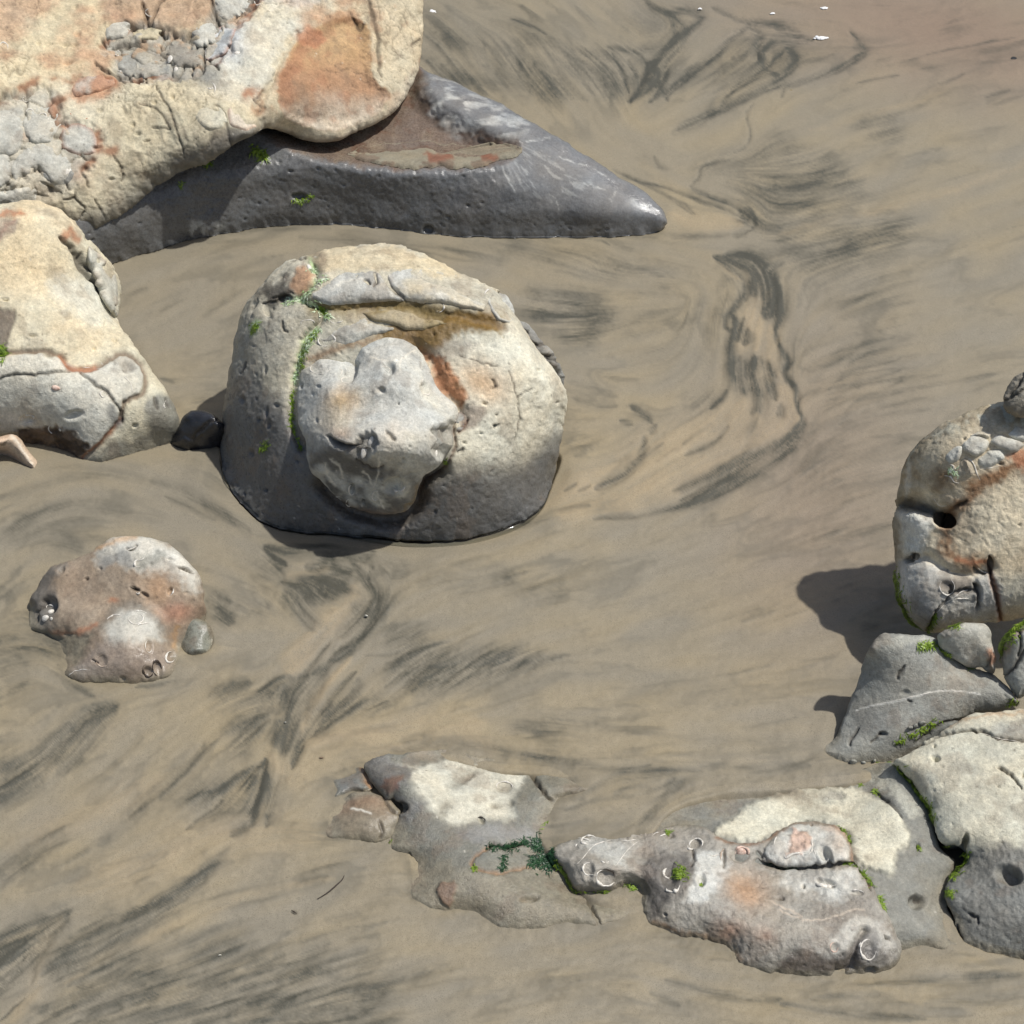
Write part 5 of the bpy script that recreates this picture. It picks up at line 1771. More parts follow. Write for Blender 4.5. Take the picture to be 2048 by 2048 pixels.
knob = Stone(Zm([(455, 800, None, 0.2), (468, 740, None, 0.2), (480, 690, None, 0.2), (520, 655, None, 0.2), (560, 635, None, 0.2), (620, 622, None, 0.2), (690, 640, None, 0.2), (738, 632, None, 0.2), (765, 605, None, 0.2), (785, 575, None, 0.2), (830, 540, None, 0.2), (895, 515, None, 0.2), (960, 510, None, 0.35), (1030, 525, None, 0.35), (1085, 560, None, 0.35), (1120, 610, None, 0.35), (1150, 680, None, 0.7), (1175, 745, None, 0.7), (1220, 805, None, 0.7), (1292, 880, None, 0.7), (1288, 930, None, 0.7), (1270, 985, None, 0.7), (1272, 1070, None, 1.0), (1232, 1130, None, 1.0), (1195, 1180, None, 1.0), (1125, 1225, None, 1.0), (1088, 1290, None, 1.0), (1065, 1370, None, 1.0), (1020, 1415, None, 1.0), (930, 1438, None, 1.0), (840, 1425, None, 1.0), (740, 1392, None, 1.0), (660, 1335, None, 1.0), (590, 1265, None, 1.0), (530, 1212, None, 1.0), (508, 1130, None, 1.0), (500, 1060, None, 1.0), (470, 960, None, 0.7), (455, 870, None, 0.2)]),
             .17, 110, Ab=.09, seed=121, host=mbs, sink=.0, step=2.2, lean=1.0)
knob.swell(.022 * knob.blob(*Zm([(920, 700)])[0], 70, 60, 0, 0) + .020 * knob.blob(*Zm([(620, 820)])[0], 50, 60, 0, 0) + .02 * knob.blob(*Zm([(780, 1050)])[0], 110, 50, 10, 0))
knob.swell(-.018 * knob.stroke(Zm([(740, 600), (730, 680), (690, 760)]), 14, .4))
knob.swell(-.012 * knob.stroke(Zm([(760, 1000), (780, 900), (860, 840), (1000, 860)]), 26, .4))
knob.swell(-.016 * knob.stroke(Zm([(1140, 800), (1220, 880)]), 14, .4))
knob.col[:] = lin(194, 193, 188) * K_
knob.mottle(lin(206, 200, 184) * K_, 6, -.1, .4, .8)
knob.mottle(lin(168, 168, 166) * K_, 10, .05, .5, .7, 4)
knob.paint(knob.blob(*Zm([(690, 830)])[0], 38, 24, -10) * .75, lin(200, 160, 98) * K_)
knob.paint(knob.blob(*Zm([(640, 930)])[0], 34, 26) * .5, lin(196, 172, 132) * K_)
knob.paint(knob.blob(*Zm([(680, 1000)])[0], 24, 14) * .5, lin(206, 164, 130) * K_)
knob.paint(knob.blob(*Zm([(960, 1040)])[0], 26, 40) * .4, lin(202, 176, 148) * K_)
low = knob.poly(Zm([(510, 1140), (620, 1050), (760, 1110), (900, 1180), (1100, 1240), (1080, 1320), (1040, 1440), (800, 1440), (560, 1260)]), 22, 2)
knob.paint(low * sstep(-.45, .15, fbm(knob.P * 16, 4, 61)) * .92, lin(98, 97, 97) * K_)  # overhang shade on the knob's lower part painted in, over partly wet rock
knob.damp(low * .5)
knob.swell(.055 * knob.blob(735, 885, 105, 48, 0, 0, 3) * knob.prof)
kb = np.clip((knob.v - 905) / 120, 0, 1)
knob.swell(-.09 * kb * knob.prof)
knob.paint(knob.poly(Zm([(600, 1350), (900, 1420), (1040, 1420), (1000, 1450), (700, 1420)]), 9, 1) * .7, lin(110, 74, 50) * K_)
knob.paint(knob.stroke(Zm([(1085, 1280), (1060, 1370), (1020, 1420)]), 6, .8) * .7, lin(140, 110, 50) * K_)
for p in [[(830, 600), (900, 615), (990, 628)], [(990, 675), (1010, 620), (1070, 570)], [(860, 1290), (875, 1180), (880, 1100)], [(610, 1170), (620, 1240), (650, 1280)], [(630, 1140), (680, 1200), (700, 1250)], [(800, 1220), (850, 1290), (905, 1400)]]:
    knob.paint(knob.stroke(Zm(p), 2.0, .7) * .8, LIME)
hol = knob.poly(Zm([(765, 1020), (840, 985), (880, 1050), (850, 1100), (810, 1145), (760, 1130), (640, 1065), (610, 1010), (680, 1060), (740, 1070)]), 5, .8)
knob.paint(hol * .6, lin(112, 108, 104) * K_)
knob.h -= .020 * hol
h2 = knob.poly(Zm([(1150, 985), (1260, 970), (1275, 1060), (1230, 1130), (1180, 1140), (1160, 1100), (1190, 1030)]), 6, .8)
knob.h -= .02 * h2
knob.paint(h2 * .6, lin(126, 122, 112) * K_)
h3 = knob.poly(Zm([(720, 660), (755, 640), (760, 690), (730, 720), (690, 740), (660, 690)]), 5, .8)
knob.h -= .018 * h3
for (a, b, r, q, d) in [(930, 660, 34, 34, .020), (890, 785, 22, 18, .010), (1120, 650, 12, 18, .008), (960, 1280, 50, 38, .022), (985, 856, 6, 8, .008), (1010, 1145, 10, 8, .010), (1130, 770, 20, 30, .010), (560, 760, 14, 8, .006), (590, 690, 60, 36, .003), (550, 940, 8, 12, .006), (1030, 1390, 30, 20, .012), (740, 1305, 14, 22, .012), (800, 1370, 10, 14, .012), (470, 760, 8, 20, .008)]:
    x, y = Zm([(a, b)])[0]
    knob.pit(x, y, r * .383, d, q * .383)
cracks(knob, [Zm(p) for p in [[(920, 985), (950, 1010), (968, 1040)], [(560, 1290), (640, 1340), (720, 1380)], [(760, 1150), (840, 1200), (900, 1180)], [(600, 1010), (640, 1060), (740, 1085), (770, 1020)]]], 2.4, .009)
fine(knob, .9, 1.0, net=.15, plates=.5)
knob.h *= sstep(0, 6, knob.d)
knob.relief()
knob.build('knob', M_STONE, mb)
# the knob stands out over a hollow worn under it
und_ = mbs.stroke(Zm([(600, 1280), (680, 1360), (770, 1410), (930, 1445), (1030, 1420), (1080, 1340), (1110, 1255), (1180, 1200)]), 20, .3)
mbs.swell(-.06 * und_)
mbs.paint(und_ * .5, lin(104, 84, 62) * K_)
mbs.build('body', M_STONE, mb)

flake = Stone([(1020, 632, .36), (1038, 640, .36), (1062, 655, .35), (1082, 678, .32), (1100, 700, .29), (1112, 712, .27), (1118, 728, .25), (1126, 745, .2), (1129, 762, .17), (1129, 780, .14), (1110, 800, .12), (1060, 760, .2), (1020, 700, .3)], .03, 30, Ab=.08, seed=131, edge=1)
flake.P = flake.P + (-.05 * flake.nrm)
flake._index()
flake.col[:] = lin(146, 144, 140) * K_
flake.mottle(lin(120, 116, 112) * K_, 14, -.1, .4, .7)
cracks(flake, [[(1050, 680), (1080, 690), (1095, 685)], [(1060, 700), (1090, 715), (1112, 712)], [(1095, 720), (1120, 726)], [(1030, 655), (1060, 668)]], 3, .014)
fine(flake, 1.5, 1.5, net=.8, plates=1.2)
flake.relief()
flake.build('back_flake', M_STONE, mb)

nodule(mbs, mb, Zm([(1275, 940), (1295, 900), (1325, 910), (1330, 960), (1310, 1000), (1285, 1005), (1270, 980)]), .022, 10, lin(160, 160, 158) * K_, 133, name='pebble', rimcol=lin(110, 60, 36) * K_)
# shells in the borings, white veins, and the green weed in the grooves
def zs(host, u, v, ru, rv, a0, a1, rot, w, mat=None):
    x, y = Zm([(u, v)])[0]
    shell_arc(host, mb, x, y, ru * .383, rv * .383, a0, a1, rot, w, mat)
def zc(host, u, v, ru, rv, rot, mat=None):
    x, y = Zm([(u, v)])[0]
    shell_cup(host, mb, x, y, ru * .383, rv * .383, rot, mat)
zc(knob, 805, 1105, 16, 38, 12); zc(knob, 840, 1050, 14, 26, 30); zc(knob, 1183, 1112, 8, 18, 0); zc(mbs, 800, 272, 24, 15, 35); zc(mbs, 520, 142, 12, 18, -20)
zs(knob, 985, 1285, 34, 26, 10, 150, 0, 5); zs(knob, 578, 668, 52, 36, 0, 330, -10, 1.6); zs(knob, 668, 690, 22, 22, -90, 60, 0, 3); zs(knob, 710, 735, 26, 18, 60, 350, 0, 2.6)
zs(knob, 915, 675, 24, 16, 180, 400, 20, 2.5); zs(knob, 1125, 790, 28, 20, 20, 120, 0, 3); zs(knob, 1120, 750, 14, 30, 150, 260, 0, 2)
zs(knob, 740, 1305, 16, 26, 20, 330, 0, 2.5); zs(knob, 722, 1375, 12, 20, 20, 300, 0, 2.5); zs(knob, 670, 1355, 16, 16, 20, 280, 30, 2.5); zs(knob, 865, 1335, 18, 26, 30, 320, 10, 2.5)
zs(mbs, 625, 520, 28, 24, -80, 60, 0, 4); zs(mbs, 600, 525, 34, 30, 60, 230, 0, 2.5); zs(mbs, 1195, 350, 28, 26, -60, 120, 0, 2.2); zs(mbs, 660, 415, 36, 18, 10, 170, 0, 1.8); zs(mbs, 510, 430, 36, 14, 150, 390, 0, 2)
zs(mbs, 1455, 300, 22, 40, 200, 290, 0, 2.4); zs(knob, 1300, 935, 10, 24, 60, 200, 0, 2); zs(mbs, 1420, 345, 20, 8, 0, 180, 0, 2.4)
for p in [[(1285, 960), (1295, 920), (1305, 905)], [(860, 370), (870, 395), (880, 410)]]:
    shell_line(mbs, mb, Zm(p), 2.2)
weed(mbs, mb, Zm([(535, 150), (560, 200), (600, 200), (540, 250), (500, 290)]), 5, 90, 10, M_ALGAEP, 11)
weed(mbs, mb, Zm([(400, 330), (470, 310), (530, 330), (570, 370), (620, 400)]), 5, 200, 10, M_ALGAEP, 12)
weed(mbs, mb, Zm([(570, 465), (530, 510), (490, 580), (465, 650), (445, 730)]), 5, 240, 11, M_ALGAEP, 13)
weed(mbs, mb, Zm([(555, 480), (500, 560), (480, 660)]), 4, 110, 12, M_ALGAE, 14)
weed(mbs, mb, Zm([(575, 350), (610, 390)]), 4, 70, 10, M_ALGAE, 24)
weed(mbs, mb, Zm([(435, 780), (430, 880), (425, 960), (450, 1020), (475, 1080)]), 3, 170, 12, M_ALGAE, 15)
weed(mbs, mb, Zm([(240, 445), (225, 475)]), 5, 60, 11, M_ALGAE, 16)
weed(mbs, mb, Zm([(290, 1055), (295, 1075), (262, 1090)]), 4, 60, 11, M_ALGAE, 17)
weed(mbs, mb, Zm([(1225, 1165), (1232, 1150)]), 2, 20, 9, M_ALGAE, 18)

# ================================================================== 5. the small half buried rock
Zs = lambda pts: zp(0, 1040, .2484, pts)
sr = thing('rock', 'small brown and grey rock half sunk in sand at the left, white shells in it', 'rock', spot(240, 1300))
srs = Stone(Zs([(940, 125, .17), (1050, 124, .18), (1240, 140, .18), (1380, 210, .17), (1480, 300, .155), (1570, 400, .13), (1620, 480, .11), (1645, 570, .085), (1645, 680, .05), (1655, 790, .01, .5), (1600, 900), (1480, 1000), (1440, 1110), (1420, 1170), (1390, 1235), (1250, 1290), (1000, 1312), (800, 1315), (650, 1300), (550, 1270), (508, 1235),
                (500, 1180), (500, 1090), (470, 1010), (420, 960), (330, 920), (230, 890), (235, 800, .0), (238, 700, .005, .6), (245, 620, .03, 1), (290, 550, .045), (350, 450, .07), (430, 370, .09), (530, 345, .10), (700, 280, .12), (820, 200, .15)]), .065, 80, Ab=.08, upright=.1, seed=141, lean=.7, lap=True)
srs.swell(.010 * srs.blob(*Zs([(1080, 950)])[0], 40, 60, 0, 0) - .009 * srs.stroke(Zs([(560, 900), (800, 800), (1000, 690), (1200, 650), (1350, 800), (1400, 980)]), 14, .3))
srs.swell(-.014 * srs.blob(*Zs([(760, 640)])[0], 60, 35, 0, 0) + .010 * srs.blob(*Zs([(450, 420)])[0], 22, 16, 0, 0))
srs.col[:] = lin(158, 138, 116) * K_
srs.mottle(lin(150, 128, 106) * K_, 10, -.2, .4, .7)
srs.paint(srs.poly(Zs([(860, 180), (1240, 130), (1500, 300), (1650, 560), (1600, 560), (1400, 450), (1150, 420), (1000, 380), (760, 350)]), 14, 2) * .9, lin(206, 203, 194) * K_)
srs.paint(srs.poly(Zs([(760, 330), (900, 280), (1040, 270), (1100, 390), (960, 370), (800, 400)]), 8, 1.5) * .6, DGREY * 1.2)
srs.paint(srs.poly(Zs([(1100, 330), (1260, 230), (1340, 300), (1230, 380), (1120, 390)]), 7, 1.5) * .6, lin(130, 130, 120) * K_)
srs.paint(srs.poly(Zs([(230, 620), (430, 360), (540, 360), (420, 500), (460, 640), (420, 830), (240, 850)]), 12, 1.6) * .85, lin(112, 108, 104) * K_)
srs.paint(srs.blob(*Zs([(1280, 560)])[0], 36, 34) * .7, lin(186, 140, 96) * K_)
srs.paint(srs.blob(*Zs([(1440, 740)])[0], 36, 18) * .7, lin(182, 122, 92) * K_)
srs.paint(srs.stroke(Zs([(780, 240), (900, 190), (1080, 150)]), 5, 1) * .6, OCHRE)
srs.paint(srs.stroke(Zs([(400, 885), (640, 900), (780, 840)]), 5, 1) * .6, RUST)
srs.paint(srs.blob(*Zs([(910, 660)])[0], 9, 6) * .6, RUST)
knb = srs.poly(Zs([(860, 900), (960, 760), (1180, 720), (1300, 840), (1320, 960), (1200, 980), (900, 990)]), 14, 1.5)
srs.paint(knb * .85, lin(192, 191, 184) * K_)
srs.paint(srs.stroke(Zs([(840, 860), (940, 740), (1060, 680), (1180, 720), (1300, 850)]), 10, 1) * .6, lin(120, 112, 100) * K_)
lowb = srs.poly(Zs([(560, 1230), (720, 1080), (900, 1000), (1100, 1040), (1400, 1080), (1440, 1200), (1250, 1300), (700, 1320)]), 18, 1.5)
srs.paint(lowb * .7, lin(150, 134, 122) * K_)
srs.damp(.45 + lowb * .55)
srs.paint(srs.blob(*Zs([(650, 1240)])[0], 28, 12, -5) * .7, lin(160, 155, 148) * K_)
orange = srs.stroke(Zs([(1430, 860), (1400, 950), (1440, 1080), (1500, 1100)]), 6, 1)
srs.paint(orange * .8, OCHRE * .8)
filmm = sstep(26, 2, srs.d + 9 * fbm(srs.P * 22, 4, 71)) * sstep(.035, .012, srs.P[:, 2])
srs.paint(filmm * .9, SANDC * .92)
notch = srs.poly(Zs([(180, 900), (420, 905), (640, 915), (735, 935), (705, 1040), (690, 1110), (590, 1190), (500, 1240), (380, 1200), (380, 1000)]), 10, 1.3)
srs.swell(-.012 * notch)
srs.paint(notch * .92, SANDC * .95)
srs.wet *= 1 - notch
for (a, b, r, q, an, d) in [(490, 410, 30, 20, -40, .012), (400, 690, 60, 70, 0, .02), (1500, 400, 50, 14, 20, .014), (695, 478, 20, 9, -10, .012), (1070, 545, 34, 8, 12, .012), (1160, 600, 34, 16, 30, .012), (1370, 575, 16, 30, 20, .01), (800, 390, 14, 14, 0, .006), (1195, 1020, 24, 46, -10, .010), (1370, 1105, 30, 40, 20, .010), (820, 1130, 46, 46, 0, .008), (1190, 1220, 40, 40, 40, .010), (1270, 1200, 30, 50, -20, .010), (1360, 310, 24, 18, 0, .006), (995, 1265, 24, 16, 0, .005), (1055, 960, 8, 6, 0, .006)]:
    x, y = Zs([(a, b)])[0]
    srs.pit(x, y, r * .25, d, q * .25, an)
cracks(srs, [Zs(p) for p in [[(370, 640), (330, 740), (290, 830)], [(450, 640), (440, 700), (380, 760)], [(1440, 385), (1500, 395), (1545, 430)], [(1030, 545), (1110, 550)], [(1010, 240), (1060, 240), (1100, 210)], [(760, 1140), (790, 1170)]]], 2.2, .010)
fine(srs, .7, .9, plates=.4)
srs.relief()
srs.build('body', M_SMOOTH, sr)
gp = Stone(Zs([(1440, 900, .0), (1480, 830, .02), (1560, 795, .03), (1640, 810, .03), (1700, 860, .02), (1722, 950, .0), (1710, 1050), (1640, 1085), (1520, 1095), (1470, 1040), (1435, 980)]), .03, 24, Ab=.04, seed=143)
gp.col[:] = lin(128, 130, 120) * K_
gp.mottle(lin(112, 112, 104) * K_, 16, -.1, .4, .7)
gp.damp(.85)
gp.paint(sstep(9, 0, gp.d) * .7, SANDC * .8)
fine(gp, .8, .6)
gp.relief()
gp.build('grey_pebble', M_SMOOTH, sr)
def ss(u, v, ru, rv, a0, a1, rot, w, mat=None):
    x, y = Zs([(u, v)])[0]
    shell_arc(srs, sr, x, y, ru * .2484, rv * .2484, a0, a1, rot, w, mat)
def sc_(u, v, ru, rv, rot, mat=None):
    x, y = Zs([(u, v)])[0]
    shell_cup(srs, sr, x, y, ru * .2484, rv * .2484, rot, mat)
sc_(365, 790, 38, 26, -10); sc_(415, 735, 28, 18, -20); sc_(415, 795, 16, 14, 0)
ss(400, 700, 28, 16, 150, 380, 0, 3); ss(1095, 790, 60, 48, -70, 190, 0, 3); ss(960, 810, 100, 50, 190, 290, 0, 2); ss(1160, 850, 60, 20, 180, 330, -10, 3); ss(1140, 745, 50, 12, 170, 350, 10, 2.5)
ss(1120, 345, 40, 30, 100, 300, -30, 4); ss(1370, 1105, 40, 44, 10, 340, 20, 3); ss(1195, 1020, 24, 50, 20, 330, -10, 2); ss(1380, 575, 14, 32, -60, 120, 20, 3); ss(825, 1135, 50, 48, 0, 320, 0, 2, M_SHELLD)
ss(1190, 1215, 42, 52, 20, 330, -35, 3.2, M_TWIG); ss(1265, 1195, 36, 62, 100, 430, -12, 3.2, M_TWIG); ss(650, 1235, 100, 30, 170, 330, -10, 1.6); ss(1370, 318, 26, 18, 20, 300, 0, 1.6); ss(1110, 580, 12, 14, 0, 180, 0, 2.5)
for p in [[(1010, 250), (1050, 235), (1105, 210)], [(1100, 330), (1150, 318), (1165, 300)]]:
    shell_line(srs, sr, Zs(p), 2.6)

# ================================================================== 6. the tall boulder at the right edge and what leans on it
Zr = lambda pts: zp(1600, 720, .3003, pts)
rb = thing('boulder', 'tall tan and grey boulder at the right edge, dark shadow to its left', 'boulder', spot(1930, 1300))
rbs = Stone([(2230, 740, 0.670), (2120, 770, 0.642), (2060, 787, 0.623), (2010, 799, 0.605), (1950, 817, 0.586), (1900, 838, 0.558), (1850, 872, 0.512), (1815, 910, 0.456), (1800, 945, 0.400), (1793, 1000, 0.326), (1788, 1050, 0.270), (1788, 1100, 0.223), (1793, 1150, 0.177), (1800, 1190, 0.149), (1812, 1225, 0.121), (1830, 1252, 0.102),
             (1850, 1265, 0.093), (1885, 1266, 0.093), (1920, 1256, 0.102), (1960, 1248, 0.112), (2000, 1245, 0.121), (2050, 1235, 0.130), (2230, 1230, 0.149)], .17, 130, Ab=.06, upright=.1, seed=151, edge=1.0)
tz = rbs.stroke(Zr([(700, 955), (800, 975), (900, 1010), (990, 1040)]), 13, .3)
rbs.swell(-.07 * tz)
rbs.swell(.03 * rbs.blob(*Zr([(760, 1070)])[0], 34, 40, 0, 0) + .024 * rbs.blob(*Zr([(850, 1550)])[0], 60, 55, 0, 0) - .02 * rbs.stroke(Zr([(700, 1340), (850, 1320), (960, 1400), (1150, 1430), (1270, 1380)]), 12, .3))
rbs.swell(-.02 * rbs.stroke(Zr([(620, 1000), (760, 920), (880, 920)]), 12, .3) + .02 * rbs.blob(*Zr([(1300, 1050)])[0], 90, 90, 0, 0))
rbs.col[:] = lin(218, 202, 172) * K_
rbs.mottle(lin(190, 168, 132) * K_, 6, -.1, .4, .7)
rbs.mottle(lin(196, 190, 172) * K_, 4, 0, .4, .7, 5)
tp = rbs.poly(Zr([(650, 620), (900, 420), (1150, 300), (1500, 260), (1500, 420), (1300, 420), (1000, 480), (800, 620), (680, 800)]), 16, 2)
rbs.paint(tp * .6, lin(150, 132, 100) * K_)
rbs.paint(tp * sstep(.0, .3, fbm(rbs.P * np.array([50, 20, 30]), 4, 7)) * .7, lin(196, 196, 180) * K_)
br = rbs.poly(Zr([(650, 680), (800, 560), (960, 500), (980, 620), (1080, 800), (1200, 800), (1420, 700), (1450, 760), (1250, 840), (1080, 960), (1000, 1060), (900, 950), (720, 920), (650, 860)]), 16, 2)
rbs.paint(br * sstep(-.4, .2, fbm(rbs.P * 13, 5, 33)) * .85, lin(128, 100, 62) * K_)
rbs.paint(rbs.stroke(Zr([(1500, 650), (1300, 770), (1120, 900), (1010, 1030), (960, 1200), (1040, 1330), (1250, 1340)]), 15, 1.6) * .8, lin(140, 92, 48) * K_)
rbs.paint(rbs.poly(Zr([(680, 1000), (860, 990), (870, 1100), (840, 1200), (830, 1290), (700, 1290), (670, 1100)]), 12, 1.5) * .9, lin(222, 222, 216) * K_)
lw = rbs.poly(Zr([(660, 1360), (800, 1330), (920, 1400), (1100, 1440), (1290, 1420), (1320, 1740), (1050, 1720), (800, 1800), (690, 1640)]), 16, 1.6)
rbs.paint(lw * .8, lin(198, 197, 195) * K_)
rbs.paint(rbs.poly(Zr([(660, 1560), (760, 1600), (900, 1700), (860, 1800), (760, 1800), (690, 1680)]), 14, 1.6) * .5, lin(120, 116, 112) * K_)
rbs.paint(rbs.poly(Zr([(920, 1440), (1020, 1450), (1150, 1460), (1200, 1560), (1180, 1660), (1120, 1560), (1020, 1560), (940, 1540)]), 9, 1.3) * .7, lin(86, 82, 78) * K_)
rbs.paint(rbs.stroke(Zr([(1270, 1400), (1300, 1500), (1330, 1640), (1350, 1750)]), 5, .8) * .8, RUST * .9)
rbs.paint(rbs.stroke(Zr([(1040, 1325), (1150, 1345), (1260, 1340)]), 5, .8) * .7, RUST)
rbs.paint(rbs.poly(Zr([(1400, 620), (1500, 570), (1500, 720), (1440, 680)]), 8, 1.4) * .8, RUST)
rbs.paint(rbs.stroke(Zr([(715, 690), (720, 800), (700, 900), (690, 990)]), 5, 1.2) * .6, LIME)
rbs.paint(tz * .8, DIRT)
rbs.paint(rbs.stroke(Zr([(630, 800), (625, 1000), (640, 1250), (640, 1400)]), 10, .8) * .6, lin(120, 112, 96) * K_)
cracks(rbs, [Zr(p) for p in [[(1020, 1500), (1000, 1580), (930, 1660), (880, 1740), (850, 1800)], [(1270, 1300), (1265, 1400), (1290, 1480), (1320, 1620), (1350, 1740)], [(1000, 1580), (1080, 1530), (1160, 1540)], [(1170, 1380), (1210, 1420), (1270, 1410)], [(1160, 1480), (1190, 1560), (1180, 1650)], [(1020, 1000), (1100, 930)], [(700, 1340), (760, 1300)]]], 3.2, .014)
for (a, b, r, q, an, d) in [(960, 1070, 62, 44, 15, .05), (740, 1330, 40, 20, -25, .018), (775, 1310, 24, 20, -30, .016), (1270, 1360, 18, 50, 0, .018), (980, 1500, 40, 34, 0, .012), (1180, 1520, 24, 60, -15, .018), (1090, 520, 14, 8, 0, .008), (1340, 690, 20, 10, 0, .010), (1470, 1100, 14, 5, 0, .008)]:
    x, y = Zr([(a, b)])[0]
    rbs.pit(x, y, r * .3, d, q * .3, an)
tan = rbs.poly(Zr([(1050, 1050), (1250, 850), (1500, 760), (1500, 1500), (1320, 1450), (1250, 1280), (1060, 1300), (980, 1200)]), 20, 1.5)
pm = rbs.pores(70, .0035, .35, .26, tan)
rbs.paint(pm * .5 * tan, DIRT)
fine(rbs, 1.0, 1.1, net=.35, plates=.6)
rbs.relief()
rbs.build('body', M_STONE, rb)
for k, p in enumerate([[(965, 640), (1010, 590), (1075, 570), (1085, 610), (1070, 655), (1010, 690), (975, 680)], [(1050, 740), (1060, 680), (1110, 650), (1150, 690), (1165, 760), (1120, 790), (1070, 785)], [(1080, 580), (1120, 520), (1190, 500), (1260, 540), (1240, 600), (1180, 650), (1110, 630)],
                       [(1190, 660), (1250, 600), (1340, 600), (1360, 650), (1300, 700), (1220, 720), (1190, 700)], [(1270, 540), (1320, 500), (1430, 530), (1500, 560), (1420, 620), (1330, 590)], [(1380, 490), (1440, 450), (1520, 450), (1520, 530), (1430, 525)], [(1120, 500), (1200, 470), (1270, 480), (1260, 520), (1180, 500)]]):
    nodule(rbs, rb, Zr(p), .018, 12, lin(200, 198, 190) * K_, 160 + k, col2=lin(196, 180, 150) * K_)
def rs_(u, v, ru, rv, a0, a1, rot, w, mat=None):
    x, y = Zr([(u, v)])[0]
    shell_arc(rbs, rb, x, y, ru * .3, rv * .3, a0, a1, rot, w, mat)
rs_(980, 1510, 50, 56, -60, 220, 0, 3); rs_(770, 1310, 28, 18, 0, 330, -30, 2, M_SHELLD); rs_(1075, 1595, 50, 8, 170, 350, -5, 3)
for p in [[(1140, 1530), (1080, 1540), (1030, 1580), (960, 1630), (900, 1700)], [(1100, 640), (1150, 680), (1180, 760), (1200, 800)], [(960, 770), (1010, 780), (1020, 810), (1060, 820)], [(1210, 1735), (1250, 1730), (1290, 1720)], [(1180, 1380), (1220, 1410), (1265, 1418)], [(985, 690), (1030, 710), (1000, 740)], [(1340, 700), (1260, 720), (1200, 720)], [(890, 920), (930, 970), (980, 970)]]:
    shell_line(rbs, rb, Zr(p), 2.6, M_SHELL)
weed(rbs, rb, Zr([(630, 1430), (640, 1520), (650, 1600), (680, 1700), (720, 1760), (740, 1790)]), 8, 700, 17, M_ALGAE, 31)
weed(rbs, rb, Zr([(905, 1700), (880, 1750), (850, 1810)]), 4, 130, 12, M_ALGAE, 32)
weed(rbs, rb, Zr([(655, 1640), (640, 1720), (700, 1780)]), 12, 420, 20, M_ALGAE, 35)
weed(rbs, rb, Zr([(1000, 720), (1050, 760)]), 5, 40, 8, M_ALGAEP, 33)

ts = Stone([(2090, 690, .80), (2050, 738, .76), (2028, 752, .74), (2014, 772, .72), (2006, 792, .70), (2010, 812, .68), (2030, 826, .67), (2060, 828, .67), (2110, 830, .67), (2150, 760, .73)], .05, 36, Ab=.08, seed=171, edge=1)
ts.col[:] = lin(160, 150, 134) * K_
ts.mottle(lin(130, 122, 110) * K_, 16, -.1, .4, .8)
cracks(ts, [[(2020, 790), (2035, 770), (2050, 745)], [(2012, 800), (2040, 785), (2060, 770)]], 3, .01)
fine(ts, 1.4, 1.4, net=.6, plates=1)
ts.relief()
tso = ts.build('stone', M_STONE)
tag(tso, 'small weathered grey stone lying on top of the tall boulder at the right edge', 'stone')

Zw = lambda pts: zp(1600, 1220, .383, pts)
wr = thing('rock', 'smooth grey wedge of rock below the tall boulder, one thin white vein across', 'rock', spot(1800, 1500))
wrs = Stone(Zw([(400, 150, .23), (430, 125, .24), (560, 128, .24), (700, 148, .22), (800, 245, .17), (900, 300, .15), (1000, 335, .145), (1080, 405, .14), (1135, 480, .12), (1100, 510, .10), (900, 548, .07), (800, 610, .05), (700, 690, .02), (500, 780, .0), (370, 800), (250, 808), (115, 742), (190, 650, .015, .9), (232, 550, .035, 1), (275, 440, .07, 1), (325, 290, .14), (365, 195, .22)]),
            .05, 70, Ab=.05, upright=.2, seed=181, lean=.6)
wrs.col[:] = lin(154, 154, 149) * K_
wrs.mottle(lin(170, 168, 160) * K_, 6, -.1, .4, .7)
wrs.mottle(lin(116, 116, 114) * K_, 12, .05, .5, .6, 4)
wrs.paint(wrs.poly(Zw([(400, 140), (560, 130), (700, 150), (640, 190), (480, 190)]), 10, 1.6) * .6, lin(180, 176, 162) * K_)
wrs.paint(wrs.poly(Zw([(640, 320), (820, 310), (860, 370), (700, 380), (620, 370)]), 10, 1.8) * .5, lin(172, 170, 162) * K_)
wrs.paint(wrs.stroke(Zw([(290, 520), (400, 495), (530, 465), (640, 440), (740, 422), (840, 428), (940, 440)]), 1.6, .4) * .9, SALT)
wrs.paint(sstep(26, 0, wrs.d) * (wrs.P[:, 2] < .03) * .6, SANDC * .85)
cracks(wrs, [Zw(p) for p in [[(550, 760 - 470), (530, 320), (510, 360)], [(430, 640), (400, 670), (380, 690)], [(560, 460), (580, 475)], [(300, 620), (260, 700)], [(600, 700), (740, 600), (860, 560)]]], 2.4, .008)
wrs.pit(*Zw([(435, 648)])[0], 8, .014, 5)
wrs.pit(*Zw([(550, 430)])[0], 9, .006, 6)
fine(wrs, .55, .7, plates=.3)
wrs.relief()
wrs.build('body', M_STONE, wr)
shell_line(wrs, wr, Zw([(400, 495), (530, 465), (640, 440), (740, 422), (840, 428)]), 1.7, name='white_vein', lift=.1)
weed(wrs, wr, Zw([(510, 685), (560, 660), (640, 620), (700, 590), (730, 570)]), 5, 90, 12, M_ALGAE, 41)
weed(wrs, wr, Zw([(620, 190), (680, 180), (710, 180)]), 5, 100, 13, M_ALGAE, 42)
weed(wrs, wr, Zw([(380, 800), (440, 800), (470, 798)]), 4, 60, 9, M_ALGAE, 43)
weed(wrs, wr, Zw([(1100, 490), (1160, 480)]), 5, 90, 12, M_ALGAE, 44)
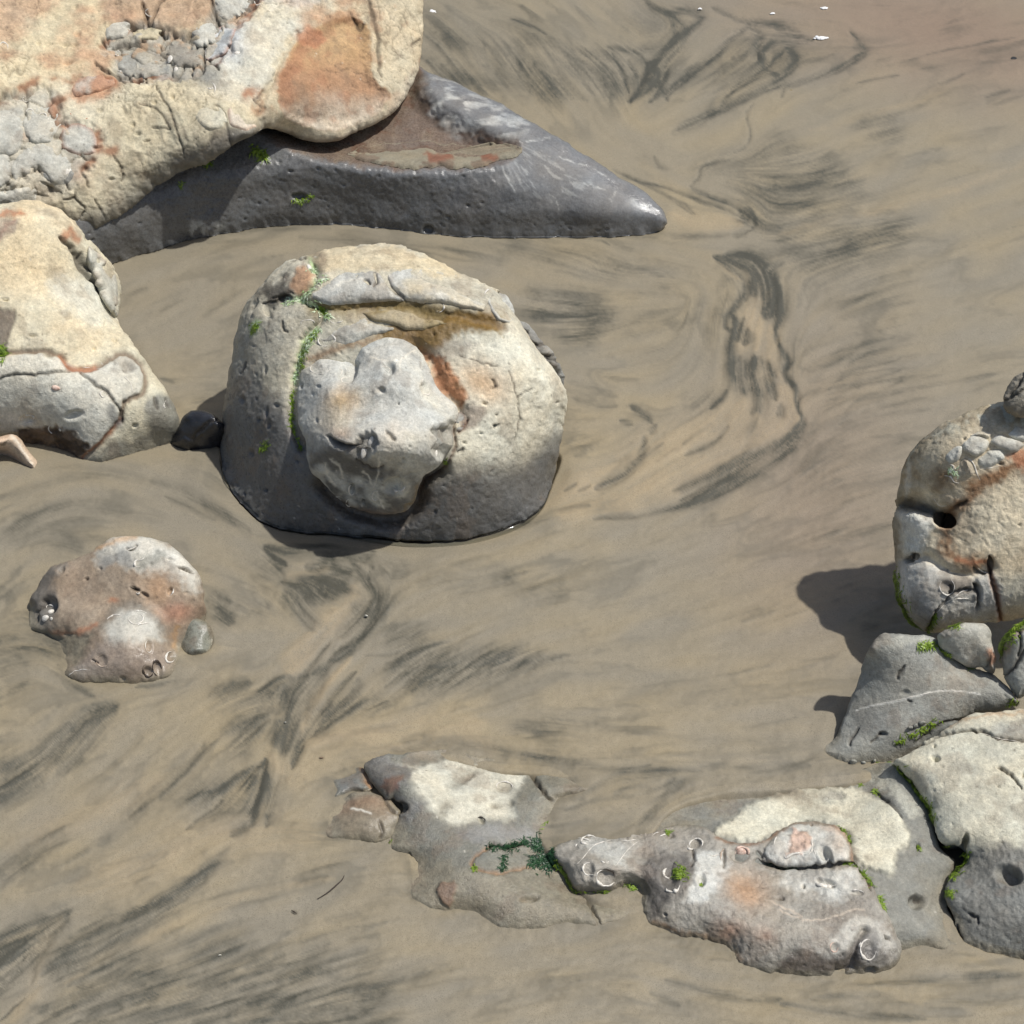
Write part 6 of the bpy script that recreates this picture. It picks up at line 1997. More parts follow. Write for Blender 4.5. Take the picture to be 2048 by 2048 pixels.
for k, (a, b, r) in enumerate([(600, 605, 14), (635, 590, 16), (575, 615, 10), (280, 795, 18), (330, 800, 14), (390, 790, 10)]):
    x, y = Zw([(a, b)])[0]
    r *= .45
    cq = Stone([(x - r, y + r * .2), (x - r * .5, y - r * .7), (x + r * .5, y - r * .8), (x + r, y), (x + r * .6, y + r * .6), (x - r * .4, y + r * .7)], .010, r * .8, Ab=.01, seed=185 + k, host=wrs, sink=-.002, step=1.6, gap=2.5)
    cq.col[:] = lin(150, 150, 144) * K_ * (.8 + .06 * k)
    cq.rough(60, .002)
    cq.relief()
    co_ = cq.build('pebble', M_STONE)
    tag(co_, ['middle pebble of three in the green gap under the grey wedge of rock', 'rightmost pebble of three in the green gap under the grey wedge', 'smallest, leftmost pebble of three in the green gap under the grey wedge',
              'largest, leftmost pebble of three at the corner of the pale slab', 'middle pebble of three at the corner of the pale slab', 'rightmost pebble of three at the corner of the pale slab, by the green weed'][k], 'pebble', 'pebbles wedged below the grey wedge')

bl = Stone(Zw([(712, 140, .24), (755, 105, .26), (850, 68, .28), (960, 82, .27), (992, 115, .26), (1002, 190, .23), (1022, 240, .21), (1005, 335, .16), (970, 318, .16), (955, 300, .165), (880, 300, .165), (845, 278, .18), (780, 242, .19), (728, 205, .21)]), .035, 26, Ab=.08, seed=191, edge=1, upright=.1)
bl.col[:] = lin(176, 174, 166) * K_
bl.mottle(lin(160, 156, 146) * K_, 8, -.1, .4, .7)
bl.paint(bl.poly(Zw([(975, 220), (1020, 215), (1025, 260), (990, 300), (970, 270)]), 5, 1.2) * .8, lin(186, 124, 84) * K_)
bl.paint(bl.poly(Zw([(970, 290), (1010, 300), (1005, 340), (975, 330)]), 4, 1) * .6, BROWN)
cracks(bl, [Zw([(960, 300), (980, 270), (1000, 230)])], 2.2, .006)
fine(bl, .6, .8, plates=.4)
bl.relief()
blo = bl.build('rock', M_STONE)
tag(blo, 'small pale block of rock perched on the grey wedge under the tall boulder', 'rock')
weed(bl, blo, Zw([(720, 200), (745, 215), (775, 240)]), 4, 110, 11, M_ALGAE, 51)
weed(bl, blo, Zw([(790, 85), (830, 75)]), 4, 90, 12, M_ALGAE, 52)
weed(bl, blo, Zw([(875, 312), (890, 318)]), 4, 50, 10, M_ALGAE, 53)

eb = Stone(Zw([(1048, 260, .2), (1052, 190, .24), (1085, 130, .27), (1130, 95, .29), (1200, 60, .3), (1330, 60, .3), (1330, 420, .15), (1200, 440, .14), (1135, 458, .13), (1090, 400, .15), (1062, 345, .17)]), .05, 34, Ab=.1, seed=195, edge=1)
eb.col[:] = lin(166, 166, 160) * K_
eb.mottle(lin(146, 140, 130) * K_, 8, -.1, .4, .7)
eb.paint(eb.stroke(Zw([(1060, 200), (1100, 130), (1150, 95)]), 9, 1.2) * .7, lin(140, 112, 84) * K_)
eb.damp(.3)
cracks(eb, [Zw(p) for p in [[(1050, 350), (1100, 310), (1140, 270), (1200, 200)], [(1130, 100), (1160, 180), (1140, 250)]]], 3, .012)
fine(eb, .7, .9, plates=.6)
eb.relief()
ebo = eb.build('rock', M_STONE)
tag(ebo, 'blue grey split rock at the right edge beside the small pale block', 'rock')
weed(eb, ebo, Zw([(1080, 120), (1040, 150), (1010, 190), (1060, 140), (1120, 90), (1170, 50)]), 11, 800, 15, M_ALGAE, 61)
weed(eb, ebo, Zw([(950, 85), (990, 95), (1030, 110)]), 9, 380, 13, M_ALGAE, 62)

# ================================================================== 7. the low rocks along the bottom
ps = thing('rock_slab', 'broad pale rock slab at the right edge, cream above and wet grey below', 'rock slab', spot(1990, 1750))
pss = Stone(Zw([(478, 792, .055), (560, 742, .075), (700, 662, .10), (830, 582, .13), (900, 548, .14), (1010, 535, .15), (1170, 518, .16), (1600, 490, .2), (1700, 1200, .12), (1650, 1900, 0), (1330, 1870), (1170, 1832), (1000, 1790), (850, 1735), (808, 1640, .004), (768, 1530, .015, .7), (760, 1440, .02, .7), (800, 1385, .025, .7), (850, 1320, .03, .7), (835, 1270, .04, .7), (770, 1240, .05, .8), (718, 1180, .055, .8), (703, 1110, .06), (688, 1050, .06), (620, 950, .06), (532, 842, .055)]),
            .085, 140, Ab=.15, upright=.3, seed=201, lean=.6)
wetp = pss.poly(Zw([(860, 1250), (960, 1225), (1100, 1240), (1250, 1280), (1700, 1350), (1700, 1950), (1100, 1850), (820, 1740), (740, 1500), (800, 1360)]), 14, 1.8)
pss.col[:] = lin(214, 208, 186) * K_
pss.mottle(lin(202, 197, 177) * K_, 5, -.1, .4, .7)
pss.paint(pss.poly(Zw([(520, 760), (700, 660), (900, 555), (1200, 510), (1300, 560), (1000, 590), (800, 640), (640, 720)]), 9, 1.6) * .6, lin(206, 196, 172) * K_)
pss.paint(pss.poly(Zw([(1000, 620), (1200, 590), (1400, 600), (1400, 680), (1180, 690)]), 12, 1.6) * .6, lin(150, 150, 148) * K_)
pss.paint(pss.stroke(Zw([(740, 630), (830, 580), (930, 555), (1150, 540)]), 4, 1.2) * .5, lin(180, 132, 80) * K_)
pss.paint(wetp * .9, lin(116, 116, 114) * K_)
pss.mottle(lin(130, 130, 126) * K_, 10, .0, .4, .3, 6)
pss.damp(wetp * .6)
pss.paint(pss.poly(Zw([(740, 1230), (860, 1210), (870, 1300), (820, 1340), (750, 1290)]), 8, 1.3) * .8, lin(142, 138, 120) * K_)
pss.paint(sstep(30, 2, pss.d + 12 * fbm(pss.P * 20, 4, 78)) * (pss.P[:, 2] < .02) * .8, SANDC * .95)
pss.h -= .05 * pss.poly(Zw([(760, 1260), (840, 1240), (870, 1290), (840, 1340), (780, 1320)]), 8, .8)
cracks(pss, [Zw(p) for p in [[(470, 790), (560, 745), (700, 665), (800, 640), (930, 630), (1040, 665), (1170, 690), (1400, 700)], [(930, 632), (880, 625)], [(1030, 820), (1100, 860), (1170, 930)]]], 2.4, .012)
cracks(pss, [Zw(p) for p in [[(885, 1590), (925, 1610), (935, 1640)], [(810, 1640), (830, 1690), (850, 1720)]]], 2.4, .010)
for (a, b, r, q, an, d) in [(1090, 1385, 62, 44, 20, .035), (708, 777, 24, 16, 10, .016), (700, 710, 8, 10, 0, .008), (1035, 920, 14, 5, 20, .006), (860, 1210, 16, 40, 10, .02), (1165, 860, 6, 14, 0, .01), (740, 820, 8, 6, 0, .004)]:
    x, y = Zw([(a, b)])[0]
    pss.pit(x, y, r * .383, d, q * .383, an)
pss.pores(60, .0035, .35, .3, 1 - wetp)
fine(pss, .5, .6, plates=.2)
pss.h += wetp * .0025 * fbm(pss.P * 120, 3, 88)
pss.relief()
pss.build('body', M_STONE, ps)
weed(pss, ps, Zw([(505, 835), (510, 850), (530, 880), (560, 920), (600, 965), (640, 1000), (670, 1040), (692, 1085)]), 6, 520, 13, M_ALGAE, 71)
weed(pss, ps, Zw([(800, 1390), (830, 1350), (860, 1300), (868, 1270)]), 5, 200, 12, M_ALGAE, 72)
weed(pss, ps, Zw([(770, 1470), (790, 1480)]), 4, 60, 10, M_ALGAE, 73)
weed(pss, ps, Zw([(770, 1290), (800, 1310)]), 4, 60, 10, M_ALGAE, 74)
shell_line(pss, ps, Zw([(950, 640), (1030, 668), (1100, 680), (1160, 690)]), 1.8, name='white_vein', lift=.1)

Zn = lambda pts: zp(1080, 1540, .4037, pts)
cs = thing('rock_slab', 'low rock slab with a smooth cream back and grey apron, between the sand and the pale slab', 'rock slab', spot(1600, 1720))
css = Stone([(1270, 1690), (1290, 1650), (1318, 1612), (1363, 1584), (1443, 1566), (1564, 1557), (1640, 1551), (1700, 1543), (1745, 1530, .01), (1785, 1528, .03), (1812, 1552, .035), (1845, 1600, .035), (1866, 1655, .03), (1880, 1695, .025), (1910, 1722, .015), (1900, 1760, .008), (1895, 1810, .002), (1908, 1850), (1926, 1885), (1890, 1905), (1840, 1897), (1790, 1910), (1700, 1900), (1500, 1880), (1350, 1820)],
            .055, 130, Ab=.12, upright=.35, seed=211, lean=.4, lap=True)
css.swell(-.06 * sstep(8, 60, css.depth_in(Zn([(480, 330), (680, 275), (870, 335), (1060, 375), (1200, 290), (1400, 260), (1530, 345), (1570, 480), (1680, 650), (1780, 830), (1765, 965), (1500, 1022), (1050, 992), (850, 850), (525, 750)]), 0)))
css.col[:] = lin(136, 135, 128) * K_
css.mottle(lin(118, 118, 114) * K_, 8, -.1, .4, .6)
crm = css.poly(Zn([(880, 300), (960, 240), (1080, 160), (1200, 120), (1350, 90), (1560, 95), (1660, 140), (1750, 210), (1815, 310), (1820, 350), (1760, 420), (1740, 520), (1680, 515), (1570, 450), (1530, 340), (1450, 280), (1250, 270), (1120, 340), (1050, 360), (940, 350), (880, 330)]), 9, 1.2)
css.swell(.014 * crm)
css.paint(crm * .95, lin(212, 207, 186) * K_)
css.paint(css.poly(Zn([(1640, 30), (1700, -20), (1780, 80), (1880, 220), (1840, 230), (1740, 130)]), 9, 1.4) * .8, lin(196, 192, 176) * K_)
css.paint(css.poly(Zn([(1370, 110), (1430, 100), (1520, 130), (1500, 155), (1390, 145)]), 5, 1.4) * .8, lin(172, 168, 158) * K_)
css.h -= .006 * css.poly(Zn([(1370, 110), (1430, 100), (1520, 130), (1500, 155), (1390, 145)]), 5, 1.4)
film = css.poly([(1250, 1700), (1290, 1640), (1363, 1580), (1500, 1558), (1700, 1540), (1700, 1560), (1560, 1580), (1440, 1600), (1380, 1640), (1330, 1670)], 16, 2)
film2 = css.poly([(1235, 1710), (1270, 1640), (1363, 1575), (1500, 1550), (1720, 1535), (1740, 1560), (1600, 1590), (1470, 1610), (1400, 1660), (1340, 1690), (1290, 1720)], 26, 2)
css.paint(film2 * sstep(-.35, .25, fbm(css.P * np.array([9, 30, 20]), 5, 21)) * .85, SANDC * .9)
css.paint(film * .4, lin(134, 126, 108) * K_)
css.paint(sstep(36, 4, css.d + 14 * fbm(css.P * 18, 5, 75)) * sstep(.03, .012, css.P[:, 2]) * .9, SANDC * .95)
css.mottle(SANDC * .8, 9, .1, .4, .4, 9)
css.damp(.35 * (1 - crm))
cracks(css, [Zn(p) for p in [[(1660, 100), (1720, 160), (1790, 240)], [(1690, 700), (1720, 750)], [(1830, 640), (1870, 620), (1900, 650)]]], 2.4, .009)
for (a, b, r, q, an, d) in [(1870, 655, 40, 32, 0, .024), (1855, 390, 30, 30, 0, .005), (1870, 375, 10, 14, 0, .008), (1460, 130, 30, 14, 0, .004)]:
    x, y = Zn([(a, b)])[0]
    css.pit(x, y, r * .4, d, q * .4, an)
fine(css, .5, .5, plates=.2)
css.relief()
css.build('body', M_STONE, cs)
weed(css, cs, Zn([(1660, 105), (1670, 120)]), 4, 40, 8, M_ALGAE, 81)
weed(css, cs, Zn([(1580, 70), (1590, 72)]), 3, 20, 8, M_ALGAE, 82)
weed(css, cs, Zn([(1875, 380), (1880, 390)]), 3, 30, 8, M_ALGAE, 83)
weed(css, cs, Zn([(1680, 645), (1684, 665), (1690, 690)]), 5, 130, 11, M_ALGAE, 84)

bn = thing('rock', 'lumpy brown and grey rock set with white shells, lowest at the bottom', 'rock', spot(1550, 1900))
def on_slab(p, d=.003):
    q = Zn([p])[0]
    return (p[0], p[1], float(css.at(q[0], q[1])[0][2]) + d, .75)


bns = Stone(Zn([(60, 392, .010, .5), (190, 335, .018, .6), (350, 335, .030, .6), (470, 325, .036, .6), (560, 305, .036, .6)] + [on_slab(p) for p in [(680, 275), (800, 285), (870, 330), (940, 357), (1060, 370), (1130, 340), (1200, 288), (1290, 260), (1400, 257), (1480, 284), (1530, 340), (1545, 420), (1570, 480), (1640, 570), (1680, 650), (1730, 740)]] +
            [(1780, 830, .02, .8), (1792, 890, .008, .7), (1765, 965, 0), (1690, 1000), (1580, 1006), (1500, 1022), (1300, 1028), (1180, 1012), (1050, 992), (970, 958), (935, 895), (850, 850), (700, 830), (610, 800), (525, 750), (500, 665, -.002, .4), (488, 600, 0, .5), (440, 575, .005, .7), (300, 605, .004, .7), (200, 605, .002, .7), (150, 570, 0, .7), (138, 530, .002, .7), (100, 480, .002, .7), (60, 440, .003, .7)]),
            .055, 90, Ab=.08, upright=.25, seed=221, step=2.2, lean=.65, lap=True)
bns.swell(.018 * bns.blob(*Zn([(850, 520)])[0], 60, 50, 0, 0) + .02 * bns.blob(*Zn([(1640, 900)])[0], 50, 34, 0, 0) + .018 * bns.blob(*Zn([(290, 480)])[0], 50, 36, 0, 0) - .004 * bns.stroke(Zn([(480, 330), (500, 450), (490, 600)]), 16, .3) - .02 * bns.stroke(Zn([(1480, 990), (1540, 960), (1560, 880), (1600, 800)]), 9, .3))
topn = bns.lump(Zn([(1110, 420), (1160, 330), (1220, 285), (1330, 268), (1460, 285), (1520, 345), (1540, 430), (1480, 465), (1420, 475), (1300, 480), (1180, 480)]), .020, 22, .6)
bns.swell(-.018 * bns.stroke(Zn([(1080, 450), (1180, 485), (1300, 488), (1430, 475), (1480, 462), (1560, 470)]), 5, .3))
bns.col[:] = lin(160, 153, 143) * K_
bns.mottle(lin(140, 130, 119) * K_, 8, -.15, .4, .8)
bns.mottle(lin(160, 152, 140) * K_, 5, .05, .4, .7, 3)
bns.paint(bns.poly(Zn([(760, 400), (860, 400), (920, 440), (900, 560), (800, 640), (720, 660), (740, 560)]), 10, 1.6) * .9, lin(204, 204, 200) * K_)
bns.paint(bns.poly(Zn([(1200, 500), (1500, 480), (1580, 560), (1500, 640), (1300, 600), (1180, 560)]), 14, 1.8) * .9, lin(202, 200, 194) * K_)
bns.paint(bns.poly(Zn([(1470, 800), (1600, 720), (1740, 800), (1730, 890), (1680, 880), (1640, 810), (1570, 850), (1500, 920), (1390, 910)]), 9, 1.5) * .9, lin(198, 193, 184) * K_)
bns.paint(topn * .9, lin(204, 203, 198) * K_)
bns.paint(bns.poly(Zn([(190, 360), (360, 350), (440, 400), (400, 460), (260, 430)]), 12, 1.5) * .85, lin(188, 187, 182) * K_)
dk_ = bns.poly(Zn([(500, 450), (700, 420), (760, 460), (740, 560), (640, 680), (560, 760), (500, 700)]), 16, 1.8)
bns.paint(dk_ * .8, lin(96, 90, 86) * K_)
bns.paint(bns.poly(Zn([(1180, 960), (1300, 900), (1480, 920), (1580, 880), (1560, 1030), (1200, 1040)]), 12, 1.5) * .8, lin(96, 82, 72) * K_)
bns.paint(bns.blob(*Zn([(1640, 920)])[0], 52, 42, 0) * .75, lin(112, 110, 112) * K_)
bns.paint(bns.blob(*Zn([(1020, 590)])[0], 48, 34, 30) * .75, lin(188, 138, 92) * K_)
bns.paint(bns.blob(*Zn([(940, 800)])[0], 34, 20) * .6, lin(176, 122, 88) * K_)
bns.paint(bns.blob(*Zn([(1120, 820)])[0], 24, 18) * .5, lin(170, 118, 86) * K_)
bns.paint(bns.stroke(Zn([(560, 775), (700, 815), (860, 845), (960, 900), (1000, 950)]), 7, 1.2) * .7, lin(150, 104, 58) * K_)
rimn = bns.stroke(Zn([(880, 335), (950, 358), (1060, 370), (1130, 345), (1210, 285), (1300, 258), (1410, 258), (1490, 290), (1535, 345), (1550, 430), (1580, 490), (1640, 570)]), 4, .5)
bns.paint(rimn * .7, lin(146, 100, 66) * K_)
pink = bns.poly(Zn([(1240, 290), (1290, 300), (1360, 320), (1340, 380), (1320, 410), (1240, 420), (1210, 440), (1220, 410), (1240, 370)]), 5, 1.3)
bns.paint(pink * .9, lin(208, 170, 150) * K_)
bns.h += pink * .004 * (1 + fbm(bns.P * 70, 3, 5))
bns.paint(bns.stroke(Zn([(1400, 278), (1460, 290), (1480, 300)]), 5, .8) * .7, lin(214, 190, 176) * K_)
bns.paint(bns.blob(*Zn([(1480, 350)])[0], 22, 26) * .5, lin(206, 172, 142) * K_)
for p in [[(1120, 635), (1180, 670), (1250, 700), (1300, 730)], [(1300, 748), (1400, 740), (1480, 710), (1560, 690), (1610, 688)], [(1180, 690), (1230, 715), (1290, 735)]]:
    bns.paint(bns.stroke(Zn(p), 2.0, .6) * .8, lin(206, 186, 166) * K_)
bns.paint(sstep(20, 2, bns.d + 9 * fbm(bns.P * 24, 4, 79)) * sstep(.025, .008, bns.P[:, 2]) * .8, SANDC * .85)
bns.damp(.68 + .3 * sstep(1860, 1930, bns.v))
bns.damp(dk_ * .8)
cracks(bns, [Zn(p) for p in [[(1080, 450), (1130, 470), (1200, 490), (1330, 488), (1430, 472), (1480, 462), (1550, 465), (1600, 520), (1650, 590)], [(750, 380), (760, 440), (740, 470)], [(910, 390), (915, 440), (905, 480)], [(1080, 400), (1110, 440)], [(1710, 820), (1740, 840)], [(1180, 640), (1210, 640)]]], 2.4, .010)
for (a, b, r, q, an, d) in [(325, 530, 44, 42, 0, .014), (240, 500, 26, 40, 0, .010), (640, 520, 40, 56, 0, .016), (800, 545, 20, 26, 0, .014), (1628, 890, 40, 52, 0, .014), (1415, 560, 46, 20, 15, .010), (1308, 577, 9, 9, 0, .010), (625, 720, 9, 8, 0, .008), (985, 425, 48, 30, 0, .014), (1415, 425, 26, 46, -30, .020), (1570, 608, 34, 12, 0, .008), (770, 360, 30, 24, 0, .010), (1345, 270, 8, 7, 0, .008), (1458, 878, 20, 22, 0, .005), (650, 320, 16, 12, 0, .01), (1720, 830, 12, 8, 0, .008), (1640, 990, 30, 14, -10, .012)]:
    x, y = Zn([(a, b)])[0]
    bns.pit(x, y, r * .4, d, q * .4, an)
fine(bns, .75, .9, plates=.5)
bns.h += .003 * fbm(bns.P * 60, 3, 89)
bns.relief()
bns.build('body', M_STONE, bn)
def ns(u, v, ru, rv, a0, a1, rot, w, mat=None):
    x, y = Zn([(u, v)])[0]
    shell_arc(bns, bn, x, y, ru * .4037, rv * .4037, a0, a1, rot, w, mat)
ns(655, 570, 36, 36, 10, 170, -15, 6); ns(635, 510, 24, 26, 80, 250, 0, 6); ns(325, 535, 48, 40, 10, 240, 20, 5); ns(325, 530, 42, 40, 240, 360, 0, 3, M_TWIG); ns(245, 490, 32, 34, 80, 270, 0, 5); ns(250, 515, 30, 8, 0, 120, 0, 3)
ns(322, 445, 20, 14, 20, 170, 0, 4); ns(1415, 558, 52, 20, 10, 170, 5, 6); ns(1628, 890, 40, 52, 10, 350, 0, 5); ns(1458, 878, 20, 24, 0, 345, 0, 3.5, M_PINK); ns(1000, 405, 34, 24, 150, 420, 0, 5, M_PINK); ns(775, 365, 34, 24, 170, 420, -20, 3.5)
ns(755, 380, 24, 14, 60, 200, 0, 4); ns(250, 350, 50, 22, 60, 300, 0, 5); ns(1310, 375, 40, 50, -40, 60, 0, 3); ns(860, 400, 55, 24, 10, 150, 0, 2); ns(920, 430, 24, 40, 150, 260, 0, 3, M_SHELLD); ns(1570, 608, 34, 12, 180, 380, 5, 2.4); ns(1180, 360, 20, 30, 160, 290, 0, 2.5)
for p, w in [([(180, 470), (210, 440), (245, 395), (265, 375), (320, 355), (360, 345)], 3), ([(185, 335), (215, 340), (250, 350)], 4), ([(365, 490), (400, 440), (440, 390), (490, 350)], 2), ([(555, 328), (575, 308), (590, 310)], 4), ([(590, 330), (610, 322), (625, 318)], 4), ([(400, 350), (440, 350), (475, 345)], 3), ([(175, 380), (185, 365)], 4), ([(1355, 390), (1365, 420)], 3), ([(1210, 415), (1215, 440), (1240, 420), (1290, 410), (1330, 405)], 5), ([(1580, 880), (1590, 850)], 4)]:
    shell_line(bns, bn, Zn(p), w)
shell_cup(bns, bn, *Zn([(1000, 408)])[0], 11, 9, 0, M_PINK)
for k, (p, sp, n, l, m) in enumerate([([(690, 500), (695, 520)], 7, 160, 11, M_ALGAE), ([(1530, 330), (1540, 360)], 4, 60, 10, M_ALGAE), ([(1490, 290), (1510, 300)], 3, 30, 9, M_ALGAE), ([(1560, 470), (1600, 510), (1630, 545), (1640, 575)], 4, 130, 10, M_ALGAE), ([(1510, 465), (1540, 465)], 3, 40, 9, M_ALGAE), ([(800, 575), (802, 570)], 2, 20, 8, M_ALGAE),
                                       ([(0, 400), (10, 430), (20, 460), (40, 480), (20, 490)], 10, 260, 12, M_ALGAED), ([(60, 480), (90, 500), (110, 540), (140, 580)], 5, 260, 12, M_ALGAE), ([(170, 600), (240, 608), (330, 600)], 3, 60, 8, M_ALGAE), ([(440, 580), (465, 585)], 4, 60, 9, M_ALGAE), ([(630, 312), (640, 305)], 3, 30, 9, M_ALGAE), ([(1120, 460), (1180, 480), (1260, 488)], 3, 60, 6, M_ALGAED)]):
    weed(bns, bn, Zn(p), sp, n, l, m, 90 + k)

Zl = lambda pts: zp(620, 1460, .3623, pts)
fr = thing('rock', 'flat grey rock with a dry pale patch, almost level with the sand, bottom centre', 'rock', spot(950, 1700))
frs = Stone(Zl([(300, 192, .02, .7), (345, 155, .03, .8), (400, 138, .035, .8), (500, 135, .03, .7), (640, 108, .01), (780, 104), (900, 140), (1050, 172), (1180, 180), (1280, 178), (1400, 208), (1500, 270), (1548, 325), (1500, 352), (1380, 385), (1350, 440), (1300, 520), (1320, 600), (1420, 690), (1500, 800), (1560, 880), (1640, 900), (1780, 870), (1825, 960), (1760, 1050), (1600, 1090), (1420, 1080), (1250, 1110), (1050, 1105), (900, 1015), (700, 1000),
                (560, 935), (535, 800), (560, 710), (455, 655), (455, 570, .0), (490, 505, .01, .7), (508, 430, .02, .8), (470, 370, .02, .8), (440, 385, .015, .8), (345, 295, .012, .8)]), .04, 100, Ab=.06, upright=.35, seed=231, lean=.35, lap=True)
frs.swell(.020 * frs.blob(*Zl([(840, 340)])[0], 130, 60, 5, 0) - .006 * frs.poly(Zl([(450, 760), (700, 740), (1300, 780), (1850, 850), (1850, 1150), (450, 1150)]), 40, .5))
frs.col[:] = lin(126, 125, 114) * K_
frs.mottle(lin(112, 112, 105) * K_, 7, -.1, .4, .7)
frs.mottle(SANDC * .8, 40, .0, .3, .5, 31)
pt = frs.poly(Zl([(420, 160), (620, 190), (780, 165), (900, 190), (1120, 195), (1190, 220), (1180, 290), (1110, 360), (1100, 420), (1130, 480), (1080, 510), (960, 500), (860, 520), (700, 480), (620, 420), (560, 330), (540, 250), (580, 220), (460, 180)]), 10, 1.5)
frs.paint(pt * .95, lin(204, 200, 184) * K_)
for (a, b, r, q, an) in [(830, 280, 26, 12, -35), (740, 430, 26, 12, -35), (1030, 415, 10, 7, 0), (880, 260, 12, 6, -20)]:
    x, y = Zl([(a, b)])[0]
    frs.paint(frs.blob(x, y, r, q, an) * .7, lin(124, 116, 100) * K_)
    frs.h -= .006 * frs.blob(x, y, r, q, an)
frs.paint(frs.poly(Zl([(300, 190), (400, 140), (520, 190), (560, 230), (480, 330), (440, 370), (380, 320)]), 8, 1.4) * .8, lin(108, 106, 110) * K_)
frs.paint(frs.poly(Zl([(400, 310), (500, 250), (480, 320), (450, 360)]), 5, 1.2) * .8, lin(120, 76, 56) * K_)
frs.paint(frs.poly(Zl([(470, 350), (520, 380), (620, 430), (560, 520), (480, 560), (450, 480)]), 12, 1.5) * .6, lin(112, 112, 116) * K_)
frs.paint(frs.poly(Zl([(800, 560), (1000, 530), (1200, 540), (1300, 500), (1270, 590), (1100, 610), (900, 620)]), 12, 1.5) * .6, lin(142, 142, 146) * K_)
frs.damp(.75 * (1 - pt))
film = sstep(-.25, .35, fbm(frs.P * 7, 4, 12) + .35 * sstep(620, 900, (frs.v - 1460) / .3623) - .5 * sstep(40, 90, frs.d) + .25)
frs.paint(film * (1 - pt) * (.35 + .5 * sstep(1680, 1760, frs.v)) * (.6 + .4 * sstep(-.2, .2, fbm(frs.P * 50, 4, 17))), SANDC * .80)
frs.paint(sstep(40, 4, frs.d + 16 * fbm(frs.P * 18, 5, 73)) * sstep(.03, .012, frs.P[:, 2]) * .92, SANDC * .97)
frs.paint(sstep(1690, 1800, frs.v + 50 * fbm(frs.P * 8, 5, 74)) * .9, SANDC * .95)
cracks(frs, [Zl(p) for p in [[(1190, 190), (1230, 260), (1280, 330), (1340, 385)], [(1520, 900), (1540, 960), (1580, 1040), (1600, 1085)], [(1530, 920), (1525, 960)], [(1000, 630), (1020, 625), (1060, 640), (1180, 620)], [(590, 740), (560, 710), (550, 680)]]], 2.8, .014)
tri = frs.poly(Zl([(690, 890), (730, 850), (800, 830), (820, 850), (800, 920), (770, 970), (740, 950)]), 4, .8)
frs.h += .007 * tri
frs.paint(tri * .8, lin(134, 104, 84) * K_)
ov = frs.stroke(Zl([(1000, 640), (920, 680), (890, 730), (930, 770), (1050, 785), (1120, 770), (1220, 750)]), 3.4, .7)
frs.paint(ov * .8, lin(150, 112, 76) * K_)
frs.h -= .006 * ov
for (a, b, r, q, an, d) in [(1210, 935, 50, 18, -5, .016), (1068, 312, 46, 30, 5, .008), (945, 495, 24, 12, 40, .010), (1110, 400, 14, 14, 0, .005), (500, 430, 40, 30, 0, .02)]:
    x, y = Zl([(a, b)])[0]
    frs.pit(x, y, r * .36, d, q * .36, an)
frs.paint(frs.blob(*Zl([(1068, 312)])[0], 17, 11) * .7, lin(132, 118, 98) * K_)
fine(frs, .5, .5, plates=.2)
frs.relief()
frs.build('body', M_STONE, fr)
def fs(u, v, ru, rv, a0, a1, rot, w, mat=None):
    x, y = Zl([(u, v)])[0]
    shell_arc(frs, fr, x, y, ru * .3623, rv * .3623, a0, a1, rot, w, mat)
fs(1072, 312, 46, 28, 150, 370, 5, 4); fs(945, 495, 22, 14, 200, 400, 20, 2.5, M_TWIG)
for k, (p, sp, n, l, m) in enumerate([([(1000, 640), (1060, 650), (1120, 640), (1190, 620)], 6, 300, 11, M_ALGAED), ([(1240, 640), (1260, 620), (1280, 650)], 9, 240, 12, M_ALGAED), ([(1230, 740), (1290, 710), (1320, 760)], 10, 280, 12, M_ALGAED), ([(1300, 525), (1305, 530)], 4, 40, 9, M_ALGAE), ([(1075, 700), (1060, 770)], 4, 90, 9, M_ALGAED), ([(905, 755), (910, 770)], 4, 40, 8, M_ALGAE), ([(390, 610), (440, 598)], 3, 50, 8, M_ALGAE), ([(555, 770), (570, 765)], 3, 40, 7, M_ALGAE)]):
    weed(frs, fr, Zl(p), sp, n, l, m, 120 + k)

bg_ = Stone(Zl([(115, 250), (150, 215), (210, 203), (285, 203, .008), (320, 260, .01), (345, 310, .01), (300, 345, .005), (240, 350), (170, 385), (122, 375), (112, 310)]), .022, 34, Ab=.04, seed=241, upright=.3, lean=.35, lap=True)
bg_.col[:] = lin(122, 124, 122) * K_
bg_.mottle(lin(110, 110, 108) * K_, 12, -.1, .4, .6)
bg_.damp(.8)
bg_.paint(sstep(18, 2, bg_.d + 8 * fbm(bg_.P * 22, 4, 77)) * .85, SANDC * .95)
bg_.paint(bg_.stroke(Zl([(290, 210), (320, 270), (350, 320)]), 6, .8) * .8, lin(150, 104, 56) * K_)
fine(bg_, .6, .5)
bg_.relief()
bgo = bg_.build('stone', M_SMOOTH)
tag(bgo, 'flat blue grey stone flush with the sand, left of the flat grey rock', 'stone')
rs2 = Stone(Zl([(55, 500), (90, 430), (170, 390), (240, 348, .012, .6), (320, 338, .02, .7), (400, 365, .02, .7), (450, 395, .016, .7), (500, 480, .01, .7), (480, 550), (440, 595), (350, 625), (200, 618), (95, 605), (58, 560)]), .030, 54, Ab=.05, seed=243, upright=.3, lean=.4, lap=True)
rs2.col[:] = lin(150, 120, 92) * K_
rs2.mottle(lin(136, 100, 74) * K_, 12, -.1, .4, .7)
rs2.paint(rs2.poly(Zl([(60, 500), (90, 440), (150, 520), (170, 600), (90, 600)]), 9, 1.6) * .7, lin(112, 110, 106) * K_)
rs2.paint(sstep(1590, 1650, rs2.v + 8 * rs2.wv / 9) * .85, SANDC * .85)
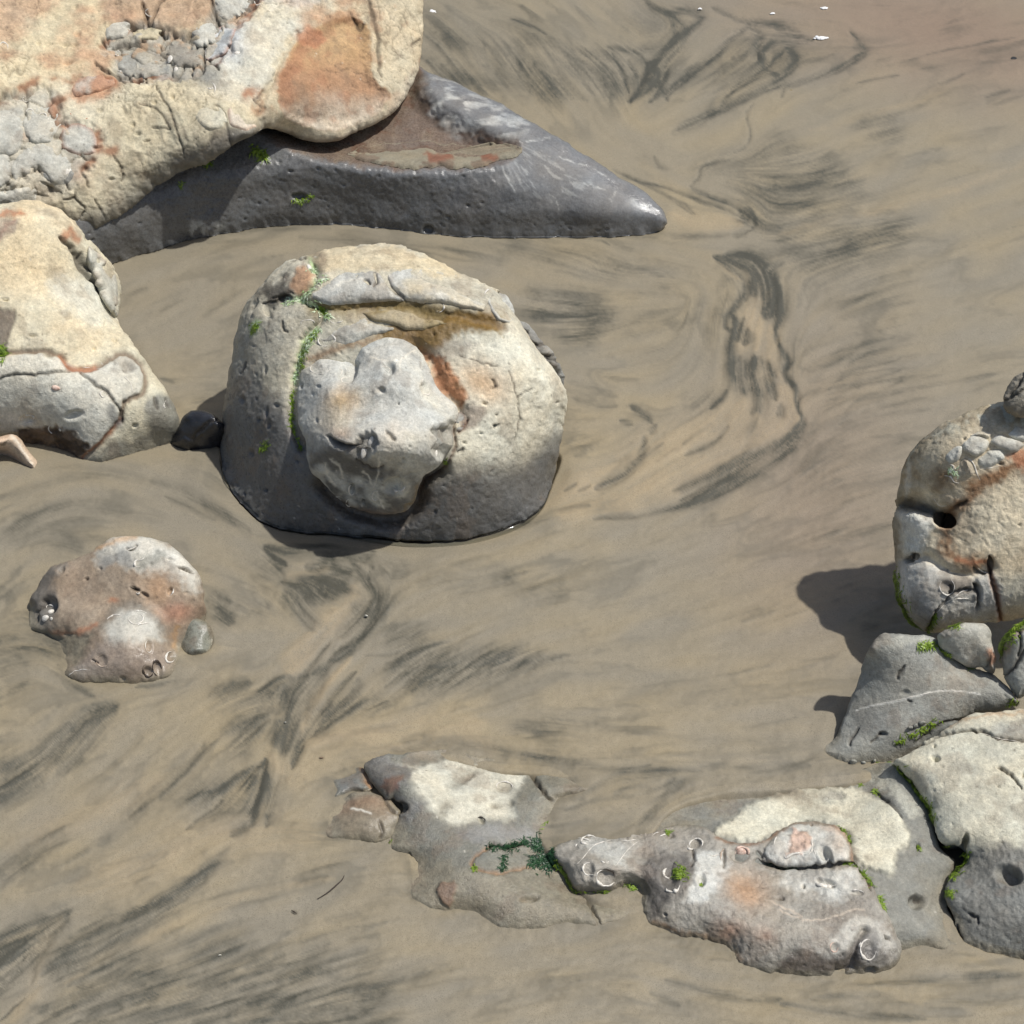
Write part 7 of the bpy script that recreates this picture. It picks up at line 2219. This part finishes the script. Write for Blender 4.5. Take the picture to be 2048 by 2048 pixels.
rs2.paint(sstep(22, 2, rs2.d + 9 * fbm(rs2.P * 22, 4, 76)) * .85, SANDC * .95)
rs2.paint(rs2.stroke(Zl([(230, 438), (280, 450), (330, 465)]), 2.2, .6) * .9, LIME)
rs2.damp(.7)
cracks(rs2, [Zl([(400, 370), (440, 440), (500, 480)]), Zl([(380, 500), (400, 560), (390, 590)])], 2.4, .008)
fine(rs2, .8, .6)
rs2.relief()
rso = rs2.build('stone', M_SMOOTH)
tag(rso, 'rusty brown stone half covered by sand, left of the flat grey rock', 'stone')

# ================================================================== 8. odds and ends on the sand
GROUND = Ground()
V, F = tube(GROUND, [(635, 1798), (655, 1786), (676, 1768), (686, 1758), (691, 1742)], 3.4, .6, 1.0, wmin=.5)
tag(add_mesh('twig', V, F, M_TWIG), 'thin dark bent twig lying on bare sand at the bottom', 'twig')
V, F = tube(GROUND, [(583, 1821), (588, 1824), (593, 1827)], 3.2, .6, 1.0, wmin=.5)
tag(add_mesh('twig', V, F, M_TWIG), 'tiny dark splinter of wood on the sand left below the bent twig', 'twig')
def foam(u, v, ru, rv, lab, n=3):
    ps_ = []
    rnd = np.random.RandomState(int(u))
    c = spot(u, v)
    for k in range(n + 4):
        f = k / (n + 3) - .5
        sc = np.linalg.norm(c - CP) * TF / 1024
        ctr = spot(u + f * 2 * ru * .8, v + rnd.randn() * rv * .25)
        r = rv * sc * (1.2 - 1.4 * abs(f))
        V, F4 = [], []
        for i in range(5):
            th = math.pi / 2 * i / 5
            for j in range(8):
                a = 2 * math.pi * j / 8
                V.append(ctr + np.array([1.5 * r * math.cos(th) * math.cos(a), 1.5 * r * math.cos(th) * math.sin(a), r * .8 * math.sin(th)]))
        for i in range(4):
            for j in range(8):
                F4.append((i * 8 + j, i * 8 + (j + 1) % 8, i * 8 + 8 + (j + 1) % 8, i * 8 + 8 + j))
        ps_.append((np.array(V), [np.array(F4), np.array([[32 + j for j in range(8)]])]))
    V, F = join(ps_)
    o = add_mesh('sea_foam', V, F, M_FOAM)
    tag(o, lab, 'foam')
foam(866, 24, 10, 3, 'white scrap of sea foam on the sand just right of the orange block')
foam(1642, 76, 16, 3.6, 'white scrap of sea foam at the tip of the dark streaks, upper right')
foam(1648, 16, 8, 2.4, 'little white scrap of foam near the top edge on rosy sand')
foam(1545, 27, 5, 1.8, 'faint fleck of foam at the top, left of the little scrap')
foam(1400, 18, 4, 1.6, 'tiny fleck of foam at the top among dark streaks', 1)
pb_ = []
for k, (u, v, r, lab, c) in enumerate([(442, 1910, 3.4, 'white bead of shell alone on the dark streaked sand, bottom left', LIME), (2028, 119, 6, 'dark pebble on the sand near the top right corner', BLACK), (1582, 182, 5, 'yellowish scrap of weed stone on the sand under the streaks', OLIVE),
                                       (643, 1518, 5, 'small brown pebble above the blue grey stone', BROWN), (570, 1444, 3, 'tiny white shell chip in the dark channel', LIME), (732, 1232, 3.2, 'tiny white chip on the bend of the dark channel', LIME)]):
    q = Stone([(u - r, v + r * .2, .0), (u - r * .5, v - r * .6, .004), (u + r * .5, v - r * .6, .004), (u + r, v, 0), (u + r * .5, v + r * .6), (u - r * .5, v + r * .6)], .006, r, Ab=.006, seed=300 + k, step=1.2, gap=2)
    q.col[:] = c
    o = q.build('pebble', M_SMOOTH)
    tag(o, lab, 'pebble')

# ================================================================== the film of water left at the foot of the middle boulder
def water_film():
    m, nt, bs = node_mat('thin clear water')
    for nme, val in (('Base Color', (1, 1, 1, 1)), ('Roughness', .03), ('IOR', 1.33)):
        bs.inputs[nme].default_value = val
    fr_n = nt.nodes.new('ShaderNodeFresnel')
    fr_n.inputs['IOR'].default_value = 1.33
    gl = nt.nodes.new('ShaderNodeBsdfGlossy')
    gl.inputs['Roughness'].default_value = .04
    tr = nt.nodes.new('ShaderNodeBsdfTransparent')
    tr.inputs['Color'].default_value = (.72, .74, .73, 1)
    mx = nt.nodes.new('ShaderNodeMixShader')
    nt.links.new(fr_n.outputs[0], mx.inputs[0])
    nt.links.new(tr.outputs[0], mx.inputs[1])
    nt.links.new(gl.outputs[0], mx.inputs[2])
    nt.links.new(mx.outputs[0], nt.nodes['Material Output'].inputs[0])
    inn = smooth_line([(440, 915), (452, 955), (478, 985), (510, 1018), (548, 1042), (590, 1050), (665, 1056), (765, 1066), (860, 1070), (949, 1062), (1014, 1044), (1067, 1016), (1088, 990), (1106, 940)], 8)
    wid = np.interp(np.linspace(0, 1, len(inn)), [0, .1, .25, .4, .55, .7, .85, 1], [2, 6, 12, 16, 24, 24, 20, 2])
    ctr = np.array([780, 830])
    d = inn[:, :2] - ctr
    d /= np.linalg.norm(d, axis=1, keepdims=True)
    rows = [inn[:, :2] + d * (wid * k)[:, None] for k in (0, .5, .85, 1.0)]
    P = np.concatenate([spot(r[:, 0], r[:, 1], z) for r, z in zip(rows, (.0035, .0025, .002, -.004))])
    n = len(inn)
    F = np.concatenate([np.stack([k * n + np.arange(n - 1), (k + 1) * n + np.arange(n - 1), (k + 1) * n + np.arange(1, n), k * n + np.arange(1, n)], 1) for k in range(3)])
    o = add_mesh('water', P, F, m)
    o['kind'] = 'structure'


water_film()


# ================================================================== the sand itself
def SAND_SHAPE(s):
    """the scour hollow round the middle boulder, lowest where the water stands"""
    d, _ = line_dist(s.u, s.v, smooth_line([(452, 960), (510, 1025), (590, 1058), (765, 1074), (949, 1070), (1067, 1024), (1106, 950)], 14))
    return -.011 * np.exp(-(d / 22) ** 2) + .004 * np.exp(-((d - 60) / 26) ** 2)


make_sand()
